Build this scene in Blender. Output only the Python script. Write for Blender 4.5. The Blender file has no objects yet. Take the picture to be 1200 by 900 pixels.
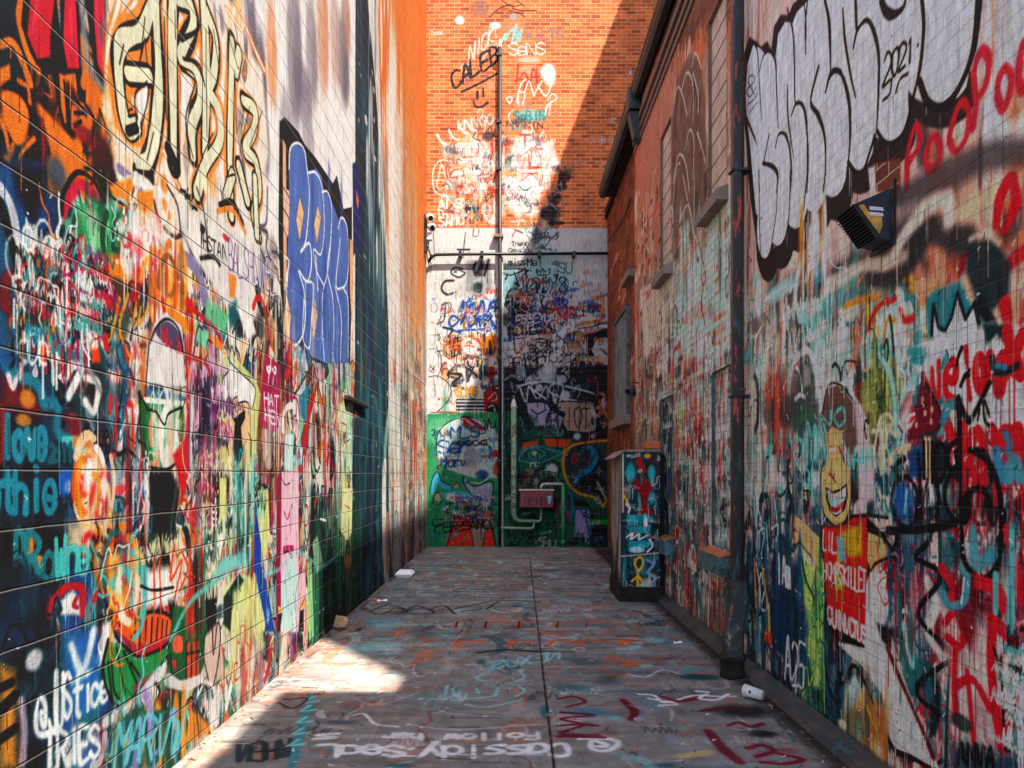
import bpy, bmesh, math, random
import numpy as np
from mathutils import Vector

# ------------------------------------------------------------------ camera model (metres; +Y runs down the alley)
F, VX, VY, H = 800.0, 598.0, 556.0, 1.46
XL, XR, XRB, YB = -1.685, 1.80, 1.955, 13.74
scene = bpy.context.scene
COL = scene.collection
rs = np.random.RandomState(7)
random.seed(7)

def s2l(c):
    c = np.asarray(c, dtype=np.float32)
    return np.where(c <= .04045, c/12.92, ((c+.055)/1.055)**2.4)

def hexc(h):
    if len(h) == 3: h = ''.join(ch*2 for ch in h)
    return np.array([int(h[i:i+2], 16)/255 for i in (0, 2, 4)], dtype=np.float32)

def lin(h): return tuple(float(v) for v in s2l(hexc(h)))+(1.0,)

def growing(segments):
    """coordinate list from (start, end, step) runs"""
    out = []
    for a, b, st in segments:
        n = max(1, int(math.ceil((b-a)/st)))
        out.extend(np.linspace(a, b, n, endpoint=False))
    out.append(segments[-1][1])
    return np.array(out)

FONT = {
'A':'002640|1232','B':'00062635330333424100','C':'45362605113041'.replace('3041','1031')+'|','D':'0006264442200','E':'46060040|0333','F':'460600|0333',
}
# letters: strokes separated by '|', each point two digits x(0-4) y(0-6)
FONT = {
'A':'00 26 40|12 32','B':'00 06 26 35 34 23 03|23 42 41 20 00','C':'45 26 05 02 10 30 41','D':'00 06 26 44 42 20 00',
'E':'46 06 00 40|03 33','F':'46 06 00|03 33','G':'45 26 05 02 10 30 42 23','H':'00 06|40 46|03 43','I':'20 26','J':'46 41 30 10 01',
'K':'00 06|46 03 40','L':'06 00 40','M':'00 06 23 46 40','N':'00 06 40 46','O':'26 05 02 20 42 45 26','P':'00 06 26 45 44 23 03',
'Q':'26 05 02 20 42 45 26|22 50','R':'00 06 26 45 44 23 03|23 40','S':'45 26 05 04 23 42 41 20 01','T':'06 46|26 20','U':'06 02 10 30 42 46',
'V':'06 20 46','W':'06 10 24 30 46','X':'00 46|06 40','Y':'06 23 46|23 20','Z':'06 46 00 40',
'a':'44 24 03 01 10 30 42|44 40','c':'43 24 03 01 20 41','d':'43 24 03 01 20 41|46 40','e':'02 42 34 14 02 10 30 41','g':'44 24 03 12 31 44 4a 2b 0a',
'h':'06 00|03 24 43 40','i':'24 20|26 26','k':'06 00|44 02 40','l':'26 20','m':'00 04|03 14 23 20|23 34 43 40','n':'00 04|03 24 43 40',
'o':'24 03 01 20 41 43 24','r':'00 04|02 24 43','s':'44 24 03 22 41 20 00','t':'26 21 30|04 44','u':'04 01 20 41|44 40','v':'04 20 44',
'w':'04 10 23 30 44','y':'04 21|44 1b','w':'04 10 23 30 44','f':'36 25 20|03 43','b':'06 00|03 24 43 41 20 01','p':'04 0b|03 24 43 41 20 01',
'0':'26 05 02 20 42 45 26','1':'15 26 20','2':'05 26 45 43 00 40','3':'05 26 45 33 42 20 01','5':'46 06 03 33 42 30 00','7':'06 46 10','8':'23 05 26 45 23 01 20 41 23','9':'44 24 05 26 45 42 20 00',
'@':'33 23 22 31 34 25 13 11 20 40','/':'00 46','.':'20 20','!':'26 22|20 20','+':'23 2a|03 43','&':'40 05 26 34 02 20 42',"'":'26 25','(':'36 14 12 30',')':'16 34 32 10','-':'03 43','#':'10 16|30 36|02 42|04 44','?':'05 26 45 23 22|20 20','"':'16 15|36 35','<':'43 03 15|03 11',
}
def glyph(ch):
    g = FONT.get(ch) or FONT.get(ch.upper()) or ''
    out = []
    for st in g.split('|'):
        if st:
            pts = []
            for p in st.split():
                y = {'a': -1, 'b': -2}.get(p[1])
                pts.append((float(p[0])/4, (float(p[1]) if y is None else y)/6))
            out.append(pts)
    return out

def spline(P, n=6):
    P = np.asarray(P, dtype=float)
    if len(P) < 3: return P
    closed = np.allclose(P[0], P[-1])
    Q = np.vstack([P[-2] if closed else P[0]*2-P[1], P, P[1] if closed else P[-1]*2-P[-2]])
    t = np.linspace(0, 1, n, endpoint=False)[:, None]
    out = []
    for i in range(1, len(Q)-2):
        a, b, c, d = Q[i-1], Q[i], Q[i+1], Q[i+2]
        out.append(.5*((2*b)+(c-a)*t+(2*a-5*b+4*c-d)*t**2+(3*b-a-3*c+d)*t**3))
    out.append(P[-1:])
    return np.vstack(out)

class Canvas:
    """paint layer of a masonry surface, stored on the vertices of its mesh"""
    def __init__(s, plane, at, us, vs, base='ddd', cover=1.0, seed=1):
        s.plane, s.at = plane, at
        s.us, s.vs = np.asarray(us), np.asarray(vs)
        s.c = np.empty((len(vs), len(us), 3), np.float32); s.c[:] = hexc(base)
        s.a = np.full((len(vs), len(us)), cover, np.float32)
        s.tx, s.ty, s.ts = 0, 0, 1
        s.ws, s.hard, s.dn = 1.0, 1.9, 1.0
        s.sat, s.con = 1.02, .85
        s.r = np.random.RandomState(seed)
    def tile(s, x, y, sc): s.tx, s.ty, s.ts = x, y, sc
    def uv(s, P):
        x, y = P[:, 0]/s.ts+s.tx, P[:, 1]/s.ts+s.ty
        if s.plane == 'x':
            d = x-VX
            d = np.minimum(d, -20) if s.at < 0 else np.maximum(d, 20)
            Y = F*s.at/d
            return np.stack([Y, H+(VY-y)*Y/F], 1)
        if s.plane == 'y':
            return np.stack([(x-VX)*s.at/F, H+(VY-y)*s.at/F], 1)
        Y = F*H/np.maximum(y-VY, 20)
        return np.stack([(x-VX)*Y/F, Y], 1)
    def pts(s, txt):
        if not isinstance(txt, str): return np.asarray(txt, float)
        return np.array([[float(v) for v in p.split(',')] for p in txt.split()])
    def win(s, lo, hi):
        i0, i1 = np.searchsorted(s.us, lo[0]), np.searchsorted(s.us, hi[0])
        j0, j1 = np.searchsorted(s.vs, lo[1]), np.searchsorted(s.vs, hi[1])
        return i0, i1, j0, j1
    def blend(s, i0, i1, j0, j1, al, col, cov=1.0):
        al = al.astype(np.float32)
        c = s.c[j0:j1, i0:i1]
        c += al[..., None]*(col-c)
        a = s.a[j0:j1, i0:i1]
        a += al*(cov-a)
    # -- low level, metric coordinates
    def _stroke(s, Q, w, col, soft, a, taper=False):
        Q = np.asarray(Q, float)
        if len(Q) == 1: Q = np.vstack([Q, Q+1e-4])
        m = w/2+soft+.004
        I0, I1, J0, J1 = s.win(Q.min(0)-m, Q.max(0)+m)
        if I1 <= I0 or J1 <= J0: return
        D = np.full((J1-J0, I1-I0), 9., np.float32)
        n = len(Q)-1
        wob = np.clip(np.interp(np.arange(n), np.linspace(0, max(1, n-1), max(2, n//5+2)), s.r.uniform(.72, 1.12, max(2, n//5+2))), .6, 1.15)
        for k in range(n):
            p, q = Q[k], Q[k+1]
            i0, i1, j0, j1 = s.win(np.minimum(p, q)-m, np.maximum(p, q)+m)
            if i1 <= i0 or j1 <= j0: continue
            U = s.us[i0:i1][None, :]-p[0]; V = s.vs[j0:j1][:, None]-p[1]
            d = q-p; L = d@d+1e-12
            t = np.clip((U*d[0]+V*d[1])/L, 0, 1)
            r = w/2*wob[k]
            if taper: r = r*(.35+.65*math.sin(math.pi*min(1, (k+1)/(n+1)*.8+.15)))
            dd = np.hypot(U-t*d[0], V-t*d[1])-r
            sub = D[j0-J0:j1-J0, i0-I0:i1-I0]
            np.minimum(sub, dd, out=sub)
        al = np.clip(.5-D/max(soft, .003), 0, 1)
        al = al*al*(3-2*al)
        if soft > .012:
            al = np.clip(al+(s.r.rand(*al.shape).astype(np.float32)-.5)*al*(1-al)*1.6, 0, 1)
        s.blend(I0, I1, J0, J1, al*a, col)
    def _fill(s, Q, col, soft, a, cov=1.0):
        Q = np.asarray(Q, float)
        I0, I1, J0, J1 = s.win(Q.min(0)-soft, Q.max(0)+soft)
        if I1 <= I0 or J1 <= J0: return
        U = s.us[I0:I1]; V = s.vs[J0:J1]
        ins = np.zeros((len(V), len(U)), bool)
        R = np.roll(Q, -1, 0)
        D = np.full(ins.shape, 9., np.float32)
        m = soft+.002
        for p, q in zip(Q, R):
            if p[1] != q[1]:
                lo, hi = min(p[1], q[1]), max(p[1], q[1])
                j0, j1 = np.searchsorted(V, lo), np.searchsorted(V, hi)
                if j1 > j0:
                    x = p[0]+(V[j0:j1]-p[1])*(q[0]-p[0])/(q[1]-p[1])
                    ins[j0:j1] ^= (U[None, :] < x[:, None])
            i0, i1 = np.searchsorted(U, min(p[0], q[0])-m), np.searchsorted(U, max(p[0], q[0])+m)
            j0, j1 = np.searchsorted(V, min(p[1], q[1])-m), np.searchsorted(V, max(p[1], q[1])+m)
            if i1 > i0 and j1 > j0:
                UU = U[i0:i1][None, :]-p[0]; VV = V[j0:j1][:, None]-p[1]
                d = q-p; t = np.clip((UU*d[0]+VV*d[1])/(d@d+1e-12), 0, 1)
                sub = D[j0:j1, i0:i1]
                np.minimum(sub, np.hypot(UU-t*d[0], VV-t*d[1]), out=sub)
        D = np.where(ins, -D, D)
        al = np.clip(.5-D/max(soft, .003), 0, 1)
        if soft > .03:
            al = np.clip(al+(s.r.rand(*al.shape).astype(np.float32)-.5)*al*(1-al)*1.6, 0, 1)
        s.blend(I0, I1, J0, J1, al*a, col, cov)
    def _blob(s, c, ru, rv, col, a, cov=1.0, speck=.8):
        I0, I1, J0, J1 = s.win((c[0]-ru, c[1]-rv), (c[0]+ru, c[1]+rv))
        if I1 <= I0 or J1 <= J0: return
        U = (s.us[I0:I1][None, :]-c[0])/ru; V = (s.vs[J0:J1][:, None]-c[1])/rv
        al = np.clip((1-np.sqrt(U*U+V*V))*s.hard, 0, 1)
        al = al*al*(3-2*al)
        al = np.clip(al+(s.r.rand(*al.shape).astype(np.float32)-.5)*speck*al*(1.2-al), 0, 1)
        s.blend(I0, I1, J0, J1, al*a, col, cov)
    # -- authored marks, tile coordinates
    def S(s, col, w, txt, soft=.012, a=.95, sm=True, drip=0, taper=False):
        P = s.pts(txt)
        Q = s.uv(spline(P) if sm else P)
        if s.r.rand() < .6 and w < 9: s._stroke(Q, w/100*s.ws*.9, hexc(col), w/100*s.ws*1.5+.012, a*.30)
        s._stroke(Q, w/100*s.ws, hexc(col), soft*(.5+.5*s.ws), a, taper)
        for k in range(drip):
            p = Q[s.r.randint(len(Q))]
            L = s.r.uniform(.08, .4)
            s._stroke([p, p-[0, L]], min(w/100*.4, .009), hexc(col), .006, a*.9)
    def Fl(s, col, txt, soft=.012, a=1.0, sm=False, cov=1.0):
        P = s.pts(txt)
        if sm: P = spline(np.vstack([P, P[:1]]))
        else:
            R = []
            for p, q in zip(P, np.roll(P, -1, 0)):
                for t in (0, .25, .5, .75): R.append(p+(q-p)*t)
            P = np.array(R)
        s._fill(s.uv(P), hexc(col), soft, a, cov)
    def B(s, col, x, y, rx, ry, a=.9, cov=1.0):
        q = s.uv(np.array([[x, y], [x+rx, y], [x-rx, y], [x, y+ry], [x, y-ry]], float))
        s._blob(q[0], abs(q[1]-q[2])[0]/2, abs(q[3]-q[4])[1]/2, hexc(col), a, cov)
    def T(s, col, w, txt, x0, y0, x1, y1, h, slant=0, soft=.012, a=.95, sm=True, gap=.25, jit=.04, h1=None, drip=0, taper=False):
        n = len(txt); d = np.array([x1-x0, y1-y0], float)/n
        for i, ch in enumerate(txt):
            hh = h if h1 is None else h+(h1-h)*i/max(1, n-1)
            o = np.array([x0, y0], float)+d*i
            jx, jy = s.r.uniform(-jit, jit, 2)*hh
            for g in glyph(ch):
                P = np.array([o+d*(1-gap)*p[0]+np.array([slant*hh*p[1]+jx, -hh*p[1]+jy]) for p in g])
                P = P+s.r.uniform(-jit, jit, P.shape)*abs(hh)*.4
                s.S(col, w, P, soft, a, sm and len(P) > 2, drip, taper)
    def PIECE(s, fill, skel, w, oc='151414', ow=3, halo=None, hw=0, hsoft=.02, soft=.01):
        """letters built from fat strokes: halo, outline, then fill; skel is a list of letters, each a list of strokes"""
        if halo:
            for L in skel:
                for st in L: s.S(halo, w+2*ow+2*hw, st, hsoft)
        for L in skel:
            for st in L: s.S(oc, w+2*ow, st, soft)
            for st in L: s.S(fill, w, st, soft)
    def FIELD(s, x0, y0, x1, y1, n, pal, kinds='bssodft', size=1.0, alpha=.9):
        """layers of anonymous spray marks"""
        r = s.r; pal = pal.split(); C = [hexc(p) for p in pal]
        for k in range(int(n*s.dn)):
            p = s.uv(np.array([[r.uniform(x0, x1), r.uniform(y0, y1)]]))[0]
            s._mark(p, C[r.randint(len(C))], kinds[r.randint(len(kinds))], size, alpha)
    def UVFIELD(s, u0, v0, u1, v1, n, pal, kinds='bssodft', size=1.0, alpha=.9):
        r = s.r; C = [hexc(p) for p in pal.split()]
        for k in range(n):
            s._mark(np.array([r.uniform(u0, u1), r.uniform(v0, v1)]), C[r.randint(len(C))], kinds[r.randint(len(kinds))], size, alpha)
    def _mark(s, p, col, k, z, alpha):
        r = s.r
        if s.plane == 'x': z = z*min(1.5, max(.5, p[0]/4.2))
        if k == 'b': s._blob(p, r.uniform(.05, .18)*z, r.uniform(.06, .25)*z, col, r.uniform(.4, .95)*alpha)
        elif k == 'v': s._blob(p, r.uniform(.02, .07)*z, r.uniform(.15, .6)*z, col, r.uniform(.35, .95)*alpha)
        elif k == 'h': s._blob(p, r.uniform(.15, .7)*z, r.uniform(.02, .07)*z, col, r.uniform(.25, .8)*alpha)
        elif k == 's':
            n = r.randint(3, 8); st = r.uniform(.04, .13)*z
            P = [p]; ang = r.uniform(0, 6.28)
            for i in range(n):
                ang += r.uniform(-1.9, 1.9)
                P.append(P[-1]+st*np.array([math.cos(ang)*.7, math.sin(ang)*1.2]))
            s._stroke(spline(P, 4), r.uniform(.01, .028)*min(z, 1.4), col, r.choice([.006, .01, .02]), alpha)
        elif k == 'o':
            a0 = r.uniform(0, 6.28); sp = r.uniform(2.5, 6.3)
            t = np.linspace(a0, a0+sp, 12); R = r.uniform(.04, .13)*z
            s._stroke(np.stack([p[0]+R*np.cos(t)*.8, p[1]+R*np.sin(t)*r.uniform(.8, 1.6)], 1), r.uniform(.01, .035)*min(z, 1.4), col, r.choice([.006, .012, .02]), alpha)
        elif k == 'd':
            s._stroke([p, p-[r.uniform(-.005, .005), r.uniform(.1, .55)*z]], r.uniform(.005, .012), col, .006, alpha*.9)
        elif k == 'f':
            a0 = r.uniform(0, 6.28); R = r.uniform(.08, .25)*z
            t = np.linspace(a0, a0+r.uniform(.6, 3), 8)
            s._stroke(np.stack([p[0]+R*np.cos(t)*.7, p[1]+R*np.sin(t)*1.3], 1), r.uniform(.035, .09)*z, col, r.choice([.008, .02, .04]), alpha)
        elif k == 't':
            n = r.randint(4, 9); st = r.uniform(.035, .08)*z; hgt = r.uniform(.06, .18)*z
            P = []; sl = r.uniform(-.25, .25)
            x = 0
            for i in range(n*3):
                x += st/3*r.uniform(.3, 1.7)
                y = hgt*(1 if i % 2 else 0)*r.uniform(.5, 1.2)+x*sl
                P.append(p+[x+r.uniform(-.3, .3)*st, y])
            s._stroke(spline(P, 4), r.uniform(.008, .022)*min(z, 1.4), col, r.choice([.006, .01, .015]), alpha)
        elif k == 'j':   # jagged fat letter-like shape with outline
            n = r.randint(5, 9); R = r.uniform(.07, .2)*z
            t = np.sort(r.uniform(0, 6.28, n))
            rr = R*r.uniform(.5, 1.3, n)
            P = np.stack([p[0]+rr*np.cos(t)*.7, p[1]+rr*np.sin(t)*1.3], 1)
            P = spline(np.vstack([P, P[:1]]), 4)
            s._fill(P, col, .01, alpha)
            s._stroke(P, r.uniform(.01, .022), hexc(['151414', 'eee', '123'][r.randint(3)]), .008, alpha)
        elif k == 'x':   # bright speckle
            for i in range(6):
                s._blob(p+r.uniform(-.12, .12, 2)*z, r.uniform(.01, .03)*z, r.uniform(.012, .05)*z, col, alpha)
    def DRIPS(s, n, u0, u1, v0, v1, L=(.05, .35), w=(.003, .008), hor=False):
        """runs and flecks that take the colour of the paint they start from"""
        r = s.r
        for k in range(n):
            p = np.array([r.uniform(u0, u1), r.uniform(v0, v1)])
            i = min(len(s.us)-1, np.searchsorted(s.us, p[0])); j = min(len(s.vs)-1, np.searchsorted(s.vs, p[1]))
            if s.a[j, i] < .5: continue
            f = r.uniform(.35, .9) if r.rand() < .5 else r.uniform(1, 1.25)
            col = np.clip(s.c[j, i]*f, 0, 1)
            z = min(2.2, max(.6, p[0]/4)) if s.plane == 'x' else 1.3
            ln = r.uniform(*L)*z
            d = np.array([ln, r.uniform(-.1, .1)*ln]) if hor else np.array([r.uniform(-.03, .03)*ln, -ln])
            s._stroke([p, p+d*.5, p+d], r.uniform(*w)*z, col, .004, r.uniform(.6, 1))
    def WEAR(s, n, u0, u1, v0, v1, size=(.01, .05)):
        r = s.r
        for k in range(n):
            p = np.array([r.uniform(u0, u1), r.uniform(v0, v1)]); z = min(2.2, max(.6, p[0]/4)) if s.plane == 'x' else 1.3
            ru, rv = r.uniform(*size)*z*1.4, r.uniform(*size)*z
            I0, I1, J0, J1 = s.win((p[0]-ru, p[1]-rv), (p[0]+ru, p[1]+rv))
            if I1 <= I0 or J1 <= J0: continue
            U = (s.us[I0:I1][None, :]-p[0])/ru; V = (s.vs[J0:J1][:, None]-p[1])/rv
            s.a[J0:J1, I0:I1] -= (np.clip(1-(U*U+V*V), 0, 1)*r.uniform(.4, .9)).astype(np.float32)
        np.clip(s.a, 0, 1, out=s.a)
    def FLECKS(s, n, u0, u1, v0, v1):
        r = s.r
        for k in range(n):
            p = np.array([r.uniform(u0, u1), r.uniform(v0, v1)])
            z = min(2.2, max(.6, p[0]/4)) if s.plane == 'x' else 1.3
            col = hexc(['151414', '151414', 'f4f0ea', '2a2a2e', 'c8232b', 'f4f0ea'][r.randint(6)])
            q = p+r.uniform(-.03, .03, 2)*z
            s._stroke([p, (p+q)/2+r.uniform(-.01, .01, 2), q], r.uniform(.003, .009)*z, col, .004, r.uniform(.5, .9))
    # -- mesh
    def mesh(s, name, gain=1.0, holes=(), only=None, shift=0.0):
        us, vs = s.us, s.vs; nu, nv = len(us), len(vs)
        keep = np.ones((nv-1, nu-1), bool)
        uc, vc = (us[1:]+us[:-1])/2, (vs[1:]+vs[:-1])/2
        rect = lambda q: ((vc[:, None] > q[2]) & (vc[:, None] < q[3]) & (uc[None, :] > q[0]) & (uc[None, :] < q[1]))
        if only is not None: keep = rect(only)
        for q in holes: keep &= ~rect(q)
        J, I = np.nonzero(keep)
        idx = np.stack([J*nu+I, J*nu+I+1, (J+1)*nu+I+1, (J+1)*nu+I], 1)
        used, inv = np.unique(idx, return_inverse=True)
        inv = inv.reshape(-1, 4)
        uu = us[used % nu]; vv = vs[used//nu]
        at = s.at+shift
        if s.plane == 'x':
            co = np.stack([np.full_like(uu, at), uu, vv], 1)
            if at < 0: pass
            else: inv = inv[:, ::-1]
        elif s.plane == 'y': co = np.stack([uu, np.full_like(uu, at), vv], 1)
        else: co = np.stack([uu, vv, np.full_like(uu, at)], 1)
        me = bpy.data.meshes.new(name)
        me.vertices.add(len(co)); me.vertices.foreach_set('co', co.astype(np.float32).ravel())
        nf = len(inv)
        me.loops.add(nf*4); me.loops.foreach_set('vertex_index', inv.astype(np.int32).ravel())
        me.polygons.add(nf)
        me.polygons.foreach_set('loop_start', np.arange(0, nf*4, 4, dtype=np.int32))
        me.polygons.foreach_set('loop_total', np.full(nf, 4, np.int32))
        me.update()
        at_ = me.color_attributes.new('paint', 'FLOAT_COLOR', 'POINT')
        c = np.empty((len(used), 4), np.float32)
        g = np.clip(s.c.reshape(-1, 3)[used], 0, 1)
        lum = (g@np.array([.3, .59, .11], np.float32))[:, None]
        g = np.clip(lum+(g-lum)*s.sat, 0, 1)
        g = g+s.con*(g*g*(3-2*g)-g)
        c[:, :3] = np.clip(s2l(g)*gain, .004, .86)
        c[:, 3] = s.a.ravel()[used]
        at_.data.foreach_set('color', c.ravel())
        return me

# ------------------------------------------------------------------ materials
def newmat(name):
    m = bpy.data.materials.new(name); m.use_nodes = True
    nt = m.node_tree; nt.nodes.clear()
    out = nt.nodes.new('ShaderNodeOutputMaterial'); b = nt.nodes.new('ShaderNodeBsdfPrincipled')
    nt.links.new(b.outputs[0], out.inputs[0])
    return m, nt, b

def node(nt, t, **k):
    n = nt.nodes.new(t)
    for a, v in k.items():
        if a in n.inputs.keys() if hasattr(n.inputs, 'keys') else False: n.inputs[a].default_value = v
        else: setattr(n, a, v)
    return n

def masonry(name, axes, bw, bh, mortar, off=(0, 0), c1='c4602c', c2='a8481f', cm='d8b090', joint=.55, bump=.6, chip=.5, rough=.72, light_edge=.25, head=1.0, clog=.25, relief=.006):
    m, nt, b = newmat(name); L = nt.links.new
    tc = node(nt, 'ShaderNodeTexCoord'); sp = node(nt, 'ShaderNodeSeparateXYZ'); L(tc.outputs['Object'], sp.inputs[0])
    cb = node(nt, 'ShaderNodeCombineXYZ'); L(sp.outputs[axes[0]], cb.inputs[0]); L(sp.outputs[axes[1]], cb.inputs[1])
    ad = node(nt, 'ShaderNodeVectorMath', operation='ADD'); L(cb.outputs[0], ad.inputs[0]); ad.inputs[1].default_value = (off[0], off[1], 0)
    # slight waviness of the courses
    nz = node(nt, 'ShaderNodeTexNoise'); nz.inputs['Scale'].default_value = 6; L(cb.outputs[0], nz.inputs['Vector'])
    wv = node(nt, 'ShaderNodeVectorMath', operation='MULTIPLY_ADD'); L(nz.outputs['Color'], wv.inputs[0]); wv.inputs[1].default_value = (.009, .009, 0); L(ad.outputs[0], wv.inputs[2])
    br = node(nt, 'ShaderNodeTexBrick'); L(wv.outputs[0], br.inputs['Vector'])
    br.inputs['Color1'].default_value = lin(c1); br.inputs['Color2'].default_value = lin(c2); br.inputs['Mortar'].default_value = lin(cm)
    for k, v in (('Scale', 1), ('Mortar Size', mortar), ('Mortar Smooth', .35), ('Bias', -.1), ('Brick Width', bw), ('Row Height', bh)): br.inputs[k].default_value = v
    at = node(nt, 'ShaderNodeAttribute', attribute_name='paint')
    # bare masonry varies brick to brick and with soot
    n1 = node(nt, 'ShaderNodeTexNoise'); n1.inputs['Scale'].default_value = 2.2; n1.inputs['Detail'].default_value = 6; L(cb.outputs[0], n1.inputs['Vector'])
    r1 = node(nt, 'ShaderNodeMapRange'); L(n1.outputs[0], r1.inputs[0]); r1.inputs[1].default_value = .3; r1.inputs[2].default_value = .72; r1.inputs[3].default_value = .62; r1.inputs[4].default_value = 1.18
    bare = node(nt, 'ShaderNodeMix', data_type='RGBA', blend_type='MULTIPLY'); bare.inputs[0].default_value = 1; L(br.outputs[0], bare.inputs[6]); L(r1.outputs[0], bare.inputs[7])
    # paint: fine streaks and dirt
    mp = node(nt, 'ShaderNodeMapping'); mp.inputs['Scale'].default_value = (30, 5, 1) if axes != 'XY' else (9, 9, 1); L(cb.outputs[0], mp.inputs[0])
    n2 = node(nt, 'ShaderNodeTexNoise'); n2.inputs['Scale'].default_value = 1; n2.inputs['Detail'].default_value = 8; n2.inputs['Roughness'].default_value = .7; L(mp.outputs[0], n2.inputs['Vector'])
    n3 = node(nt, 'ShaderNodeTexNoise'); n3.inputs['Scale'].default_value = 120; n3.inputs['Detail'].default_value = 5; n3.inputs['Roughness'].default_value = .75; L(cb.outputs[0], n3.inputs['Vector'])
    mm = node(nt, 'ShaderNodeMath', operation='MULTIPLY'); L(n2.outputs[0], mm.inputs[0]); L(n3.outputs[0], mm.inputs[1])
    r2 = node(nt, 'ShaderNodeMapRange'); L(mm.outputs[0], r2.inputs[0]); r2.inputs[1].default_value = .13; r2.inputs[2].default_value = .35; r2.inputs[3].default_value = .5; r2.inputs[4].default_value = 1.15
    # joints darken the paint, with a thin highlight painted along the lower lip
    jt = br
    if head < 1:
        jt = node(nt, 'ShaderNodeTexBrick'); L(wv.outputs[0], jt.inputs['Vector'])
        for k, v in (('Scale', 1), ('Mortar Size', mortar), ('Mortar Smooth', .35), ('Brick Width', 900), ('Row Height', bh)): jt.inputs[k].default_value = v
        jt.offset = 0
    jm = node(nt, 'ShaderNodeMapRange'); L(jt.outputs['Fac'], jm.inputs[0]); jm.inputs[3].default_value = 1; jm.inputs[4].default_value = 1-joint
    nj = node(nt, 'ShaderNodeTexNoise'); nj.inputs['Scale'].default_value = 4.5; nj.inputs['Detail'].default_value = 5; L(cb.outputs[0], nj.inputs['Vector'])
    nr = node(nt, 'ShaderNodeMapRange'); L(nj.outputs[0], nr.inputs[0]); nr.inputs[1].default_value = .34; nr.inputs[2].default_value = .6; nr.inputs[3].default_value = 1.15; nr.inputs[4].default_value = clog
    jn = node(nt, 'ShaderNodeMath', operation='MULTIPLY'); L(jt.outputs['Fac'], jn.inputs[0]); L(nr.outputs[0], jn.inputs[1]); L(jn.outputs[0], jm.inputs[0])
    sh = node(nt, 'ShaderNodeVectorMath', operation='ADD'); L(wv.outputs[0], sh.inputs[0]); sh.inputs[1].default_value = (0, mortar*1.5, 0)
    b2 = node(nt, 'ShaderNodeTexBrick'); L(sh.outputs[0], b2.inputs['Vector'])
    for k, v in (('Scale', 1), ('Mortar Size', mortar*.8), ('Mortar Smooth', .6), ('Brick Width', bw if head >= 1 else 900), ('Row Height', bh)): b2.inputs[k].default_value = v
    le = node(nt, 'ShaderNodeMath', operation='MULTIPLY'); L(b2.outputs['Fac'], le.inputs[0]); le.inputs[1].default_value = light_edge
    pm = node(nt, 'ShaderNodeMath', operation='MULTIPLY'); L(r2.outputs[0], pm.inputs[0]); L(jm.outputs[0], pm.inputs[1])
    pc = node(nt, 'ShaderNodeMix', data_type='RGBA', blend_type='MULTIPLY'); pc.inputs[0].default_value = 1; L(at.outputs['Color'], pc.inputs[6]); L(pm.outputs[0], pc.inputs[7])
    pl = node(nt, 'ShaderNodeMix', data_type='RGBA'); L(le.outputs[0], pl.inputs[0]); L(pc.outputs[2], pl.inputs[6]); pl.inputs[7].default_value = (.6, .55, .5, 1)
    jl = node(nt, 'ShaderNodeMath', operation='MULTIPLY'); L(jm.outputs[0], jl.inputs[0])
    # paint coverage breaks up where it is thin
    n4 = node(nt, 'ShaderNodeTexNoise'); n4.inputs['Scale'].default_value = 14; n4.inputs['Detail'].default_value = 9; n4.inputs['Roughness'].default_value = .75; L(cb.outputs[0], n4.inputs['Vector'])
    ca = node(nt, 'ShaderNodeMath', operation='MULTIPLY_ADD'); L(n4.outputs[0], ca.inputs[0]); ca.inputs[1].default_value = chip*2; L(at.outputs['Alpha'], ca.inputs[2])
    cr = node(nt, 'ShaderNodeMapRange'); L(ca.outputs[0], cr.inputs[0]); cr.inputs[1].default_value = chip*.5+.42; cr.inputs[2].default_value = chip*.5+.62
    base = node(nt, 'ShaderNodeMix', data_type='RGBA'); L(cr.outputs[0], base.inputs[0]); L(bare.outputs[2], base.inputs[6]); L(pl.outputs[2], base.inputs[7])
    L(base.outputs[2], b.inputs['Base Color'])
    rr = node(nt, 'ShaderNodeMapRange'); L(n3.outputs[0], rr.inputs[0]); rr.inputs[3].default_value = rough-.15; rr.inputs[4].default_value = rough+.2
    L(rr.outputs[0], b.inputs['Roughness'])
    b.inputs['Specular IOR Level'].default_value = .12
    hh = node(nt, 'ShaderNodeMath', operation='MULTIPLY_ADD'); L(br.outputs['Fac'], hh.inputs[0]); hh.inputs[1].default_value = -1
    h2 = node(nt, 'ShaderNodeMath', operation='MULTIPLY'); L(n3.outputs[0], h2.inputs[0]); h2.inputs[1].default_value = .45; L(h2.outputs[0], hh.inputs[2])
    bp = node(nt, 'ShaderNodeBump'); bp.inputs['Strength'].default_value = bump; bp.inputs['Distance'].default_value = relief; L(hh.outputs[0], bp.inputs['Height'])
    L(bp.outputs[0], b.inputs['Normal'])
    return m

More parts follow.
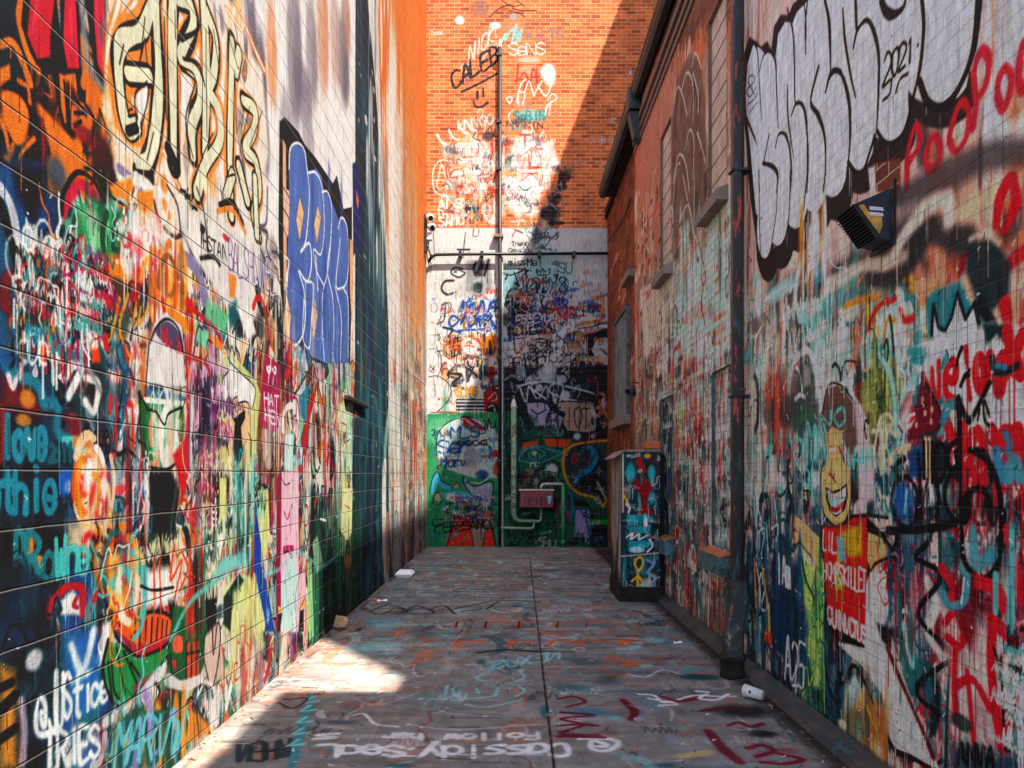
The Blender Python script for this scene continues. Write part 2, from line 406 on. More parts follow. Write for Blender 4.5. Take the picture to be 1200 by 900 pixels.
def simple(name, col, rough=.6, var=.35, scale=12, metal=0, bump=.25, col2=None, stretch=(1, 1, 1)):
    m, nt, b = newmat(name); L = nt.links.new
    tc = node(nt, 'ShaderNodeTexCoord')
    mp = node(nt, 'ShaderNodeMapping'); mp.inputs['Scale'].default_value = stretch; L(tc.outputs['Object'], mp.inputs[0])
    n = node(nt, 'ShaderNodeTexNoise'); n.inputs['Scale'].default_value = scale; n.inputs['Detail'].default_value = 8; n.inputs['Roughness'].default_value = .7; L(mp.outputs[0], n.inputs['Vector'])
    r = node(nt, 'ShaderNodeMapRange'); L(n.outputs[0], r.inputs[0]); r.inputs[1].default_value = .35; r.inputs[2].default_value = .65
    mx = node(nt, 'ShaderNodeMix', data_type='RGBA'); L(r.outputs[0], mx.inputs[0])
    c = np.array(lin(col)); d = np.array(lin(col2)) if col2 else np.append(c[:3]*(1-var), 1)
    mx.inputs[6].default_value = tuple(d); mx.inputs[7].default_value = tuple(c)
    L(mx.outputs[2], b.inputs['Base Color'])
    b.inputs['Metallic'].default_value = metal
    b.inputs['Roughness'].default_value = rough
    bp = node(nt, 'ShaderNodeBump'); bp.inputs['Strength'].default_value = bump; bp.inputs['Distance'].default_value = .004; L(n.outputs[0], bp.inputs['Height']); L(bp.outputs[0], b.inputs['Normal'])
    return m

# ------------------------------------------------------------------ object helpers
def link(name, me, mat, parent=None):
    o = bpy.data.objects.new(name, me); COL.objects.link(o)
    if mat: me.materials.append(mat)
    if parent:
        o.parent = parent; o.location = -parent.location if parent.parent is None else (0, 0, 0)
    return o
def thing(name, label, cat, loc=(0, 0, 0), group=None):
    o = bpy.data.objects.new(name, None); COL.objects.link(o); o.location = loc; o.empty_display_size = .2
    return tag(o, label, cat, group)
def tag(o, label, cat, group=None):
    o['label'] = label; o['category'] = cat
    if group: o['group'] = group
    return o
def box(bm, x0, x1, y0, y1, z0, z1, bev=0):
    r = bmesh.ops.create_cube(bm, size=1)
    for v in r['verts']:
        v.co = Vector(((x0+x1)/2+v.co.x*(x1-x0), (y0+y1)/2+v.co.y*(y1-y0), (z0+z1)/2+v.co.z*(z1-z0)))
    if bev:
        es = list({e for v in r['verts'] for e in v.link_edges})
        bmesh.ops.bevel(bm, geom=es, offset=bev, segments=2, affect='EDGES', profile=.5)
def hexa(bm, pts):
    """eight corners: bottom ring of four then top ring of four"""
    v = [bm.verts.new(p) for p in pts]
    for f in ((3, 2, 1, 0), (4, 5, 6, 7), (0, 1, 5, 4), (1, 2, 6, 5), (2, 3, 7, 6), (3, 0, 4, 7)): bm.faces.new([v[i] for i in f])
def tube(bm, pts, r, n=12, cap=True):
    pts = [Vector(p) for p in pts]; rings = []
    for i, p in enumerate(pts):
        d = (pts[min(i+1, len(pts)-1)]-pts[max(i-1, 0)]).normalized()
        a = d.orthogonal().normalized() if i == 0 else (prev-d*prev.dot(d)).normalized()
        prev = a; b = d.cross(a)
        rr = r[i] if isinstance(r, (list, tuple)) else r
        rings.append([bm.verts.new(p+(a*math.cos(t)+b*math.sin(t))*rr) for t in [2*math.pi*k/n for k in range(n)]])
    for A, B in zip(rings, rings[1:]):
        for k in range(n): bm.faces.new((A[k], A[(k+1) % n], B[(k+1) % n], B[k]))
    if cap:
        bm.faces.new(rings[0][::-1]); bm.faces.new(rings[-1])
def done(name, bm, mat, parent=None, smooth=False):
    bmesh.ops.recalc_face_normals(bm, faces=bm.faces[:])
    me = bpy.data.meshes.new(name); bm.to_mesh(me); bm.free()
    if smooth:
        for p in me.polygons: p.use_smooth = True
    return link(name, me, mat, parent)
def at_x(px, py, X):
    Y = F*X/(px-VX); return Vector((X, Y, H+(VY-py)*Y/F))
def at_y(px, py, Y): return Vector(((px-VX)*Y/F, Y, H+(VY-py)*Y/F))
# ================================================================== LEFT WALL paint (u = Y, v = Z)
us = growing([(-2.5, 1.0, .06), (1.0, 2.0, .014)]+[])
us = np.concatenate([us[:-1], growing([(2.0, 3.0, .0036), (3.0, 4.2, .0055), (4.2, 6, .009), (6, 8.5, .0135), (8.5, YB, .021)])])
vs = growing([(0, 2.9, .0036), (2.9, 4.0, .0045), (4.0, 5.6, .007), (5.6, 8, .011), (8, 11.6, .017), (11.6, 13, .1)])
Lw = Canvas('x', XL, us, vs, 'c9c2ba', seed=11)
W = Lw
W.ws, W.dn = .66, 1.9
DK = '0e2a33'
# --- ground coats
W.UVFIELD(-2.5, 0, 2.3, 4, 500, '0e2a33 16404d 2f7f86 c8232b e2762a f0ece6 2c4f8f 151414', size=1.6)
W.tile(0, 0, 1)
W.Fl('e9e4df', '270,-400 417,-400 417,440 330,420 250,330 230,200', .06)
W.Fl('ddd3c9', '70,250 240,180 420,400 420,770 300,860 60,980 60,500', .1)
W.Fl('14333d', '-400,-400 60,-200 70,100 130,120 140,200 110,290 60,420 110,500 130,640 60,760 60,1000 -400,1000', .12)
W.FIELD(60, 300, 330, 640, 420, 'efe3c8 f0ece6 c8232b d2662a e09a4a 2f7f86 c98a8a d8d2cc 5d5a60 e8dccb 16404d 151414 0e2a33 1b5f80', 'bbsodftjbst', .85)
W.FIELD(130, 600, 340, 900, 330, '1d6a42 d2662a b8232b b9c47a e8e2da 0e2a33 4f979a e0d4bc 16404d 0b1a22 151414', 'bbsodftjst', .85)
W.FIELD(300, 410, 415, 770, 420, 'dfd3b8 d99a9a 5fa4a8 a3145c 7fb98a e8e2da b8232b c86a2a 16404d 8ba8b4 c9b7a8 151414 0e2a33', 'bvsodftjst', .8)
W.FIELD(0, 420, 140, 900, 300, '0e2a33 16404d 2f7f86 1b5f80 8a1f2b 2c4f8f 0b1a22 c9c4c4 16404d 12303a 0e2a33', 'bbsdftfb', 1.1, .8)
W.FIELD(-10, 420, 60, 900, 120, '0b1a22 0e2a33 12303a 16404d', 'bsb', 1.0, .85)
W.FIELD(-30, 215, 70, 430, 60, '1a4a7a 1d5a86 123a5c 16404d', 'bbv', 1.6)
# --- top right of the near wall: white buff with grey sooty clouds
W.FIELD(272, -150, 417, 260, 240, 'f6f3ef fbf8f4 efe9e3 e9dcd2 f6f3ef', 'vvb', 1.1)
for x, y, rx, ry, c in ((292, 40, 12, 110, '6b6470'), (305, 90, 9, 80, '59535f'), (318, 60, 8, 90, 'd98f6a'), (345, 60, 12, 130, '7d7680'), (355, 105, 14, 45, '77707c'), (365, 60, 9, 90, '8a8088'), (378, 30, 9, 110, 'c98a70'), (402, 70, 9, 70, '6d6570'), (392, 40, 7, 90, 'b59a90'), (335, 150, 10, 60, '9a94a0'), (360, 150, 10, 50, 'a29ba5'), (310, 160, 7, 60, '6f6876'), (405, 20, 6, 60, 'a07c70')):
    W.B(c, x, y, rx, ry, .75); W.B(c, x+4, y+20, rx*.6, ry*.7, .55)
# --- orange ground top left
W.Fl('d9742a', '0,95 35,110 60,85 135,80 150,200 118,230 55,225 50,180 0,150', .05)
W.FIELD(0, 0, 125, 200, 40, '0e2a33 12333c 151414 d9742a', 'bsf', 1.0)
W.tile(0, 0, 4)
W.Fl('e07a2c', '130,470 180,480 250,560 330,640 400,730 440,850 200,930 240,720 200,560 140,520', .02)
W.Fl('151414', '0,360 150,400 170,480 200,620 230,720 200,900 60,900 130,640 0,500', .03, .8)
W.Fl('e07a2c', '10,430 80,440 130,510 130,610 90,680 50,640 15,520', .012, sm=True)
W.Fl('e07a2c', '0,320 45,300 50,370 0,400', .012)
W.S('e07a2c', 5, '0,210 60,200 110,300 140,390')
W.S('e07a2c', 3, '90,380 130,410 140,480'); W.S('e07a2c', 2.5, '0,560 25,620 40,700'); W.S('e07a2c', 2.5, '160,650 100,720 80,780')
W.S('8a2340', 3, '195,560 205,700 190,860')
for d in ('95,0 90,100 130,250 180,330', '270,240 290,350 300,560', '380,180 400,290 390,400'): W.S('e07a2c', 4.5, d)
W.Fl('151414', '120,-60 260,-60 280,150 300,340 230,350 170,300 100,120', .012); W.Fl('c8213f', '148,-60 262,-60 238,150 235,268 175,275 128,160', .01)
W.Fl('151414', '280,-60 370,-60 380,340 290,350', .012); W.Fl('cf2647', '305,-60 352,-60 362,150 372,322 318,320 296,200', .01)
W.Fl('151414', '390,-60 500,-60 495,380 450,330 420,150', .012); W.Fl('cf2647', '440,-60 485,-60 490,130 482,350 458,300 440,80', .01)
for d in ('175,-20 150,150', '330,40 340,250', '450,-20 470,250'): W.S('e36a7c', 1.6, d, .02, .7)
W.S('8d8a90', 6, '380,0 400,200 420,320 470,400', .03, .8)
for d in ('270,240 265,420 300,580', '300,380 320,600'): W.S('151414', 2, d)
for d in ('400,490 440,560 430,650 390,680', '480,490 560,560 520,640 470,520', '350,590 380,570', '520,640 560,720 540,830 600,900', '400,790 440,800 430,860 380,900', '350,530 390,530'): W.S('151414', 2.6, d)
W.B('7a1e34', 400, 640, 70, 60, .8); W.B('5b1c2c', 470, 700, 50, 90, .7)
W.Fl('8f86a3', '540,740 620,790 640,900 560,860', .03, .9); W.Fl('8f86a3', '590,650 640,640 630,760 590,720', .03, .9)
# --- cream lettering with black outline, orange and white halos
W.tile(0, 0, 4)
W.Fl('efdccb', '500,0 590,-60 1120,-60 1180,260 1230,330 1260,720 1200,960 1080,1000 900,880 560,880 520,640 490,300', .06)
W.FIELD(500, 0, 1200, 900, 60, 'f4efe9 f0e6dc e98a44 6f6872 f6c08a', 'bsf', .9)
for d in ('560,0 510,200 500,360', '560,120 600,60 640,0', '500,330 540,420 550,580', '1130,60 1190,220 1240,330', '1060,40 1130,140', '730,850 760,700 840,880'):
    W.S('e98a44', 8, d); W.S('f2ece4', 3, d)
A_ = ['640,590 600,600 570,480 555,300 575,190 660,150 700,60 735,-40', '690,770 725,640 745,400 735,150 725,-40', '600,345 700,355']
R_ = ['815,770 812,500 808,200 812,-60', '830,-10 890,20 905,120 850,250 870,300 930,360 940,470 900,590 905,730']
B_ = ['960,720 968,420 962,150 950,-20', '968,60 1010,180 1005,330 980,420 1025,520 1030,660 960,780 925,900']
O_ = ['1088,200 1082,480 1078,760 1085,1010', '1120,250 1105,330', '1140,470 1195,520 1190,610 1150,700 1200,760 1215,900 1190,1000 1215,1110']
W.PIECE('e9e7c2', [A_, R_, B_, O_], 12.5, ow=3.2, halo='e98a44', hw=3, hsoft=.03)
W.S('151414', 13, '640,800 690,810 700,830'); W.S('151414', 12, '790,700 830,790'); W.S('151414', 9, '600,615 640,600')
W.S('e9e7c2', 14, '725,640 700,740 660,780')
for d in ('680,80 655,300', '650,440 640,590', '720,620 690,750', '770,80 780,560', '820,50 822,180', '880,420 905,500', '965,140 970,640', '1000,140 1030,340', '1100,330 1110,620', '1140,500 1120,780', '1170,500 1130,670', '1230,520 1170,690', '580,210 560,300', '640,430 690,380', '1060,120 1110,300 1120,320', '600,520 620,510', '600,545 620,545', '1070,830 1100,840', '1000,620 950,730'):
    W.S('151414', 1.3, d)
W.Fl('e98a44', '655,290 680,180 685,300', .01); W.S('151414', 1.5, '655,290 680,180 690,300 655,290', sm=False)
W.Fl('f4efe9', '640,440 690,400 690,470 650,590', .012); W.S('151414', 1.5, '640,600 635,440 695,395 690,480 660,600')
W.Fl('f0e6dc', '850,340 900,370 880,560 850,700', .015); W.S('151414', 2, '850,310 915,370 870,560 905,740')
W.S('151414', 4.5, '850,185 930,130 905,0'); W.S('151414', 3, '860,275 930,300 960,400')
W.Fl('151414', '635,790 700,800 712,840 640,810', .01)
W.tile(0, 200, 4)
W.S('e9e7c2', 14, '950,0 965,80'); W.PIECE('e9e7c2', [['1090,20 1060,120'], ['1120,-20 1160,140', '1195,40 1205,300']], 13, ow=2.6)
W.S('151414', 7, '1030,160 1090,150 1140,250'); W.S('e98a44', 5, '1020,190 1090,185 1150,290'); W.S('151414', 2, '1060,30 1100,20 1110,60')
# --- purple / white / orange wave
for c, w, d in (('f2ece6', 10, '640,30 700,120 760,270 830,320 900,400 960,560'), ('847ca0', 9, '560,-10 640,60 680,160 740,300'), ('151414', 4, '720,140 750,240 820,310 860,300 900,390 960,490'), ('847ca0', 14, '850,390 930,470 960,600'), ('f2ece6', 5, '850,390 860,500 900,560'), ('847ca0', 6, '720,340 800,360'), ('f2ece6', 7, '600,40 690,60 720,100')):
    W.S(c, w, d, .02)
W.Fl('ee8a35', '510,70 620,30 640,200 560,190', .02); W.Fl('ee8a35', '640,100 720,90 720,250 660,290', .02); W.Fl('f2dcc4', '740,150 800,160 830,300 780,280', .04)
W.S('ee8a35', 7, '770,150 790,210'); W.B('e98a44', 770, 60, 30, 60)
W.S('151414', 1.8, '480,70 520,120 580,160'); W.S('151414', 1.6, '630,80 610,170 620,200 640,160 600,160')
# --- red/grey/green pattern
W.Fl('c4284c', '300,240 290,140 350,40 420,60 480,150 380,120 330,180', .012, sm=True); W.S('151414', 3.5, '290,200 300,100 360,10 430,40 490,140')
W.Fl('cfd0cc', '340,150 380,100 460,160 440,260 360,280', .02); W.S('e2762a', 4, '385,105 420,180 440,230'); W.S('44484a', 3, '370,100 385,190')
W.Fl('e0586a', '350,210 400,200 450,250 360,270', .015)
W.Fl('2f9a62', '480,170 620,200 640,280 560,260 500,420 420,470 310,380 320,260 420,240', .05); W.FIELD(300, 200, 620, 480, 30, '1d6a46 2f9a62 8fcf9a d8d2cc 14503a', 'bdsv', .8)
W.S('14503a', 5, '330,200 350,240 320,300'); W.S('14503a', 5, '500,200 480,300 490,390'); W.S('14503a', 6, '540,260 530,360 570,380')
W.Fl('9fd6b8', '320,380 430,420 400,600 340,570', .04, .9); W.B('12202a', 470, 570, 70, 100, .95); W.B('12202a', 320, 500, 40, 80, .8)
W.Fl('e8812c', '480,400 620,400 600,520 500,500', .05); W.B('5a2a1c', 560, 560, 60, 70, .8)
W.FIELD(560, 250, 760, 420, 40, 'f0ece6 9cc9d8 c8232b f0ece6 e9d9cc', 'bsdx', .8)
W.FIELD(700, 450, 860, 640, 30, 'e2762a c8232b f0a03a efe3c8 8a5a3c', 'vdf', .8)
for d in ('560,600 540,700 500,820', '600,580 560,740 620,900', '640,620 620,730', '660,640 650,720 700,640'): W.S('c8943c', 3, d)
W.S('c8232b', 6, '360,640 420,620 470,700 500,830', .015); W.Fl('e0501c', '430,760 460,750 470,900 430,900', .02); W.S('c8232b', 3, '580,820 600,900')
W.Fl('f2ece6', '300,660 350,640 440,720 410,860 300,870 280,760', .06, .9)
# --- purple arch with red drips, red triangle
W.Fl('d6d2da', '690,890 720,720 780,660 850,720 870,900', .015, sm=False); W.Fl('5d5470', '730,760 780,705 840,760 860,860 800,830', .012, sm=True)
W.S('151414', 2, '690,900 720,760 780,695 840,750 865,900')
for d in ('760,750 765,800', '780,740 780,820', '800,800 805,900', '830,790 840,910', '845,820 850,900'): W.S('c0182a', 3, d)
W.S('e8852c', 8, '800,660 900,740 1040,820'); W.S('b01824', 5, '880,600 900,700 890,890', drip=3); W.S('b01824', 5, '890,640 990,720 1040,800', drip=3); W.S('b01824', 3, '980,730 990,890'); W.B('c0182a', 890, 630, 30, 40)
W.Fl('7cc49c', '910,700 980,760 970,840 920,800', .02); W.Fl('6fb58c', '970,600 1080,680 1050,760 960,690', .04); W.B('14606a', 1100, 690, 30, 50, .9)
# --- white field with handwriting
W.Fl('e9e2dc', '840,180 1000,240 1190,380 1190,640 1060,640 960,480 860,320', .05, .85)
W.Fl('e98a44', '1070,470 1110,500 1100,600 1075,590', .015); W.S('cdb8d2', 2.5, '1060,640 1050,560 1070,470 1120,500 1130,600')
W.S('151414', 5, '945,260 955,275 945,280'); W.S('151414', 1.6, '948,275 945,340'); W.S('151414', 4, '940,410 1000,405 1030,440', .02); W.S('151414', 1.3, '970,230 975,400')
W.T('151414', 1.8, 'HSTAN', 950, 360, 1065, 425, 65, gap=.2)
W.tile(180, 220, 7.5)
W.S('151414', 3, '240,20 300,60 340,180'); W.S('151414', 3, '300,10 280,90 350,60 320,140 380,190')
for d in ('120,-20 210,160 240,420', '380,0 440,200 480,560', '490,820 520,900'): W.S('33313a', 2.5, d)
W.T('d6c6e0', 4, 'BALSHNWEE', 650, 720, 1080, 930, 270, gap=.2); W.T('2a2640', 1.2, 'BALSHNWEE', 655, 720, 1085, 930, 265, gap=.2)
W.B('b02a3a', 635, 440, 40, 40)
for d in ('950,360 1000,400 990,520 1030,640', '1000,0 990,300 940,340 1000,400', '1040,560 1090,580 1120,660', '940,540 980,640'): W.S('55505c', 4, d, .03)
# --- teal and black around the blue letters' foot
W.tile(240, 200, 4)
W.Fl('14606a', '110,640 150,600 160,720 120,740', .04, .9); W.S('151414', 2.5, '130,760 160,700 190,720'); W.Fl('f2ece6', '150,640 200,620 240,760 200,800', .04)
# --- blue bubble lettering
W.tile(240, 200, 4)
W.Fl('1b1b20', '350,-230 375,-250 440,-180 470,-120 520,-60 600,60 620,20 650,180 690,170 690,300 690,560 680,900 620,900 520,900 380,760 355,560 345,300', .012)
W.Fl('e9a98c', '365,-150 380,-120 385,560 370,560', .01); W.Fl('f0b8a0', '370,80 410,100 405,280 375,330', .012)
W.S('151414', 2.2, '370,80 400,140 410,230'); W.S('151414', 2.2, '365,170 395,230 400,300'); W.S('151414', 2.2, '365,260 390,330 385,390')
blue = '5f76ae'
W.Fl(blue, '395,0 400,-100 425,-125 470,-100 485,0 500,0 520,-10 545,20 560,100 580,110 605,170 630,240 650,210 670,260 672,500 675,640 670,900 560,900 500,870 480,830 455,760 420,820 395,760 380,560 390,430 450,380 480,330 440,420 400,420', .01, sm=False)
W.Fl(blue, '385,440 400,100 400,-60 470,-80 490,90 470,350 640,240 668,300 670,890 560,900 450,760 400,800', .01)
W.FIELD(400, 0, 660, 860, 40, '5168a4 7488bc 465c94 6a80b4', 'vbvd', .8, .7)
W.S('6b86c8', 6, '430,-60 425,120', .05, .6)
for q in ('445,120 465,200 445,330 428,230', '530,160 545,220 525,350 512,250', '385,580 405,680 390,860 370,680', '515,590 530,680 510,800 500,690'):
    W.Fl('e3b48f', q, .008); W.S('151414', 1, q+' '+q.split()[0], sm=False)
for d in ('395,-10 400,-100 430,-130 465,-100 480,0 490,120 475,320 450,380 490,340 500,440 480,520 440,470 465,560 470,700 455,780 420,820 395,780 380,540 395,430 375,400', '485,10 520,10 550,80 560,260 545,390 510,370 525,470 560,540', '550,100 575,100 595,170 590,330 575,480 555,560 550,700 560,890', '590,330 575,470 600,600 605,760 600,890', '625,270 640,220 665,260 675,400 665,520 640,550 615,530 635,320', '610,540 640,690 635,890', '650,550 672,620 672,900', '480,520 510,540 500,700 490,830 460,780 465,600', '520,400 530,560', '390,470 385,540'):
    W.S('f6f6f8', 3.0, d, .012)
W.Fl('2c4488', '695,-10 712,0 714,120 700,200', .02); W.Fl('e9a98c', '680,320 700,330 695,600 690,730 680,560', .01); W.S('c8424a', 3, '690,760 692,880')
# --- dark band of wall
W.tile(0, 0, 1)
W.Fl('12333e', '417,-400 428,-300 431,0 440,100 448,220 456,400 460,645 440,667 360,760 362,700 385,660 412,630 416,430', .008)
W.FIELD(420, 300, 452, 680, 120, '0c2530 1b4753 245863 12333e 0c2530 174050 3b6a72 101f28', 'vvdb', 1.0, .8)
W.UVFIELD(7.55, .2, 7.95, 7, 60, '0a1c24 1f4f5c 2b6068 12333e 0c2530 3a6a74', 'v', 2.2, .85)
W.UVFIELD(7.6, .2, 9.2, 3.4, 110, '0a1c24 1f4f5c 2b6068 12333e 0c2530 3a6a74', 'v', 3.2, .85)
W.UVFIELD(7.6, 0, 9.3, 2.5, 60, '1f6a70 0c2530 4a7a80 7a9aa0 123a44', 'vf', 2.0, .7)
W.FIELD(418, 430, 456, 670, 60, '1f6a70 0c2530 2b4f66 3c7a7c', 'vdv', .8, .6)
W.FIELD(420, 350, 440, 440, 30, '1a3f7a 0c2530 d88a5a', 'vd', .7, .5)
W.Fl('1c3468', '413,192 416,190 421,205 425,230 421,290 414,300', .03); W.Fl('b87a50', '418,222 420.5,236 419.5,246 417.5,236', .01)
# --- far bay: orange brick above, pale edge, mixed paint below
W.Fl('d9752f', '431,-400 520,-400 520,470 462,430 455,300 448,200', .012)
W.FIELD(430, -60, 455, 330, 40, 'f0e6de e9dcd2 9aa0a8 7d868e', 'v', .9, .9)
W.FIELD(455, 200, 503, 400, 40, 'f0e6de 8d9096 5b6468 d9c7b8', 'v', .8, .6)
W.Fl('d8cbbd', '456,330 470,350 485,390 503,420 503,645 460,650', .12)
W.UVFIELD(9.75, 0, YB, 3.6, 200, 'e8dccb b8483a 8f9a9c d99a7a efe3d8 5a666a d8a080 b4c8c4 c9a08a f0ece6 a8b4b0', 'v', 4.5, .9)
W.UVFIELD(9.75, 0, YB, 2.2, 90, 'b8483a 3f5a60 d98a6a 2f4a50 8fb0a8 efe3d8 7a4a44', 'vf', 3.2, .9)
W.UVFIELD(9.9, 3.2, 12.6, 6.5, 50, 'e0d6ce 9aa0a4 d98a50 6b7478', 'v', 3.5, .7)
W.UVFIELD(10, 5, YB, 12, 60, 'd9752f cf6a26 e08a48', 'v', 5, .25)
W.FIELD(459, 380, 503, 650, 260, 'e8dccb c8232b 7f8a8c d98a6a efe3d8 3f4a4e e2762a a9c4c0 c9a08a 8fb0a8 f0ece6', 'vdsvdt', .7, .85)
W.S('c8232b', 5, '463,395 466,420 470,440', .02); W.S('c8232b', 6, '462,465 466,470', .02); W.S('c8232b', 5, '465,490 466,510', .03)
W.S('222', 3, '455,418 470,430 503,455', .012)
# --- green dark drips by the foot of the wall
W.FIELD(362, 620, 425, 745, 140, '0f3a3a 14503a 0c2530 1d7a46 16404d 3f8a6a 0b1a22', 'vvd', .9)
for x, y in ((405, 640), (418, 655)): W.S('5a8a86', 2.5, f'{x-4},{y-15} {x},{y+20} {x+5},{y-10}', .02)
W.Fl('8ac48f', '360,660 365,655 368,745 362,752', .02)
# --- mid wall figures (tile 240,400)
W.tile(240, 400, 4)
W.FIELD(250, 0, 420, 360, 40, 'e2762a ee8a35 1a1a1a c8232b efe3c8 6b3b22', 'vdfs', .9)
W.FIELD(250, 330, 360, 640, 50, '4a2a1e 1d1a1a 8a5a3c d9c7b8 6b3b22 b59a80', 'vds', .8)
for d in ('205,60 195,130', '232,40 215,150', '270,20 255,150', '300,0 290,60'): W.S('151414', 4, d)
W.Fl('a3145c', '280,60 350,110 355,330 340,430 260,400 262,260', .012)
W.S('f4f0ee', 4, '292,125 300,145 308,125 300,120'); W.S('f4f0ee', 4, '318,130 328,150 334,128 325,120')
for d in ('303,150 296,200', '325,150 318,205'): W.S('f4f0ee', 1.5, d)
W.T('f4f0ee', 2.2, 'HAT', 278, 290, 352, 310, 50, drip=1); W.T('f4f0ee', 2.2, 'HEN', 285, 370, 358, 400, 55, drip=1)
# pale hooded figure: white cowl, peach body with long dark nose
W.Fl('c9d08a', '20,150 110,40 240,180 260,250 230,600 60,600 10,450', .02, .9)
W.Fl('eceae6', '105,130 105,30 140,110 235,220 225,300 200,300 140,270 70,350 75,200', .01); W.S('151414', 1.6, '105,30 115,90 170,150 236,220 225,310'); W.S('151414', 1.6, '110,140 80,190 62,320')
W.Fl('e7b48e', '90,300 150,260 170,290 210,290 215,560 130,600 110,480', .012); W.S('151414', 1.6, '90,360 110,300 150,260 145,310 170,285 205,290 205,340'); W.S('151414', 1.6, '115,400 105,480 130,590 155,560'); W.S('151414', 1.6, '205,430 218,470 215,570 200,575')
W.Fl('1f272b', '108,310 140,340 150,350 190,320 190,360 170,400 180,520 165,570 140,560 132,500 140,380 115,340', .01)
W.Fl('d8e0b0', '118,370 132,400 130,430 116,410', .008)
# tent of brown poles, pink worm, columns
for d in ('505,110 420,250', '500,130 480,280', '510,120 555,300', '515,110 500,300'): W.S('6e3a1c', 4.5, d, .012); W.S('151414', 1, d)
W.Fl('c01a20', '500,230 520,250 500,330 480,420 470,400', .02); W.Fl('2f7f90', '440,260 490,200 475,380 455,360', .02)
W.S('f4e6e4', 8, '365,420 370,340 400,300 430,330 440,420 430,470', .012); W.S('a3145c', 4, '395,265 430,270 447,340'); W.S('a3145c', 2.4, '410,370 425,350 440,420 425,465 410,400')
W.Fl('bfe0de', '375,440 420,430 410,610 370,600', .02); W.S('8a1548', 2, '362,430 350,600')
for c, x in (('c8232b', 468), ('c8232b', 482), ('7fc4c4', 500), ('e29a3a', 540), ('bfe0de', 520), ('e2762a', 585), ('4a5a5e', 610), ('16404d', 625)): W.S(c, 3.5, f'{x},{360+(x%7)*14} {x+2},{560}', .03)
W.Fl('c9d6b4', '630,300 660,270 692,310 690,900 640,900', .03); W.FIELD(630, 280, 690, 900, 40, '8fcf9a efe3c8 e7b48e 151414 7fc4c4', 'svt', .5)
W.S('e8a02c', 4, '655,650 665,690 655,720'); W.S('c8232b', 3, '655,780 680,785'); W.S('151414', 2, '640,380 665,400 655,470 680,460')
W.S('b01a2a', 2.5, '465,380 470,720'); W.B('c8232b', 450, 600, 18, 30)
# --- lower centre: pink panel, blue spear, red spear, lime panels
W.tile(250, 560, 5)
W.Fl('16302f', '120,160 300,30 330,70 220,360 170,380', .02); W.Fl('c9d08a', '0,100 90,60 80,220 20,240', .02); W.Fl('cfd58e', '245,90 320,60 330,300 300,520 250,300', .02)
W.FIELD(0, 60, 240, 340, 60, '5fb3b0 16302f f0ece6 0e2a33 9fd0cc cfd58e', 'dvts', .7)
W.S('151414', 2.5, '20,140 30,200 10,260'); W.S('151414', 3, '5,280 0,400'); W.S('a8245a', 5, '170,170 215,170 180,220 215,250', .02)
W.Fl('7fc0ba', '0,560 60,470 230,400 220,500 80,560 0,600', .05)
W.Fl('d6de9c', '60,640 180,560 320,640 300,900 60,900', .03); W.Fl('173a34', '60,700 150,560 180,600 110,780 100,900 60,860', .02)
for d in ('150,720 170,860', '190,700 180,870', '250,740 270,880'): W.S('f2ece6', 4, d, .02)
W.Fl('b51a1a', '228,110 240,100 245,250 225,900 200,900 222,560', .01); W.S('151414', 1.4, '240,100 225,500 202,900')
W.Fl('17509a', '246,100 280,380 300,560 330,720 360,900 315,900 270,680 235,540', .01); W.S('cfd58e', 2, '255,200 300,500 345,780'); W.B('7fb0d8', 320, 810, 12, 60)
for x0, x1 in ((372, 395), ): W.Fl('8f1250', f'{x0},-20 {x1+12},-20 {x1},900 {x0-4},900', .012)
W.Fl('eeb4c4', '400,-40 500,-40 500,560 540,560 540,900 395,900', .02); W.Fl('b8dcd8', '425,500 480,450 500,620 480,900 400,900 400,620', .04)
W.S('a81a5c', 8, '415,420 440,410 470,415', .015); W.S('151414', 2, '415,440 440,430 455,450'); W.S('a81a5c', 3, '415,200 435,240 460,160'); W.S('151414', 1.6, '400,0 420,40 450,30'); W.S('8f1250', 2, '520,520 480,700 490,900'); W.S('f4e6e4', 2, '500,560 475,900')
W.S('8f1250', 2, '370,640 372,900'); W.S('b03a6a', 1.6, '505,280 510,540'); W.S('e8963a', 4, '565,340 555,460', .02); W.Fl('e8b05c', '380,750 405,760 395,800 380,800', .01); W.Fl('e8b05c', '515,720 540,700 540,760 510,780', .01); W.S('151414', 1.6, '505,770 535,705')
W.Fl('222a2e', '505,780 530,770 530,900 500,900', .012); W.Fl('222a2e', '380,800 405,790 390,900 380,900', .012)
W.Fl('9fd08f', '555,560 580,560 580,900 555,900', .02); W.S('8fc8c4', 5, '300,570 380,540 480,440 560,470 640,520 760,420', .05, .7); W.Fl('8fb89a', '580,380 610,340 650,520 600,560', .04)
W.Fl('dbe0a0', '755,60 815,60 810,330 780,370 755,330', .02); W.S('151414', 2, '755,330 785,370 812,320'); W.S('151414', 2.2, '775,200 778,310'); W.S('c8232b', 3, '770,160 800,180'); W.S('e8a02c', 3.5, '770,10 785,50'); W.S('f2ece6', 3, '625,240 660,250'); W.Fl('1d2a33', '625,270 655,270 660,400 640,380', .02); W.B('c98a50', 790, 490, 30, 60)
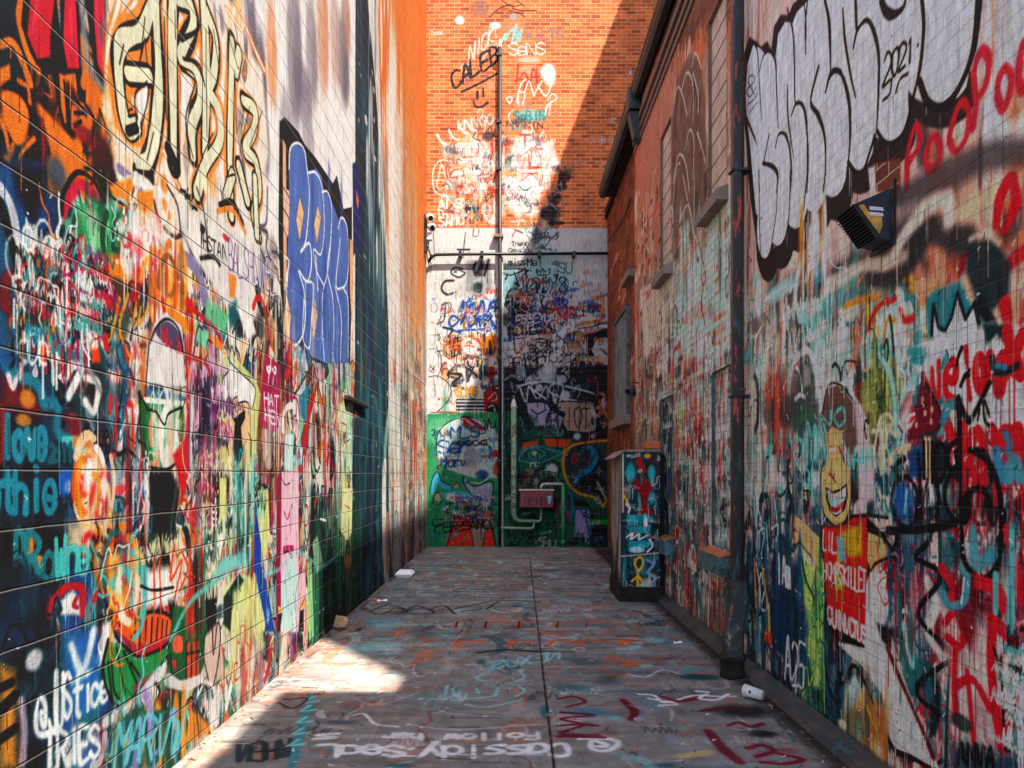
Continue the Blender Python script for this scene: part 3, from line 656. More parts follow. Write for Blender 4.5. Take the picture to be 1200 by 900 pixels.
# --- green face-like cup with white rim, drips (tile 0,400)
W.tile(0, 400, 4)
W.Fl('d9d4d2', '690,0 860,60 870,220 680,200', .03); W.S('151414', 1.5, '700,0 690,120 680,260'); W.S('4a6f92', 6, '690,235 770,250 860,275', .03); W.S('f2ece6', 5, '680,275 770,285 865,295', .012)
W.Fl('1d7a46', '690,290 860,305 865,400 840,560 790,600 700,590 690,450', .012); W.Fl('1f6a40', '645,230 690,300 690,560 665,500', .012); W.FIELD(720, 360, 850, 560, 26, 'e9e4df f2ece6 9fd0b0 1d7a46 e08a6a', 'vsf', .8)
W.S('151414', 2, '690,320 730,330 770,390 790,340 850,310'); W.S('151414', 2, '650,240 690,310'); W.S('151414', 2, '655,240 660,480 690,560'); W.S('151414', 1.5, '840,360 870,270'); W.S('151414', 2.5, '700,590 780,600 840,560')
W.Fl('16262b', '700,610 800,600 840,700 820,900 700,900', .03); W.S('0d1518', 5, '760,620 740,880'); W.S('4a5f5a', 4, '830,660 800,880', .05)
W.Fl('c8232b', '810,530 880,450 890,600 860,740 840,660', .03); W.S('e2501c', 4, '850,500 870,620'); W.FIELD(885, 150, 1010, 480, 50, '5a2a5c 2a2a4c c8a0c0 a3145c 12202a f0ece6', 'dsvt', .8)
W.S('b01824', 3, '870,60 880,220 875,420 850,760', drip=2); W.S('b01824', 4, '880,70 960,100 985,160')
W.FIELD(900, 500, 1010, 780, 40, '151414 5a6a6e d9d4d2 c8507a e7b48e', 'sdvt', .7); W.S('c81a5c', 1.4, '860,800 900,860 870,770 880,850 900,780')
W.S('f2ece6', 3, '1010,740 1010,880'); W.S('151414', 3.5, '1000,750 1005,890')
for y in (770, 800, 830, 860): W.S('f2ece6', 2, f'995,{y} 1018,{y+4}')
W.S('151414', 2, '1130,640 1140,600 1155,650 1135,690'); W.FIELD(1080, 620, 1190, 900, 40, '3fa0a0 12302f 8fd0cc f0ece6 c9d08a', 'vds', .7); W.Fl('d2d68e', '1030,640 1060,640 1060,820 1030,830', .012)
# hatted mouth
W.S('151414', 3, '500,560 530,520 560,530 600,510 650,560'); W.Fl('c8505c', '520,520 545,520 540,560 515,555', .02); W.Fl('7f9ab8', '590,540 640,550 640,590 590,590', .02); W.Fl('8f9aa8', '510,600 660,600 620,680 520,690', .03); W.Fl('e0525e', '510,680 620,670 610,720 540,720', .02); W.B('e9b0b0', 580, 655, 18, 25); W.S('33404a', 2, '540,730 580,740 575,830')
W.T('151414', 1.4, 'KOB', 440, 480, 510, 490, 70, slant=.1); W.T('151414', 1.3, 'UNDR', 440, 525, 515, 530, 40, slant=.1); W.S('151414', 1.5, '450,530 490,525')
W.S('151414', 1.5, '575,230 560,310 545,370'); W.S('b01824', 2.5, '540,270 550,330 530,460', drip=2)
for d in ('620,300 625,500', '590,300 600,480', '520,260 515,330'): W.S('c8232b', 3, d, .012)
# --- dark side with teal handwriting
W.Fl('7a1a22', '0,130 60,180 140,240 230,330 180,360 0,310', .06, .9); W.B('d08a3a', 130, 270, 50, 60, .9); W.Fl('a81f22', '0,300 40,330 30,560 0,570', .04); W.B('d08a3a', 110, 370, 50, 40, .8)
W.S('1f7f92', 7, '0,50 40,130 90,170 150,180 190,230 210,290 270,300 270,420 330,470 380,520', .03)
W.S('d9ccd2', 4, '90,170 100,110 130,85 160,110 165,150'); W.S('d9ccd2', 3, '40,160 60,220 75,180'); W.S('5fb8bc', 6, '330,470 420,550 480,640 500,760 530,900', .012); W.S('5fb8bc', 5, '300,460 370,470 400,530')
W.S('f2ece6', 4, '270,60 310,130 270,180'); W.S('151414', 3, '270,180 310,230 290,290 270,240'); W.S('f2ece6', 6, '300,170 340,110 380,130 320,260', .02); W.S('e9e2da', 5, '400,170 460,200 440,330 400,280', .02); W.S('8d8a90', 4, '400,100 440,170 470,230', .03)
W.T('1f8a9c', 4.6, 'love', 20, 545, 225, 545, 190, gap=.25)
W.T('1f8a9c', 4.6, 'othie', -60, 800, 270, 790, 190, gap=.2)
W.T('14606a', 3, '2oll', 225, 560, 350, 560, 80)
W.B('2a6ac0', 310, 660, 50, 90, .95); W.B('9cc0e0', 320, 680, 22, 40, .8); W.S('a81f22', 8, '370,590 350,700 370,760'); W.S('e2501c', 7, '420,640 460,700 410,740'); W.FIELD(380, 600, 490, 800, 30, 'e2762a c8232b efc8a0 f0ece6 f09a3a', 'bf', .8)
W.FIELD(600, 600, 690, 880, 26, '14303c a81f22 f0ece6 3f7fa8 12202a', 'vds', .8)
W.tile(0, 600, 7.5)
W.Fl('0a171d', '-40,180 430,160 600,240 560,560 380,620 -40,700', .06, .92); W.Fl('e9c9a0', '590,110 1100,40 1130,420 900,470 600,300', .06, .8); W.B('e8963a', 860, 170, 50, 60); W.S('e8852c', 5, '280,230 270,400 350,420 340,480')
W.T('1f8088', 4.6, 'BRo', 130, 640, 500, 570, 440, h1=340, gap=.22); W.T('55b8b4', 3.8, 'Wner', 490, 570, 900, 480, 340, h1=270, gap=.15, drip=1)
W.S('c8162c', 5, '740,250 780,200 840,240', .03); W.S('b01830', 7, '420,900 450,800 520,720 600,660 720,680 720,900', .02); W.Fl('f0ece6', '540,780 640,690 690,760 700,900 540,900', .02); W.S('b01830', 4, '670,760 650,820 680,840'); W.S('b01830', 4, '840,730 830,770 855,720')
W.B('d6d4d8', 60, 680, 70, 160, .95); W.S('151414', 2, '30,620 50,900'); W.S('151414', 1.6, '0,680 100,670'); W.B('8f9ab0', 300, 830, 90, 110, .85); W.S('151414', 3, '160,850 210,750 250,830 190,890'); W.B('c9ccd4', 145, 790, 40, 80, .8); W.B('1a3f7a', 140, 850, 80, 60, .7)
W.FIELD(880, 380, 1120, 560, 26, '14707a 1b3a5c e2762a 151414', 'vsf', .7); W.S('e2762a', 5, '1060,640 1080,520 1150,480', .02)
# --- bottom left: sweet-wrapped fish shapes, names, stripes
W.tile(0, 600, 3)
W.FIELD(0, 250, 130, 900, 110, '0a171d 0f2f3a 123a48 1d4468 14505a 0a171d', 'bbs', 1.1)
W.Fl('c8873a', '0,540 50,560 60,900 0,900', .05); W.S('0a171d', 7, '0,620 40,600'); W.S('0a171d', 8, '0,700 50,650'); W.S('0a171d', 8, '0,800 55,760'); W.S('b8a0b0', 5, '75,660 85,760 80,880', .03)
W.B('d9d4d8', 120, 520, 40, 50, .85)
W.Fl('2a6aa8', '240,440 340,400 345,560 330,700 250,720', .05, .9); W.S('d6dfe8', 6, '250,470 290,560 330,420', .03); W.S('8fc0dc', 4, '255,600 320,560', .03)
W.Fl('f2ece6', '360,400 410,370 400,480 350,540', .03); W.S('e9e4e2', 4, '385,400 350,470 370,520')
W.T('eef0f2', 3.4, '@', 115, 790, 190, 770, 160, soft=.02); W.T('eef0f2', 3.4, 'JUStice', 165, 765, 385, 655, 190, h1=95, soft=.02, gap=.15)
W.T('eef0f2', 3.4, 'TRIES', 165, 905, 360, 855, 120, h1=110, soft=.02, gap=.2)
# striped orange and green wrapped shape
W.Fl('e2602a', '400,290 440,250 470,360 470,450 430,440 390,380', .012, sm=True); W.Fl('8f1a44', '400,400 450,450 480,490 450,480', .015)
W.Fl('e2663a', '470,470 480,400 530,360 600,370 600,430 540,480 500,500', .012, sm=True); W.Fl('b01a3c', '470,460 520,470 600,440 560,500 480,515', .02)
for x in (495, 515, 535, 555, 572, 588): W.S('151414', 1.8, f'{x},{372+abs(545-x)//4} {x-4},{470-(x-495)//3}')
for d in ('410,300 440,400', '430,280 460,370', '400,330 420,400'): W.S('151414', 1.8, d)
W.Fl('1f8a52', '380,450 420,470 480,520 590,480 600,500 500,620 440,670 395,670 365,560', .01); W.Fl('b02a3a', '470,610 560,550 470,640', .02)
for d in ('390,480 400,620 420,660', '410,480 440,640', '435,490 480,600', '460,530 500,590', '380,530 395,660'): W.S('151414', 2, d)
W.S('151414', 3, '395,300 400,420 470,500 520,500 590,460 605,380 560,350 500,365 465,440'); W.S('151414', 3, '380,450 362,560 400,675 450,668 580,520 600,480')
W.Fl('1f6a48', '465,340 510,330 520,360 475,400', .012); W.S('151414', 2.5, '465,340 510,335')
# bus-like green shape
W.Fl('17643e', '610,330 720,340 740,480 700,600 600,580 590,480', .015); W.Fl('e06a4a', '610,440 640,440 640,490 610,490', .012, sm=True); W.Fl('c85a3a', '655,460 700,450 700,590 655,600', .02); W.Fl('c03a4a', '600,520 620,520 620,570', .015)
for d in ('655,460 655,590', '675,455 672,590', '690,450 690,580', '600,500 610,580 680,610', '610,440 590,480', '655,500 700,490'): W.S('151414', 2, d)
W.Fl('c83a5a', '660,360 690,290 690,400 665,430', .02); W.S('151414', 1.6, '665,360 670,420'); W.FIELD(660, 170, 720, 330, 20, '151414 1f6a48 c8232b e2762a', 'vds', .7)
W.S('6fb8b4', 5, '600,450 660,330 720,270 780,230', .04); W.S('7a1f2a', 3, '500,265 560,270 610,260')
W.Fl('ece6e2', '450,220 560,200 640,180 640,300 540,330 460,330', .05)
for d in ('480,210 500,170 510,280', '540,160 545,300', '610,130 600,240 640,170 615,300', '640,140 660,200 630,280', '560,180 565,310'): W.S('e0521c', 3, d, .012, drip=2)
W.FIELD(380, 180, 480, 330, 30, 'e8852c f0b060 c8232b 5fb3b0 efe3c8', 'bsf', .8)
W.S('151414', 2.5, '495,260 540,275 610,265')
# grey cradle strokes and hearts
W.S('d6cfcf', 9, '590,590 640,610 700,590 720,560', .02); W.S('d6cfcf', 7, '660,620 640,700', .02); W.S('d6cfcf', 8, '370,740 460,680 560,560', .03); W.B('b02a3a', 580, 660, 40, 40, .9)
W.Fl('cdb0a4', '720,440 770,380 790,560 740,620 715,560', .03); W.S('151414', 2.2, '740,620 715,500 725,420 745,390 750,500 765,390 775,430 765,540 745,630'); W.S('e9dcd6', 4, '700,590 750,620 760,750', .03); W.Fl('e9dcd6', '710,660 775,650 770,750 745,750', .03); W.S('151414', 1.6, '735,650 732,700')
W.S('e8e4e0', 7, '795,690 820,560 820,430', .02); W.Fl('cfd58e', '820,280 900,220 930,470 830,640 810,560', .05, .85); W.Fl('b4563e', '790,720 880,560 930,520 930,560', .05, .8); W.FIELD(830, 480, 930, 640, 26, 'b03a3a 8a8aa0 c86a4a d9d4c8', 'vs', .7)
W.Fl('1c4030', '640,640 660,720 640,890 540,900 400,870 390,760 470,700', .06, .9); W.FIELD(400, 700, 650, 900, 40, '14606a 7fc4cc 1d5a46 a08ac0 e2963a', 'fvs', .8); W.T('6fb8c8', 3.4, 'MARVW', 400, 900, 640, 830, 150, gap=.1, slant=.15)
W.Fl('d98a3a', '670,690 720,730 745,770 650,820', .03); W.S('6b4a2a', 3, '690,690 700,790', .03); W.B('b8a89c', 690, 830, 50, 40, .8)
# --- blue field with dark and white lightning (tile 0,200)
W.tile(0, 200, 4)
W.Fl('1b4f80', '0,-20 40,0 90,120 220,260 270,440 300,700 200,880 0,900', .08, .95); W.FIELD(0, 0, 270, 780, 60, '1b5a8a 164470 246a94 12304c', 'b', 1.0, .6)
W.Fl('0d1a24', '70,0 210,0 200,120 160,270 90,120', .05); W.Fl('1f5a72', '0,100 60,200 120,480 190,600 210,760 160,860 0,840', .03, .9)
W.S('0c141a', 7, '0,140 50,300 110,520 150,480 190,600 220,760 230,880', .012); W.S('c8ccd8', 6, '0,80 50,160 80,300 110,460', .012); W.S('c8ccd8', 5, '110,490 120,350 170,480 210,640 235,830', .012)
W.S('7a1420', 7, '40,640 20,560 50,490 90,530 80,620 60,690', .03); W.S('7a1420', 4, '0,600 15,640', .03)
for d in ('130,560 150,720', '180,700 170,880', '90,720 95,880', '60,740 65,850'): W.S('0c141a', 3, d)
W.FIELD(60, 310, 330, 860, 150, '151414 151414 f4f0ea c8232b 2f8f98 f4f0ea 1b5f80 e2762a', 'tsdtod', .75, .9)
W.FIELD(300, 430, 415, 740, 110, '151414 f4f0ea c8232b 5fb3b0 a3145c f4f0ea 16404d', 'tsdto', .7, .9)
W.UVFIELD(9.55, 1.2, 10.7, 7.0, 75, 'ece4dc d8d0c8 a8acb0 e8dcd0 c8b8ac f0ece6', 'v', 2.6, .85)
W.UVFIELD(9.6, 0, YB, 3.4, 240, '1f2a2e c8382a f0ece6 3f7f88 e0c8b0 151414 d98a50 7fb0b0 f0ece6', 'dstvo', 1.1, .85)
W.UVFIELD(9.6, 3.2, YB, 10, 160, 'c86a2c e08a4c b85a24 e8a068 d07030', 'd', 2.2, .8)
for z in np.arange(1.2, 12.4, .076):
    W._stroke([(9.75, z), (YB, z)], .014, hexc('e0b48c'), .012, .38)
    for k in range(14):
        y = W.r.uniform(9.8, YB); W._stroke([(y, z+.01), (y+.2, z+.01)], .055, hexc(['b85a22', 'd88a50', 'a84c1c', 'e09860'][k % 4]), .012, .16 if z > 4 else .08)
W.WEAR(350, 2.1, 7.4, 0, 3.2, (.004, .018)); W.WEAR(200, 7.4, YB, 0, 8)
W.DRIPS(1500, 2.0, 7.4, .05, 3.2)
W.DRIPS(900, 7.4, YB, .05, 4.5, L=(.1, .6))
W.FLECKS(450, 2.1, 7.4, .1, 2.6)
# ================================================================== RIGHT WALLS paint (u = Y, v = Z)
# near painted-brick building: y from -4 to YJ; far brick building beyond the downpipe
YJ = 5.25
us = growing([(-4, 1.2, .08), (1.2, 2.1, .012), (2.1, 3.0, .0038), (3.0, 4.0, .0055), (4.0, YJ, .0075)])
vs = growing([(0, 3.0, .0038), (3.0, 5.2, .0065), (5.2, 6.7, .06)])
Rn = Canvas('x', XR, us, vs, 'b9aaa2', cover=.92, seed=21)
W = Rn
W.ws, W.dn = .58, 1.7
W.UVFIELD(-4, 0, 2.3, 3.5, 400, 'd9c9c0 c8232b 2f7f86 0e2a33 e2762a f0ece6 8d8a90', size=1.6)
W.tile(0, 0, 1)
W.Fl('b09c96', '870,-300 1500,-300 1500,240 1040,260 930,330 870,330', .1, cov=.85)
W.FIELD(872, -100, 1200, 330, 90, 'd0c0ba bfb0ae c9b4ac b8a49e', 'bv', 1.4, .7)
W.FIELD(875, -20, 905, 330, 12, '8a4a34 7a3f2c', 'v', .6, .8)
# mid zone: smudged grey band, peach and rust wash
W.Fl('4a4648', '880,330 940,320 1000,300 1060,250 1130,200 1200,150 1260,130 1260,300 1100,330 1020,400 900,430', .1, .85)
W.FIELD(875, 320, 1060, 470, 150, '3c393b 55504f 8a6a60 c9b0a6 d97a5a b8a8a4 5fa8a4 2f4a50 e0c8bc', 'bvsdv', .9, .85)
W.FIELD(1020, 330, 1110, 450, 70, 'e8852c c8232b f0a83a 3c393b e0c8bc 2f4a50 d86a4a', 'bvfs', .8)
W.FIELD(1080, 130, 1260, 400, 60, 'd9b8a8 e8a080 3c393b c9b4b0 d86a4a', 'bvb', 1.3, .8)
W.FIELD(875, 330, 1090, 570, 170, 'b8dcd4 8fc8c0 5fa8a4 d8e8e0 6fb8b4 e8e0d8 3f8088', 'fbsvtd', .8, .75)
# lower zones
W.FIELD(872, 450, 1080, 900, 330, '1f4a54 2f6a74 6fb3b0 9a8a86 d0c0ba 7fc0bc 3a2a2c c8707a 1f5060 18404c e0d0c8', 'bsodftv', .9)
W.FIELD(1060, 430, 1240, 900, 330, 'c81a30 e0d0c8 5fa0a4 0e2a33 d9c4bc 2f6a74 a81a34 e8dcd4 7f2a3a', 'bsodftv', 1.1)
W.FIELD(872, 640, 990, 880, 120, '12405a 1a4f70 0f2c3c 2f6a74 18384a 5f8fa0', 'bvs', 1.0)
W.FIELD(1200, -100, 1900, 1000, 200, 'c81a30 e0d0c8 5fa0a4 0e2a33 d9c4bc 2f6a74', 'bsodft', 1.4)
W.FIELD(1140, -20, 1210, 230, 40, 'a8b4c0 c4ccd4 d97a5a e0d0c8 c9b4ac', 'vbd', 1.1, .85)
W.FIELD(874, 580, 1000, 880, 90, '0f2c3c 12343e 123a5a 1a4650 14262c', 'bsf', .8, .85)
W.FIELD(1040, 560, 1240, 900, 90, '12343e 0e2a33 2f6a74 4a1220 16404d', 'bsfd', .8, .8)
# big white bubble letters with dark drop shadow
big = '893,305 884,240 879,170 873,120 876,75 883,52 892,58 897,64 904,57 909,66 912,40 920,26 929,27 934,14 950,-2 1000,-60 1150,-120 1146,10 1140,50 1130,85 1115,115 1098,122 1085,117 1076,98 1070,130 1060,150 1045,166 1033,165 1027,153 1020,182 1008,201 998,199 993,188 987,222 975,242 965,248 954,240 946,256 934,268 925,264 918,284 905,296'
sh = ' '.join('%g,%g' % (float(p.split(',')[0])+dx, float(p.split(',')[1])+dy) for p in big.split() for dx, dy in [(9, 34)])
sc = [(896, 303, 9), (911, 288, 12), (932, 268, 14), (953, 249, 15), (975, 231, 17), (1003, 200, 21), (1040, 166, 25), (1097, 123, 38)]
def oval(x, y, rx, ry): return ' '.join('%.1f,%.1f' % (x+rx*math.cos(t*.3927), y+ry*math.sin(t*.3927)) for t in range(16))
W.Fl('3a3231', ' '.join('%g,%g' % (float(p.split(',')[0])-5, float(p.split(',')[1])-9) for p in big.split()), .012)
for x, y, rx in sc: W.Fl('3a3231', oval(x+4, y-16, rx+5, 44), .012)
W.Fl('ecddd3', '886,250 879,170 873,120 876,75 883,52 892,58 897,64 904,57 909,66 912,40 920,26 929,27 934,14 950,-2 1000,-60 1150,-120 1146,10 1140,50 1133,78 1100,100 1064,100 1064,130 1022,150 1020,170 990,190 986,205 962,215 945,232 926,245 903,268', .008)
for x, y, rx in sc:
    W.Fl('ecddd3', oval(x, y-34, rx, 34), .008)
W.DRIPS(120, 2.4, 4.8, 2.6, 4.6)
W.ws = .74
W.tile(690, 0, 4)
for w, d in ((3, '770,200 790,240 800,400 810,570'), (4, '800,330 820,260 850,240 875,290 880,420 888,600'), (3, '930,40 960,180 965,440 968,480'), (3, '1010,20 1018,120 1015,250'), (3.5, '1110,0 1125,120 1135,340'), (4, '950,540 970,490 1000,490 1020,560 1025,680 1022,900'), (3.5, '1075,310 1040,470 1080,540 1105,640 1110,760 1100,900'), (4.5, '1110,430 1130,350 1160,330 1200,370'), (3, '930,400 935,560 960,740'), (4, '875,690 890,630 920,630 940,690 950,800 945,900'), (3, '845,630 820,760'), (5, '815,765 860,780 885,820 880,900'), (2.5, '797,820 800,900')):
    W.S('2e2524', w, d, .008, taper=True)
W.Fl('3a2c28', '720,400 735,560 790,690 780,640 740,540 735,420', .01)
W.T('1d1a1a', 1.6, '&', 735, 460, 790, 440, 100, slant=.1); W.S('1d1a1a', 1.6, '745,490 770,470 790,440'); W.S('1d1a1a', 1.6, '750,530 790,480')
W.tile(690, 200, 4)
for d in ('797,0 800,200 805,420', '885,0 880,180 860,320', '945,0 940,180 930,280', '1025,0 1015,100 1005,200', '1110,0 1100,90'): W.S('2e2524', 2.6, d, .008)
W.tile(900, 0, 4)
for w, d in ((3.5, '185,0 175,130 178,250'), (3.5, '265,0 290,120 295,330'), (4.5, '270,430 290,360 320,330 350,360 380,480 385,640 375,780'), (3.5, '350,40 360,180 385,340 410,455'), (3.5, '410,0 415,130'), (4.5, '400,225 420,140 465,95 500,160 520,280 515,500 508,620'), (4.5, '720,-20 730,120 715,300 690,420'), (7, '530,0 550,50 585,70 630,40 645,0'), (3, '240,310 200,480 230,540 265,640 270,780 262,900'), (3, '110,540 135,480 165,500 180,600 190,740 183,900')):
    W.S('2e2524', w, d, .008, taper=True)
W.S('2e2524', 6, '990,-20 975,150 950,280 890,420 820,500 750,480 710,380', .008); W.S('2e2524', 4, '510,610 540,660 580,670 640,610 690,420', .008); W.S('2e2524', 3.5, '375,760 410,805 450,790 500,640', .008)
W.T('1d1817', 2.6, '2021', 535, 400, 690, 270, 140, h1=110, gap=.2, slant=.05); W.S('1d1817', 2.6, '540,470 570,440 580,370'); W.S('1d1817', 2.6, '600,430 620,370 655,345'); W.B('1d1817', 702, 212, 8, 14); W.B('1d1817', 538, 400, 8, 14)
W.ws = .58
# red looped word
for d in ('650,880 655,720 690,590 715,640 700,700 660,760', '750,800 740,720 775,640 805,690 790,780 755,790', '850,640 870,560 905,480 940,520 930,640 880,710 850,660', '960,600 975,480 965,340 1000,240 1035,280 1020,400 980,460', '1075,440 1080,380 1110,320 1140,360 1130,450 1100,510 1075,450', '1180,300 1175,380 1200,420 1240,300 1200,200 1180,280'):
    W.S('b8283a', 6.5, d, .02, .9)
W.Fl('8a3f2c', '490,770 620,740 620,900 490,900', .02, cov=.1); W.Fl('d9ccc4', '470,790 500,780 505,900 480,900', .02)
# grey sooty wave and white wave
W.tile(900, 200, 4)
W.S('4a4648', 22, '600,130 760,60 900,-10 1000,-60 1200,-90', .09, .8); W.S('3a3b3d', 26, '480,500 600,480 680,370 760,280 860,310 930,330', .08, .9)
W.S('d8c6bc', 14, '280,540 440,450 560,430 640,300 740,180 840,130 850,230', .06, .85); W.S('c9b4a8', 9, '480,420 560,440 640,400', .06, .7)
W.Fl('e0b090', '860,180 1000,100 1080,60 1080,160 900,240', .06, .7); W.S('b8152a', 9, '1070,250 1090,120 1140,40 1160,160 1110,270', .02); W.S('b8152a', 8, '1140,430 1200,380', .03)
W.Fl('2f4044', '940,340 1060,310 1140,440 1130,580 1050,660 970,600 930,470', .03); W.S('c8b4ac', 4, '950,320 1020,290 1080,340', .04); W.Fl('7a1a28', '890,500 905,400 935,390 920,470', .03)
W.S('d8745a', 6, '1150,350 1200,290', .05); W.B('8fb8bc', 60, 560, 90, 60, .8); W.B('5f8f98', 240, 480, 40, 60, .7)
W.S('a8d0c8', 6, '0,600 60,560 140,530', .06, .8); W.S('e8dcd4', 4, '30,620 30,760', .02); W.S('e8dcd4', 4, '85,600 90,740', .02)
W.FIELD(150, 240, 270, 360, 20, 'e2803a f0ece6 a8c8d4 e0d0c8', 'vd', .7)
for d in ('470,740 500,660 540,620', '560,620 600,600', '620,650 640,700 680,690'): W.S('c8232b', 6, d, .03)
W.S('e8852c', 6, '360,640 420,610 520,590', .05); W.S('e8852c', 4, '540,800 560,700 590,700', .03); W.S('2a2426', 3, '570,680 580,740 590,850')
# white star burst with teal outline, red and black writing
W.Fl('2f7f88', '700,900 750,800 740,600 780,560 830,540 900,520 960,640 1000,700 1060,780 1140,820 1140,1100 680,1100', .03)
W.Fl('eadcd2', '730,900 740,800 765,810 775,640 800,740 815,760 855,700 885,590 925,700 970,630 990,760 1030,720 1020,830 1070,790 1060,1000 700,1000', .008)
for d in ('765,800 775,630 800,735 830,750 860,690 888,575 925,695 968,620 995,755 1035,715 1020,825'): pass
W.S('0e2a33', 4, '765,800 775,630 800,735 830,750 860,690 888,575 925,695 968,620 995,755 1035,715 1020,825 1075,785', .012, sm=False); W.Fl('0f2a30', '960,640 1000,560 1130,830 1060,800 1020,720', .02)
W.S('c41226', 9, '1110,620 1130,760 1160,900', .02); W.S('c41226', 9, '1190,720 1160,830', .02); W.B('c41226', 1120, 860, 40, 60)
W.tile(1040, 380, 5)
W.Fl('e6d6cc', '200,100 600,0 800,0 800,620 420,620 330,420 220,330 150,240', .04, .95)
W.S('3a8a92', 8, '130,160 210,170 200,210 150,200', .03); W.Fl('0f3a40', '560,0 700,0 720,150 640,60 580,120', .02)
red = 'd01428'
for w, d in ((4.5, '205,290 250,370 260,260 275,380 300,420 300,220'), (8, '345,310 390,330 400,240 370,220 340,300 345,400 390,460'), (5, '460,140 470,300 485,440'), (9, '540,200 515,260 530,370 560,370 575,270 540,200'), (9, '600,180 640,330 660,400 690,270 700,180'), (11, '700,40 740,200 780,300'), (10, '790,60 750,180 740,280'), (9, '670,180 660,240 730,250')): W.S(red, w, d, .014, drip=1)
W.Fl('3f8a94', '345,150 365,210 300,290 280,380 300,270', .012); W.S('12363c', 2, '345,150 370,215'); W.S('12363c', 6, '610,200 630,270 690,280 760,240', .02); W.S('3f7f98', 6, '640,240 690,250', .02)
W.S('1a1718', 4, '435,140 415,190 405,250'); W.S('1a1718', 4, '480,270 450,310 430,360'); W.S('1a1718', 3, '450,310 480,300')
# mushroom
W.Fl('6e1a32', '200,310 240,380 310,510 305,600 250,650 200,640 120,700 115,660 160,560 175,420', .015, sm=False); W.S('2a1a20', 2.5, '200,310 250,390 310,510 305,600 240,655'); W.Fl('3c4a46', '190,640 260,640 310,600 280,660 200,680', .02)
for x, y in ((205, 440), (260, 500), (170, 590), (220, 520), (255, 570)): W.B('d8a890', x, y, 12, 26)
W.Fl('e0b890', '215,660 255,660 260,900 215,900', .012); W.Fl('17507c', '130,730 205,710 210,900 120,900', .03); W.S('0e1a22', 4, '212,690 215,900'); W.S('0e1a22', 2, '240,690 238,900'); W.S('0e1a22', 4, '262,690 265,900')
W.Fl('c9b4b4', '60,560 130,440 160,360 120,560 70,660', .05); W.S('8fc0c0', 7, '0,240 40,430 60,700', .03); W.S('e0c0a8', 4, '0,520 20,500 25,580 0,600', .02); W.S('e0c0a8', 3.5, '0,800 50,740 130,710', .02)
W.S('8fc0c4', 8, '60,470 110,380 160,300', .05)
# lower red drips and black tag
for w, d in ((9, '345,570 370,640 400,700 420,650'), (9, '440,600 450,760 480,800 500,640'), (9, '530,620 560,700 570,800'), (9, '610,600 640,700 650,830'), (11, '680,640 670,760 720,760 730,640 690,620'), (10, '760,620 780,800'), (9, '500,860 520,900'), (8, '780,850 790,900')): W.S('c81428', w, d, .016, drip=2)
W.S('3f7f98', 7, '690,640 720,700 710,740', .03); W.S('3f8a94', 8, '330,560 360,480 420,460', .03); W.S('4f909c', 12, '710,880 740,800 780,900', .03); W.B('9fb0c0', 660, 480, 40, 60, .7); W.S('3f7f98', 9, '640,750 660,900', .03)
blk = '0d1216'
W.S(blk, 5.5, '415,430 420,620 418,900', .02); W.S(blk, 5, '420,450 470,560 500,540 560,420 600,340', .02); W.S(blk, 4.5, '480,740 560,740 600,830 610,900', .02)
for d in ('560,460 570,560 600,600', '540,500 530,560', '570,450 600,540'): W.S(blk, 2.5, d)
W.tile(900, 400, 4)
for w, d in ((5, '640,550 600,580 610,640 660,640 700,720 690,840 640,870 600,830 580,740 600,660 640,640'), (4.5, '705,530 712,640 715,850'), (4.5, '770,660 775,540 800,480 830,510 825,620 790,670'), (4.5, '785,620 800,740 790,820'), (5, '880,470 850,500 850,590 890,600 880,520'), (5, '885,600 840,650 830,750 870,830 930,840 940,760'), (5, '895,300 900,480 905,900'), (5.5, '1035,760 1020,710 980,690 930,730 920,830'), (5, '560,880 700,880 880,850'), (5, '950,510 1010,540 1060,620 1090,740 1095,900')): W.S(blk, w, d, .016)
W.Fl('2a5f9a', '600,680 640,660 680,720 670,830 620,840 595,770', .04, .9); W.S('8fc0d0', 3, '650,700 640,800', .03)
# arch in white outline and the boy with curly hair
W.Fl('4a5654', '90,360 110,180 180,60 220,160 240,300 240,420 90,420', .06, .85); W.S('e0d0c8', 8, '85,350 100,160 160,50 200,60 230,180 250,310', .015); W.S('d8c8c0', 6, '130,270 150,250 170,260', .02); W.S('d8c8c0', 4, '130,120 150,150 160,230', .02); W.Fl('8a8a88', '165,100 195,120 200,200 165,220', .03); W.S('b0303a', 2, '120,120 160,80')
W.Fl('3f6a54', '120,350 190,320 210,360 130,420', .05); W.S('c8403a', 9, '10,370 60,320', .06); W.FIELD(0, 200, 90, 400, 20, '4a4648 c8503a 7a6a66', 'bv', .8)
W.S('e0d4d0', 7, '245,320 290,190 330,210 370,190 400,260 440,330 470,480 440,560', .014); W.Fl('6b5650', '250,360 280,220 330,205 385,270 420,330 420,470 390,560 360,480 350,420 290,430 250,420', .012, sm=False)
W.S('2a201e', 2.5, '250,360 280,215 330,200 380,250 420,330 425,480')
W.Fl('c4b0b8', '400,240 440,320 500,560 500,740 400,780 420,500', .03, .9)
W.Fl('b03a34', '400,220 440,200 500,330 480,380', .04, .8); W.Fl('7f8a4a', '470,150 530,130 580,260 560,330 500,290', .04); W.FIELD(440, 90, 600, 340, 30, '2a3330 5f7a3a 8f9a60 1f2a2c a8b070', 'vbs', .7); W.S('8fc0bc', 6, '520,60 580,180 600,420', .02)
skin = 'e8a878'
W.Fl(skin, '272,440 300,400 340,420 350,560 385,600 390,740 370,840 310,860 265,810 250,690 255,610 280,560', .01, sm=False)
W.S('151414', 2.2, '260,560 248,640 255,780 290,850 340,865 380,800 392,680 390,610'); W.S('151414', 1.6, '300,560 295,620 315,660'); W.S('7a2a24', 2, '285,620 310,640')
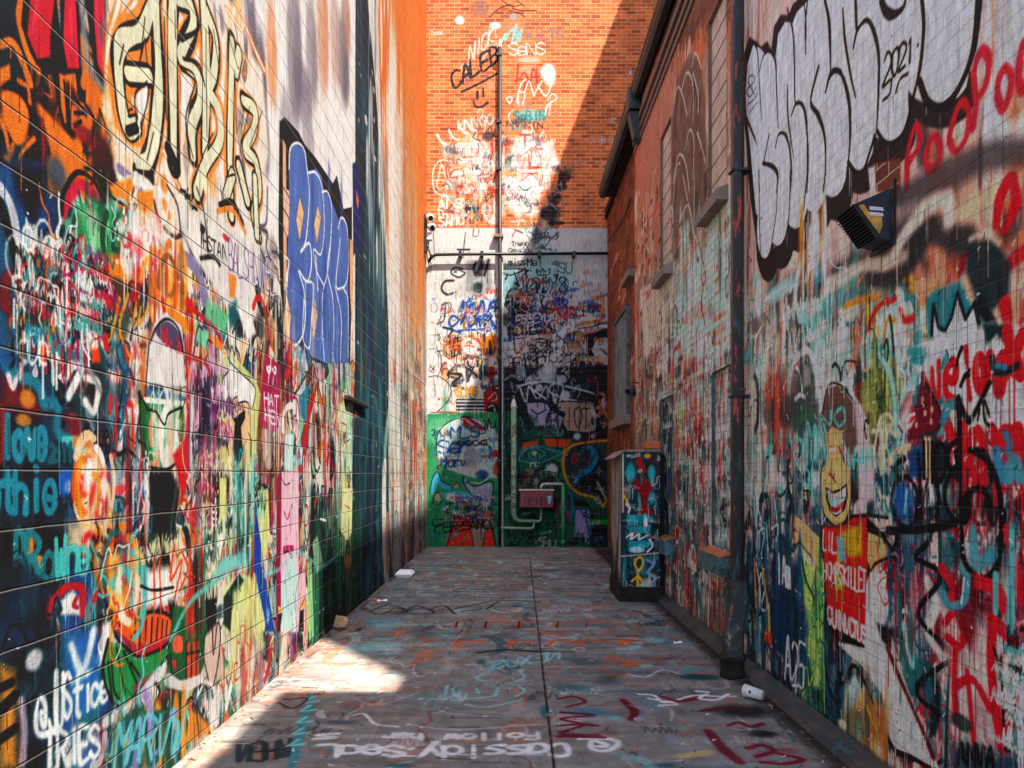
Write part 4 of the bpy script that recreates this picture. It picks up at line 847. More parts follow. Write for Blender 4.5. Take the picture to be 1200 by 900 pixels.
W.Fl('151414', '270,680 300,705 340,690 370,665 375,720 360,790 320,825 290,800 272,740', .006); W.Fl('e8ecea', '280,695 305,715 340,702 365,680 366,725 345,735 300,740 282,730', .006); W.Fl('8fc8c4', '280,735 345,738 366,728 350,770 320,785 292,770', .008); W.Fl('b01a2a', '290,770 320,780 362,740 350,785 320,805 298,792', .006)
for x in (292, 304, 318, 332, 346): W.S('151414', 1, f'{x},700 {x},735')
W.S('f0ece6', 2, '300,800 320,808 345,790'); W.S('d8909a', 4, '300,500 305,530', .02); W.S('c0202a', 4, '335,500 340,520'); W.S('f0e6de', 3, '290,510 320,505', .02)
W.S('5fb0ac', 4, '330,400 310,350 350,310 360,370 335,400', .012); W.S('5fb0ac', 3.5, '270,420 250,350 290,390 295,330', .012)
W.Fl('35302f', '385,560 420,520 425,740 395,770 385,680', .02); W.Fl('2f6a70', '390,610 420,600 410,700', .02)
W.S('6fb8b4', 3.5, '270,550 260,480 250,400', .012)
for d in ('110,470 130,560 150,580 160,480 130,450 110,480', '170,500 185,380 205,460 220,390 235,480', '160,620 180,600 195,640 180,770', '210,560 205,680 215,770', '180,480 190,520'): W.S('6fb8b4', 4, d, .02)
W.Fl('2a3a38', '165,700 190,700 190,800 165,800', .02); W.S('e0a878', 4, '175,710 180,740'); W.S('151414', 2.5, '165,700 195,705 190,770')
W.S('6fb8b4', 4, '400,560 500,540', .05, .8); W.T('6fb8b4', 3, 'WAM', 380, 600, 500, 590, 90, soft=.03)
W.S('e0c0a0', 4, '495,540 520,380 560,340 585,390 520,410', .02); W.S('e0c0a0', 4, '490,420 540,430 530,620 560,430 600,440', .02); W.S('d9b090', 4, '560,600 600,520 660,500', .03)
# red shirt panel with lettering
W.tile(900, 600, 3)
W.Fl('151414', '185,45 255,60 290,10 340,5 360,30 420,90 350,250 345,480 240,450 205,390 185,240', .012); W.Fl('b81c22', '190,50 255,62 300,20 345,20 350,250 342,470 215,390 205,300', .01); W.Fl('d83a1e', '215,60 340,30 345,180 240,200', .08, .8)
W.Fl('e09a2a', '260,70 330,40 330,150 290,160 270,130', .03); W.S('e8b02c', 6, '250,140 240,260', .03); W.Fl('5f9aa0', '240,90 265,75 275,180 250,170', .02); W.Fl('e0a02a', '235,230 265,225 265,280 240,270', .02)
W.T('f0e8e0', 2.6, 'LIL', 192, 130, 240, 145, 65, gap=.2); W.T('f0e8e0', 2.4, 'HOMESKILLET', 195, 230, 348, 285, 55, h1=75, gap=.15); W.T('f0e8e0', 3.2, 'QUINVCTUS', 212, 390, 345, 460, 60, h1=55, gap=.02, soft=.02)
W.Fl(skin, '350,70 400,90 420,140 365,220 350,170', .012); W.S('151414', 3, '345,10 420,20'); W.S('151414', 3, '360,210 380,180 430,160 460,165')
W.Fl(skin, '85,110 95,10 130,40 180,90 180,210 150,150 110,110', .012); W.S('151414', 3, '80,130 95,140 110,105 140,150 190,220'); W.S('151414', 2, '90,90 92,60 102,70')
W.Fl('cdbcbc', '85,150 110,110 160,170 195,240 200,330 130,200 120,260', .02); W.Fl('a8c070', '110,170 170,190 195,330 190,620 160,620 130,420', .04, .9); W.FIELD(110, 180, 200, 640, 40, '3f8a5a 7fb060 2f6a60 1d4a4a a8c070', 'vds', .8); W.S('22303a', 4, '120,160 130,230 160,300')
# grey legs / trunk
W.Fl('d8c6be', '345,250 360,210 420,190 410,330 470,560 560,800 600,900 560,890 450,840 430,800 400,640 330,540 250,470 240,455 340,480', .012); W.S('1d0f14', 4.5, '245,460 260,600 300,540 340,600 380,700 440,830 500,860 570,900', .014); W.S('5a1420', 5, '420,480 470,600 540,760 580,860', .02); W.Fl('9fb8b8', '275,620 305,560 350,680 350,760 260,740', .03); W.FIELD(250, 680, 420, 880, 60, '8a7a60 c88a3a 5f7a70 d8c8b0 3a3a30 b06a3a', 'vdb', .7); W.S('c88a3a', 5, '350,690 380,760', .03)
W.S('3f8088', 5, '430,350 410,440 430,470', .02); W.Fl('12242a', '380,390 440,410 430,480 400,450', .03); W.Fl('2f6a68', '460,480 500,340 560,300 570,560 500,640', .06); W.S('8fc8c0', 5, '480,400 490,480 510,540 520,420 510,350', .02)
W.S('a01a2c', 5, '410,190 440,180 450,280 420,260', .02); W.S('7a1a28', 7, '480,230 520,240 540,280', .04); W.FIELD(420, 150, 560, 420, 40, 'a01a2c 1f3a5a 2f6a74 c8808a', 'vds', .8)
W.S('c8c0bc', 9, '560,240 590,330 560,420 620,520', .03)
W.S(blk, 5, '560,110 520,160 590,200 600,250 530,340 550,400 630,480 640,520 540,590 530,650 600,710', .016); W.S(blk, 5.5, '405,80 440,130 460,60', .02); W.S(blk, 6, '420,70 560,60 660,40', .02); W.S(blk, 5.5, '680,60 690,170 740,235 800,200 825,60 830,0', .02); W.S('12242a', 4, '640,520 630,700 625,900', .012)
W.Fl('d8c4bc', '600,300 700,340 830,420 880,700 820,900 640,880 640,640', .08, .7)
for w, d in ((8, '620,390 660,350 690,420 670,470 630,440'), (9, '790,380 785,560 820,830'), (9, '790,380 860,460 895,600 870,720 830,770'), (7, '660,470 655,600 660,700'), (7, '660,610 720,590 780,690'), (6, '700,560 730,880'), (8, '610,200 650,260 640,330'), (9, '720,240 800,270 830,330'), (8, '840,60 870,200 900,330')): W.S('cc1830', w, d, .016, drip=1)
W.Fl('6a1224', '650,240 730,220 730,420 710,490 660,380', .03, .85); W.S('4f909c', 7, '610,280 640,330 690,310 700,230', .02); W.S('4f909c', 9, '720,60 730,180 790,150', .03); W.S('5fa8ac', 6, '800,220 800,350'); W.S('5fa8ac', 8, '860,60 850,420', .03); W.S('151414', 2.2, '795,480 820,580 830,800'); W.S('151414', 2, '820,510 815,590')
W.S('f0ece6', 1.4, '690,230 680,320'); W.B('1d2a2c', 680, 740, 50, 40, .8); W.Fl('1f4a5a', '640,800 830,850 900,800 900,950 640,950', .08, .9); W.T('0d1216', 3, 'ANVA', 670, 880, 800, 900, 70, soft=.02); W.S('151414', 5, '840,830 870,810 900,830')
W.T('a8a49c', 2, '@DUL', 250, 860, 340, 900, 60)
# left strip next to the downpipe
W.tile(860, 560, 5)
for w, c, d in ((3, 'e8e4e0', '130,500 150,620'), (3.5, 'a8b8d0', '180,660 160,760 190,770 185,670'), (3.5, 'e8e4e0', '150,600 160,560 170,620'), (4, 'f0ece6', '205,740 210,870'), (4, 'f0ece6', '225,790 230,900'), (4, 'e8e4e0', '270,500 285,670 300,540'), (3, 'e8e4e0', '320,560 330,650'), (3, 'd8707a', '200,80 220,100 240,95'), (5, 'c87a3a', '120,480 130,760'), (6, 'e2801c', '115,800 125,900')): W.S(c, w, d, .016)
for d in ('120,130 130,300', '150,200 170,330', '190,260 200,420', '240,130 260,330', '220,300 260,280 240,420', '140,320 180,300 160,450'): W.S('a8d0d0', 3, d, .02)
W.Fl('3a3230', '215,480 250,500 260,680 220,640', .04); W.FIELD(230, 640, 400, 900, 40, '123a5a 0f2c44 1f5a7a 18303a', 'bv', .9)
W.tile(900, 600, 3)
W.T('e8e4e0', 4, '1Am', 30, 250, 85, 270, 100, soft=.012); W.T('e8e4e0', 3.5, 'A25', 60, 590, 130, 620, 150, soft=.012, gap=.15); W.S('e8a03a', 6, '-20,190 0,340 5,430', .03); W.B('d83a1a', 0, 440, 20, 30)
W.FIELD(880, 440, 1195, 880, 170, '151414 f0ece6 7fc4c4 c81a30 f0ece6 16404d d8c8c0 5fb3b0', 'tsdtod', .7, .9)
W.WEAR(500, 2.1, YJ, 0, 3.6, (.005, .022))
W.DRIPS(1500, 2.0, YJ, .1, 2.7)
W.FLECKS(600, 2.1, YJ, .1, 2.4)
# dark foot of the wall
W.tile(0, 0, 1)
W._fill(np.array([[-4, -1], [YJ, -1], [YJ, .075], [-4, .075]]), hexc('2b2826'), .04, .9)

# ---- far brick building, section beside the alley
us = growing([(YJ, 6.3, .0085), (6.3, 8, .0125), (8, 9.9, .017)])
vs = growing([(0, 3.4, .0075), (3.4, 6.75, .010)])
Rf = Canvas('x', XR, us, vs, '7d6a60', cover=.75, seed=31)
us = growing([(9.9, YB, .024)]); vs = growing([(0, 2.0, .03), (2.0, 6.75, .014)])
Rb = Canvas('x', XRB, us, vs, '8a4a2c', cover=0, seed=32)
W = Rf
W.ws, W.dn = .8, 1.3
W.tile(0, 0, 1)
W.Fl('a9624a', '730,-200 900,-200 900,150 820,60 760,330 740,400', .1, cov=.0)
W.Fl('9c8074', '744,110 775,60 800,60 870,10 870,340 744,480', .35, .6, cov=.75)
W.FIELD(740, 60, 865, 330, 120, '9a7a6c b0988c 8a6a5e c4aea2 7d6054 d0c0b6', 'bvst', .7, .6)
W.FIELD(790, 40, 868, 200, 30, 'c86a3a b85a2c', 'v', .6, .5)
W.FIELD(744, 240, 865, 480, 140, 'b8d0c8 c8c0b8 a8b8b0 d8ccc4 8a7a72 b09a90', 'bvs', .9, .6)
W.Fl('8a7e76', '744,330 860,290 880,420 744,480', .15, .8, cov=.85)
# brown panel with white outline letters
W.Fl('6a584e', '785,150 795,90 808,62 820,70 826,110 828,240 800,310 785,300', .06, .8)
W.FIELD(786, 70, 828, 300, 60, '4a3c36 7a675c 5a4a42 8a766a', 'bv', .5, .7)
for d in ('784,160 793,105 800,112 805,135', '798,108 805,85 812,100 812,145', '810,80 815,62 822,80', '812,85 818,110 818,132', '803,175 808,152 813,165 812,210', '789,215 795,182 803,190 808,225', '787,255 792,200 797,190', '800,205 806,235 812,260', '817,155 823,175 826,190', '796,260 806,240 812,270 818,285', '790,300 800,280 815,300'): W.S('c8b8b0', 2.4, d, .012)
# pale teal field
W.Fl('9cc4bc', '815,300 832,268 850,240 880,225 890,420 866,432 850,422 830,440 808,428 792,400 780,372 800,350 808,310', .25, .85, cov=.95); W.FIELD(780, 270, 870, 430, 70, 'a8ccc4 8fb8b0 b8d4cc 9ab0a8', 'bv', .9, .7)
for d in ('812,290 812,355', '816,270 826,320 822,340', '826,330 822,355 826,380'): W.S('6a4a40', 3, d, .02)
for y in (315, 330, 345): W.S('b0563c', 5, f'838,{y} 842,{y-4}', .012)
for y in (375, 390, 405): W.S('d8704a', 6, f'836,{y} 850,{y-8}', .015)
W.Fl('c4b4a8', '750,340 765,330 785,300 790,340 780,400 755,420', .06, .8); W.S('d9ccc0', 3, '757,400 770,405 785,395', .03); W.S('d9b498', 5, '778,345 775,400', .04); W.S('d8c4b0', 3, '770,345 780,330 788,345 786,400', .03)
W.S('b8484a', 4, '762,270 770,240', .02); W.S('b8484a', 3, '758,260 774,238', .02)
W.FIELD(745, 420, 860, 560, 230, '8a6a5c c9b4a4 6fa8a4 b8847a 3a4a4c e0d0c0 9a8a80 a83a3a 7a9a98 d99a7a', 'vsdvto', .8, .75)
W.FIELD(785, 480, 835, 700, 240, 'd8c8c0 8fb8b4 c8707a a82a3a 4f8a8c e8dcd4 d8c8c0 2f5a60 c87a5a', 'vsdto', .7, .85)
W.FIELD(745, 520, 875, 720, 230, '2f5a60 1f4048 4f8a8c 7a1a2a c8b8b0 18363c 3a7074', 'vsdtv', .8, .85)
# worm creature and eyes
W.S('b0506a', 5, '810,420 812,445 815,480', .03); W.S('9a5a70', 4, '816,448 820,440 822,470', .02); W.Fl('c84a50', '808,425 816,418 815,435 808,440', .012, sm=True); W.Fl('9ab85a', '792,480 798,472 803,480 800,490 793,490', .012, sm=True); W.S('e0d8d4', 3, '797,505 798,520', .015); W.S('e0d8d4', 3, '812,500 815,515 813,525', .015)
W.S('8a1a2a', 7, '830,530 828,600 832,690', .04); W.S('b81a2a', 6, '832,545 834,560', .02)
W.S('8a1a2a', 6, '805,640 812,700', .05); W.S('c8a0a0', 3, '845,690 855,680 850,700', .02); W.FIELD(780, 640, 850, 720, 60, '2f5a60 1f4048 a82a3a c88a7a 4f8a7c', 'vds', .7)
W.Fl('2a1f22', '868,-200 885,-200 885,800 866,800', .05, .5)
W.tile(690, 400, 4)
W.Fl('7f9698', '575,140 660,110 680,960 575,980', .03, .95); W.FIELD(575, 130, 670, 960, 40, '8fb0b0 5f8084 a8b4b0 c8505a 3a4a4c', 'vb', .6, .7)
for d in ('620,560 610,510 640,470 660,480', '620,560 650,570 660,550', '650,690 630,640 615,690 618,780', '600,790 620,770 660,760', '610,830 640,850 665,830', '620,870 660,850', '650,690 655,740'): W.S('14181a', 4.5, d, .012)
W.Fl('20282a', '600,150 650,130 655,240 615,250', .02); W.S('d8a080', 3, '632,160 634,240'); W.S('8a2a30', 4, '662,380 668,560 664,690', .02)
W.Fl('1f4a58', '330,270 400,250 395,480 340,520', .04, .9); W.Fl('2a5a68', '340,480 395,470 390,900 340,920', .04, .9); W.S('d89a5a', 5, '365,290 368,340', .02); W.S('14181a', 6, '352,290 354,340', .02)
W.tile(0, 0, 1)
W.FIELD(745, 250, 865, 480, 200, 'e0d8d0 d8ccc0 8fb8b0 5a4a44 c8a898 a8c8c0 b8504a 7a6a60', 'tsdvo', .7, .8)
W.FIELD(745, 400, 865, 700, 420, 'e8e0d8 7fb8b8 151a1c c8505a e0d0c4 3f7a80 d8c8bc 8a1f2a f0ece6 2a4a50', 'tsdtov', .62, .9)
W.WEAR(500, YJ, 9.8, 0, 5, (.01, .04))
W.DRIPS(900, YJ, 9.8, .1, 4.5, L=(.1, .5)); W.FLECKS(300, YJ, 9.8, .1, 3.5)
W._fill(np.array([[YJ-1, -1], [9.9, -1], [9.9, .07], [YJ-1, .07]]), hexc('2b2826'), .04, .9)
W = Rb
W.tile(0, 0, 1)
W.FIELD(712, 240, 745, 500, 70, '9a4a26 b8643a 7a3a22 a85a34', 'v', .7, .4)
W.FIELD(722, 330, 750, 520, 60, 'b8a094 8a7064 c4b0a4', 'vs', .7, .6)
W.FIELD(714, 250, 748, 480, 60, 'a8988c 6a4a3a c8b4a8 8a5a40', 'td', .8, .7)
W.FIELD(714, 480, 750, 700, 60, '4a4a4a 8a8a84 2f4a50 b8a8a0', 'v', .7, .9)
# ================================================================== BACK WALL paint (u = X, v = Z)
us = growing([(XL, 2.2, .012), (2.2, 3.2, .02), (3.2, 6, .2)])
vs = growing([(0, 7.4, .0125), (7.4, 11.2, .016), (11.2, 13, .2)])
Bk = Canvas('y', YB, us, vs, 'e9e4de', seed=41)
W = Bk
def bX(px): return (px-VX)*YB/F
def bZ(py): return H+(VY-py)*YB/F
ZB = H+(VY-267)*YB/F
W.a[:] = 1
W._fill(np.array([[XL-1, ZB], [9, ZB], [9, 20], [XL-1, 20]]), hexc('c4602c'), .02, 1, 0.0)
W.tile(0, 0, 1)
# white wall soot and wear
W.FIELD(503, 270, 712, 480, 90, 'e0d4cc d0c4bc e8e0d8 c8bcb4 eae2da', 'bvh', 2.0, .6)
# --- upper brick tags
W.tile(480, 0, 4)
W.B('e8e4e0', 235, 95, 30, 30, .95); W.B('e8e4e0', 400, 120, 35, 25, .95); W.S('e8e4e0', 1.5, '400,130 405,180'); W.B('8d8488', 330, 40, 60, 60, .6); W.B('b8a8a4', 370, 150, 120, 40, .4)
for d in ('375,80 420,40 470,20', '430,0 480,30 530,20', '480,40 530,50 595,50', '470,50 520,65 540,80', '500,0 540,30'): W.S('4a3a38', 2.6, d, .03)
W.S('7fb0b4', 3.5, '475,75 490,65 495,80 480,85'); W.B('a8d0d0', 490, 110, 90, 50, .4)
for d in ('435,190 450,160', '450,190 470,150 490,140 480,200', '510,150 500,200', '525,140 515,190', '500,120 495,170'): W.S('8fd0d0', 5, d, .03)
W.T('8d8a98', 4.5, 'WILTS', 545, 185, 725, 185, 45, soft=.04, a=.75)
W.T('e8e4e0', 1.6, 'Tosus', 100, 165, 160, 160, 20)
W.T('f2eee8', 3, 'NICK', 275, 290, 400, 190, 75, soft=.03, slant=.1); W.S('f2eee8', 2.5, '250,330 240,310 270,300 285,320 260,340', .03); W.S('e8d8c8', 3, '320,300 380,230 410,200', .03)
W.T('1c1a1c', 5.5, 'CALEB', 205, 415, 425, 280, 75, soft=.02, slant=-.1, gap=.15); W.S('2a2022', 6, '245,430 330,390 410,345', .03)
W.S('33262a', 5, '318,430 318,460'); W.S('33262a', 5, '345,415 345,450'); W.S('2a2022', 4.5, '300,475 310,500 340,500 365,480', .02); W.B('6a4a4a', 320, 470, 110, 60, .35); W.B('e0c8c0', 380, 400, 30, 40, .5)
W.T('f4efe8', 2.8, 'SeNS', 465, 260, 640, 255, 55, gap=.1, soft=.025)
W.B('e8d8d0', 560, 280, 80, 20, .7); W.B('f2ece8', 650, 340, 50, 60, .9); W.B('eee2da', 560, 330, 70, 40, .5); W.B('e8d8d0', 660, 380, 40, 40, .7)
for d in ('510,300 505,350 500,390', '490,380 520,370 550,390', '520,360 540,340 560,390', '565,390 580,320 600,390', '570,360 600,360', '595,320 598,420', '540,400 530,440'): W.S('c83a20', 3.5, d, .02)
for d in ('500,480 520,400 545,370', '540,430 560,380 580,440', '580,450 620,380', '600,400 640,450 670,380', '455,460 480,455 470,485 455,460', '645,470 670,440 690,460 650,490 640,520', '510,430 510,490', '520,430 540,440 530,490'): W.S('f6f0ea', 3, d, .02)
W.B('b8b0a8', 530, 490, 70, 40, .5); W.B('8fc8bc', 570, 540, 100, 40, .8); W.S('e8f0ec', 3, '485,515 465,540 475,575 500,580', .03)
W.T('3f8a94', 4, 'SoBIN', 490, 570, 640, 565, 45, soft=.03); W.T('4a4a50', 3, 'DAWIN', 485, 605, 630, 600, 25, soft=.03)
for d in ('640,500 635,540', '660,480 655,540'): W.S('e8f0ec', 2.5, d, .03)
# right shaded brick: small chalky marks
W.B('b8b0c0', 1035, 340, 12, 20, .9); W.S('c8c0c8', 1.5, '1035,340 1010,380', .02)
for x, y, t in ((935, 580, 'VK'), (960, 470, '}:'), (1000, 465, 'J'), (835, 670, 'IN H'), (900, 670, 'H H'), (885, 790, 'IC')): W.T('d0c4c4', 1.8, t, x, y, x+18*len(t), y, 30, soft=.02)
W.S('a89898', 1, '1120,0 1160,40'); W.S('a89898', 1, '1060,120 1100,170'); W.S('c8c0c0', 2, '770,780 830,760', .04)
# --- dense middle cluster
W.tile(500, 130, 6.43)
W.B('f2ece8', 350, 350, 190, 250, .8); W.B('f2ece8', 760, 420, 230, 330, .95); W.B('f4efea', 700, 600, 220, 250, .8); W.B('e8ded8', 330, 520, 240, 160, .7); W.B('f0e6e0', 900, 350, 120, 120, .8)
for x, y in ((110, 210), (160, 280), (200, 180), (270, 130), (330, 110)): W.S('f4f0ea', 5, f'{x-30},{y-30} {x},{y+20} {x+40},{y+40}', .05)
W.B('5a5258', 180, 300, 60, 60, .85); W.B('8d8890', 490, 90, 50, 50, .6); W.B('4a4248', 460, 190, 60, 50, .8); W.B('7a7278', 440, 60, 60, 50, .4)
W.T('e8e0d8', 3, 'MNNOO', 240, 150, 510, 90, 75, soft=.04, a=.8)
W.S('3a3238', 2.4, '370,160 350,200 400,230 410,270 370,300'); W.S('f2ece6', 3, '220,260 260,240 250,300 215,290', .03)
W.FIELD(330, 120, 900, 640, 130, 'f6f2ee e8e0dc 4a4448 c8382a 8fb8b0 f6f2ee 6b6268 d99a5a f6f2ee', 'stob', .9, .85)
W.S('f2e6da', 3, '180,380 110,370 60,420 45,500 60,600 130,640 210,650', .03); W.T('f2e6da', 3, 'AGE', 85, 500, 300, 480, 90, soft=.03); W.T('f2ece4', 3, 'CA', 80, 590, 210, 590, 70, soft=.03)
for d in ('200,390 150,420 160,510 230,570', '280,480 270,440 200,450 180,500 280,490', '210,540 230,620 370,640', '220,570 270,570', '270,350 360,345', '330,560 380,520 370,600', '410,480 490,480 440,520 480,560', '420,420 500,430', '430,640 490,600 450,560'): W.S('c4281c', 3.2, d, .02)
W.B('d8301c', 490, 445, 30, 24, .95); W.B('a83038', 240, 590, 60, 50, .7); W.FIELD(200, 420, 520, 640, 40, 'c8382a 4a4448 e8ded8 e0a040', 'std', .7)
for d in ('700,180 780,180', '740,180 740,330', '710,340 740,320 790,300 780,440', '720,440 740,350', '790,300 840,310 860,380 840,430 720,430', '700,430 780,420 900,430', '720,470 830,470', '770,330 775,430', '600,440 650,450'): W.S('cf3a24', 3, d, .02)
W.S('3f6a5a', 3, '710,520 700,560 740,600 790,570', .03); W.B('a8d0bc', 700, 700, 70, 60, .5); W.B('c84a7a', 700, 710, 20, 16, .8); W.S('f2ece8', 4, '640,680 700,760 690,860', .03); W.S('d8e8e0', 3, '640,690 680,740 860,760', .03)
W.T('f4efe8', 3.6, 'ALS', 90, 750, 290, 730, 75, soft=.02); W.S('e8d8c8', 2.6, '125,620 200,700 270,740'); W.T('f4efe8', 3.6, 'SAMu', 95, 870, 290, 850, 75, soft=.02); W.S('f4efe8', 2.4, '130,780 180,775'); W.S('f4efe8', 2.4, '155,780 150,810')
W.S('26363c', 8, '305,670 295,800', .012); W.S('26363c', 8, '375,680 370,790', .012); W.S('26363c', 8, '300,740 380,735', .012); W.S('e8b04a', 5, '410,640 405,700', .02)
W.S('f0dcc4', 4, '440,690 435,780 470,830 515,790 510,690', .03); W.S('f0dcc4', 3, '470,640 480,740', .03); W.B('2f3a40', 445, 680, 20, 14, .8); W.B('4a4044', 590, 570, 50, 40, .8); W.B('5a4a50', 610, 380, 40, 60, .6)
W.UVFIELD(bX(520), bZ(262), bX(650), bZ(170), 130, 'f6f2ee efe6e0 e0d6d0 f6f2ee c8bcb8 d9b8a4', 'bv', .9, .6)
W.UVFIELD(bX(515), bZ(262), bX(650), bZ(165), 150, 'f6f2ee 4a4448 c8382a f6f2ee 8fb8b0 e8e0dc 6b6268 d99a5a', 'sto', .8, .9)
# dark smudge slanting down the right side
for k, (x, y) in enumerate(((1010, 470), (985, 560), (955, 650), (930, 730), (905, 810))):
    for m in range(7): W.B('1a1e28 2a2a38 141a22 3a3444'.split()[m % 4], x+W.r.uniform(-45, 55), y+W.r.uniform(-50, 50), W.r.uniform(20, 50), W.r.uniform(20, 60), .45)
W.B('3f8a7a', 1075, 450, 25, 30, .6); W.B('c8c0c0', 1030, 440, 22, 26, .5)
for d in ('960,560 990,600 960,640', '1010,540 1030,640 1020,740', '940,700 980,740', '1060,580 1070,600', '1090,410 1157,370'): W.S('8fb0c0', 2, d, .02)
# --- white course strip under the brick
W.tile(480, 220, 4)
W.S('33262a', 1.6, '262,210 255,270 250,330', .02); W.S('33262a', 3.5, '225,290 280,290', .02); W.S('33262a', 1.6, '300,190 298,225 320,225 325,195'); W.S('4a4448', 2, '490,195 530,215', .02); W.S('e8f0ee', 4, '510,190 570,240', .03); W.S('a84a5a', 2, '480,230 500,200 530,210', .03)
W.T('4a5054', 1.6, 'Tnwnn', 480, 275, 560, 270, 22); W.T('4a5054', 1.8, 'qmgoou', 465, 305, 580, 300, 20)
W.B('2a3440', 600, 240, 40, 80, .5); W.B('1c242c', 690, 165, 60, 16, .6)
W.FIELD(530, 180, 690, 310, 50, '1a3038 8fc0b8 e8f0ee 2f4a50 4a5a60', 'stx', .6)
for d in ('600,240 650,190', '590,260 640,220', '650,250 700,210', '620,290 660,250', '700,220 690,240'): W.S('3f4a50', 1.8, d, .02)
# below the conduit
W.B('8fd0cc', 640, 430, 160, 170, .75); W.B('a8d8d4', 700, 400, 90, 80, .4); W.B('3a8a98', 470, 470, 60, 160, .5)
W.S('3a3638', 4, '250,380 210,375 195,400 230,420 260,400 230,385', .025); W.S('3a3638', 4.5, '205,435 165,440 150,475 175,500 215,490', .03)
W.Fl('8d9092', '270,340 380,335 385,480 320,520 260,480', .05, .8); W.S('3a3638', 6, '310,350 300,380 315,410 340,350 330,410', .02); W.S('3a3638', 6, '370,340 350,410', .02); W.S('5a5a5c', 6, '345,350 335,400', .02); W.B('26363c', 320, 470, 40, 36, .95); W.B('a8a8a8', 260, 480, 90, 50, .5); W.S('b8b8b8', 6, '300,440 350,430 340,500 300,500', .04)
W.S('2f2628', 2.4, '150,550 190,540 190,580 160,590', .012); W.S('2f2628', 2.4, '170,550 160,620 130,640', .012)
W.T('1c1a1c', 2.2, 'miss', 465, 365, 545, 362, 30, gap=.15); W.T('1c1a1c', 2.4, 'Me!', 553, 365, 625, 362, 32, gap=.2); W.T('5a5a60', 2.2, 'mSU', 670, 360, 700, 365, 20); W.T('4a4a50', 2.2, 'SU', 700, 400, 770, 400, 50)
for d in ('440,400 470,410 530,390', '450,430 460,405', '490,395 510,450', '510,380 570,390', '540,375 550,420', '565,380 530,410', '530,420 535,470', '560,430 550,480 590,440 600,490'): W.S('122028', 3, d)
W.T('122028', 3, '99x8', 575, 490, 740, 490, 70, gap=.2); W.S('122028', 2.6, '595,385 605,410 650,405 655,380 635,395 625,380 615,395 595,385', .01); W.Fl('122028', '670,405 700,405 690,440', .01)
for q in ((715, 465), (735, 465), (710, 485), (740, 488), (725, 495)): W.S('122028', 2, f'{q[0]-8},{q[1]} {q[0]},{q[1]-8} {q[0]+8},{q[1]} {q[0]},{q[1]+8} {q[0]-8},{q[1]}')
# blue piece
W.FIELD(240, 520, 420, 660, 70, '1f4f9a 2a6ab8 e8f0f4 e2862a 12305a 1f4f9a f2a04a', 'tsfb', .7)
for d in ('245,580 250,530', '250,550 280,530', '260,590 300,540 290,590', '320,590 340,530 360,590', '370,580 380,540 400,540 400,590', '185,630 200,600 230,620 200,650 185,630', '240,640 260,600 280,650', '290,650 320,610 330,650', '350,650 370,610 400,650', '160,655 240,680', '230,670 410,660'): W.S('1f56a4', 5, d, .02)
W.S('12202a', 4, '160,655 200,665 180,700', .02)
W.FIELD(480, 490, 760, 660, 170, '1f4f9a 101820 e2862a 2a6ab8 e8f0f4 0c141c b8b0d0 1a3a6a c8384a', 'tssfbo', .7)
W.FIELD(440, 560, 620, 700, 60, '0c141c 101c28 1a3a6a e8e0e0', 'bsf', .8)
W.T('0f1418', 3.4, 'FL', 450, 560, 510, 540, 45); W.T('0c1014', 3.2, 'XUNGROW', 460, 690, 700, 685, 35, gap=.05); W.T('e8e0e4', 2.4, 'ESSEYLK', 500, 640, 690, 620, 40, gap=.05)
W.S('1f5aa8', 5, '690,520 680,560 720,560 740,530 700,520', .02); W.S('e05a2a', 5, '660,580 690,560 700,590', .02); W.S('c81a3a', 3, '740,560 770,560 780,600', .02); W.T('c81a3a', 2.6, '&8', 720, 620, 780, 610, 50)
# orange numeral
W.S('e09050', 7, '780,560 830,555', .02); W.S('e09050', 8, '860,520 900,515 905,550 870,560 910,570 900,620 850,630 790,640', .02); W.B('2a6a80', 860, 560, 40, 34, .9); W.S('1f4a6a', 4, '840,550 890,580', .03); W.S('a81a2a', 4, '800,600 820,600', .03); W.S('4a3a3a', 2.5, '790,660 860,650 920,630')
W.S('f2eeea', 6, '810,690 870,660 930,645', .03); W.Fl('16141c', '825,690 935,655 935,900 840,900 830,740', .02); W.Fl('c9ccd6', '855,760 870,720 900,700 935,700 935,830 900,830 865,805', .012); W.S('1a1a20', 4, '895,755 930,785'); W.S('4a1620', 5, '835,830 900,850', .03); W.S('e8e8ea', 6, '810,690 820,780 830,880', .02)
# white splash with K
W.Fl('e6ddd4', '490,700 600,690 700,680 735,740 740,790 700,820 560,830 490,790', .03); W.S('101418', 2.4, '690,690 735,730 740,780 700,820'); W.S('101418', 3.5, '490,705 495,770 515,770', .012); W.S('101418', 2.5, '485,710 560,700')
W.T('101418', 3.2, 'EIMO', 490, 845, 640, 835, 45, gap=.15); W.T('101418', 2.8, 'RK', 590, 810, 700, 770, 80, gap=.15); W.S('101418', 2.6, '690,760 660,770 655,810 690,815 690,790'); W.FIELD(510, 690, 640, 800, 40, '101418 c86a4a e8e0d8 2a2a30', 'st', .6); W.S('e8e0d8', 3, '600,840 620,810 640,840 610,850')
W.FIELD(720, 680, 830, 860, 50, 'd98a50 101418 c8a080 2a2226 e09a60', 'sbto', .7); W.T('1a1416', 2.8, 'AC', 760, 840, 830, 835, 40)
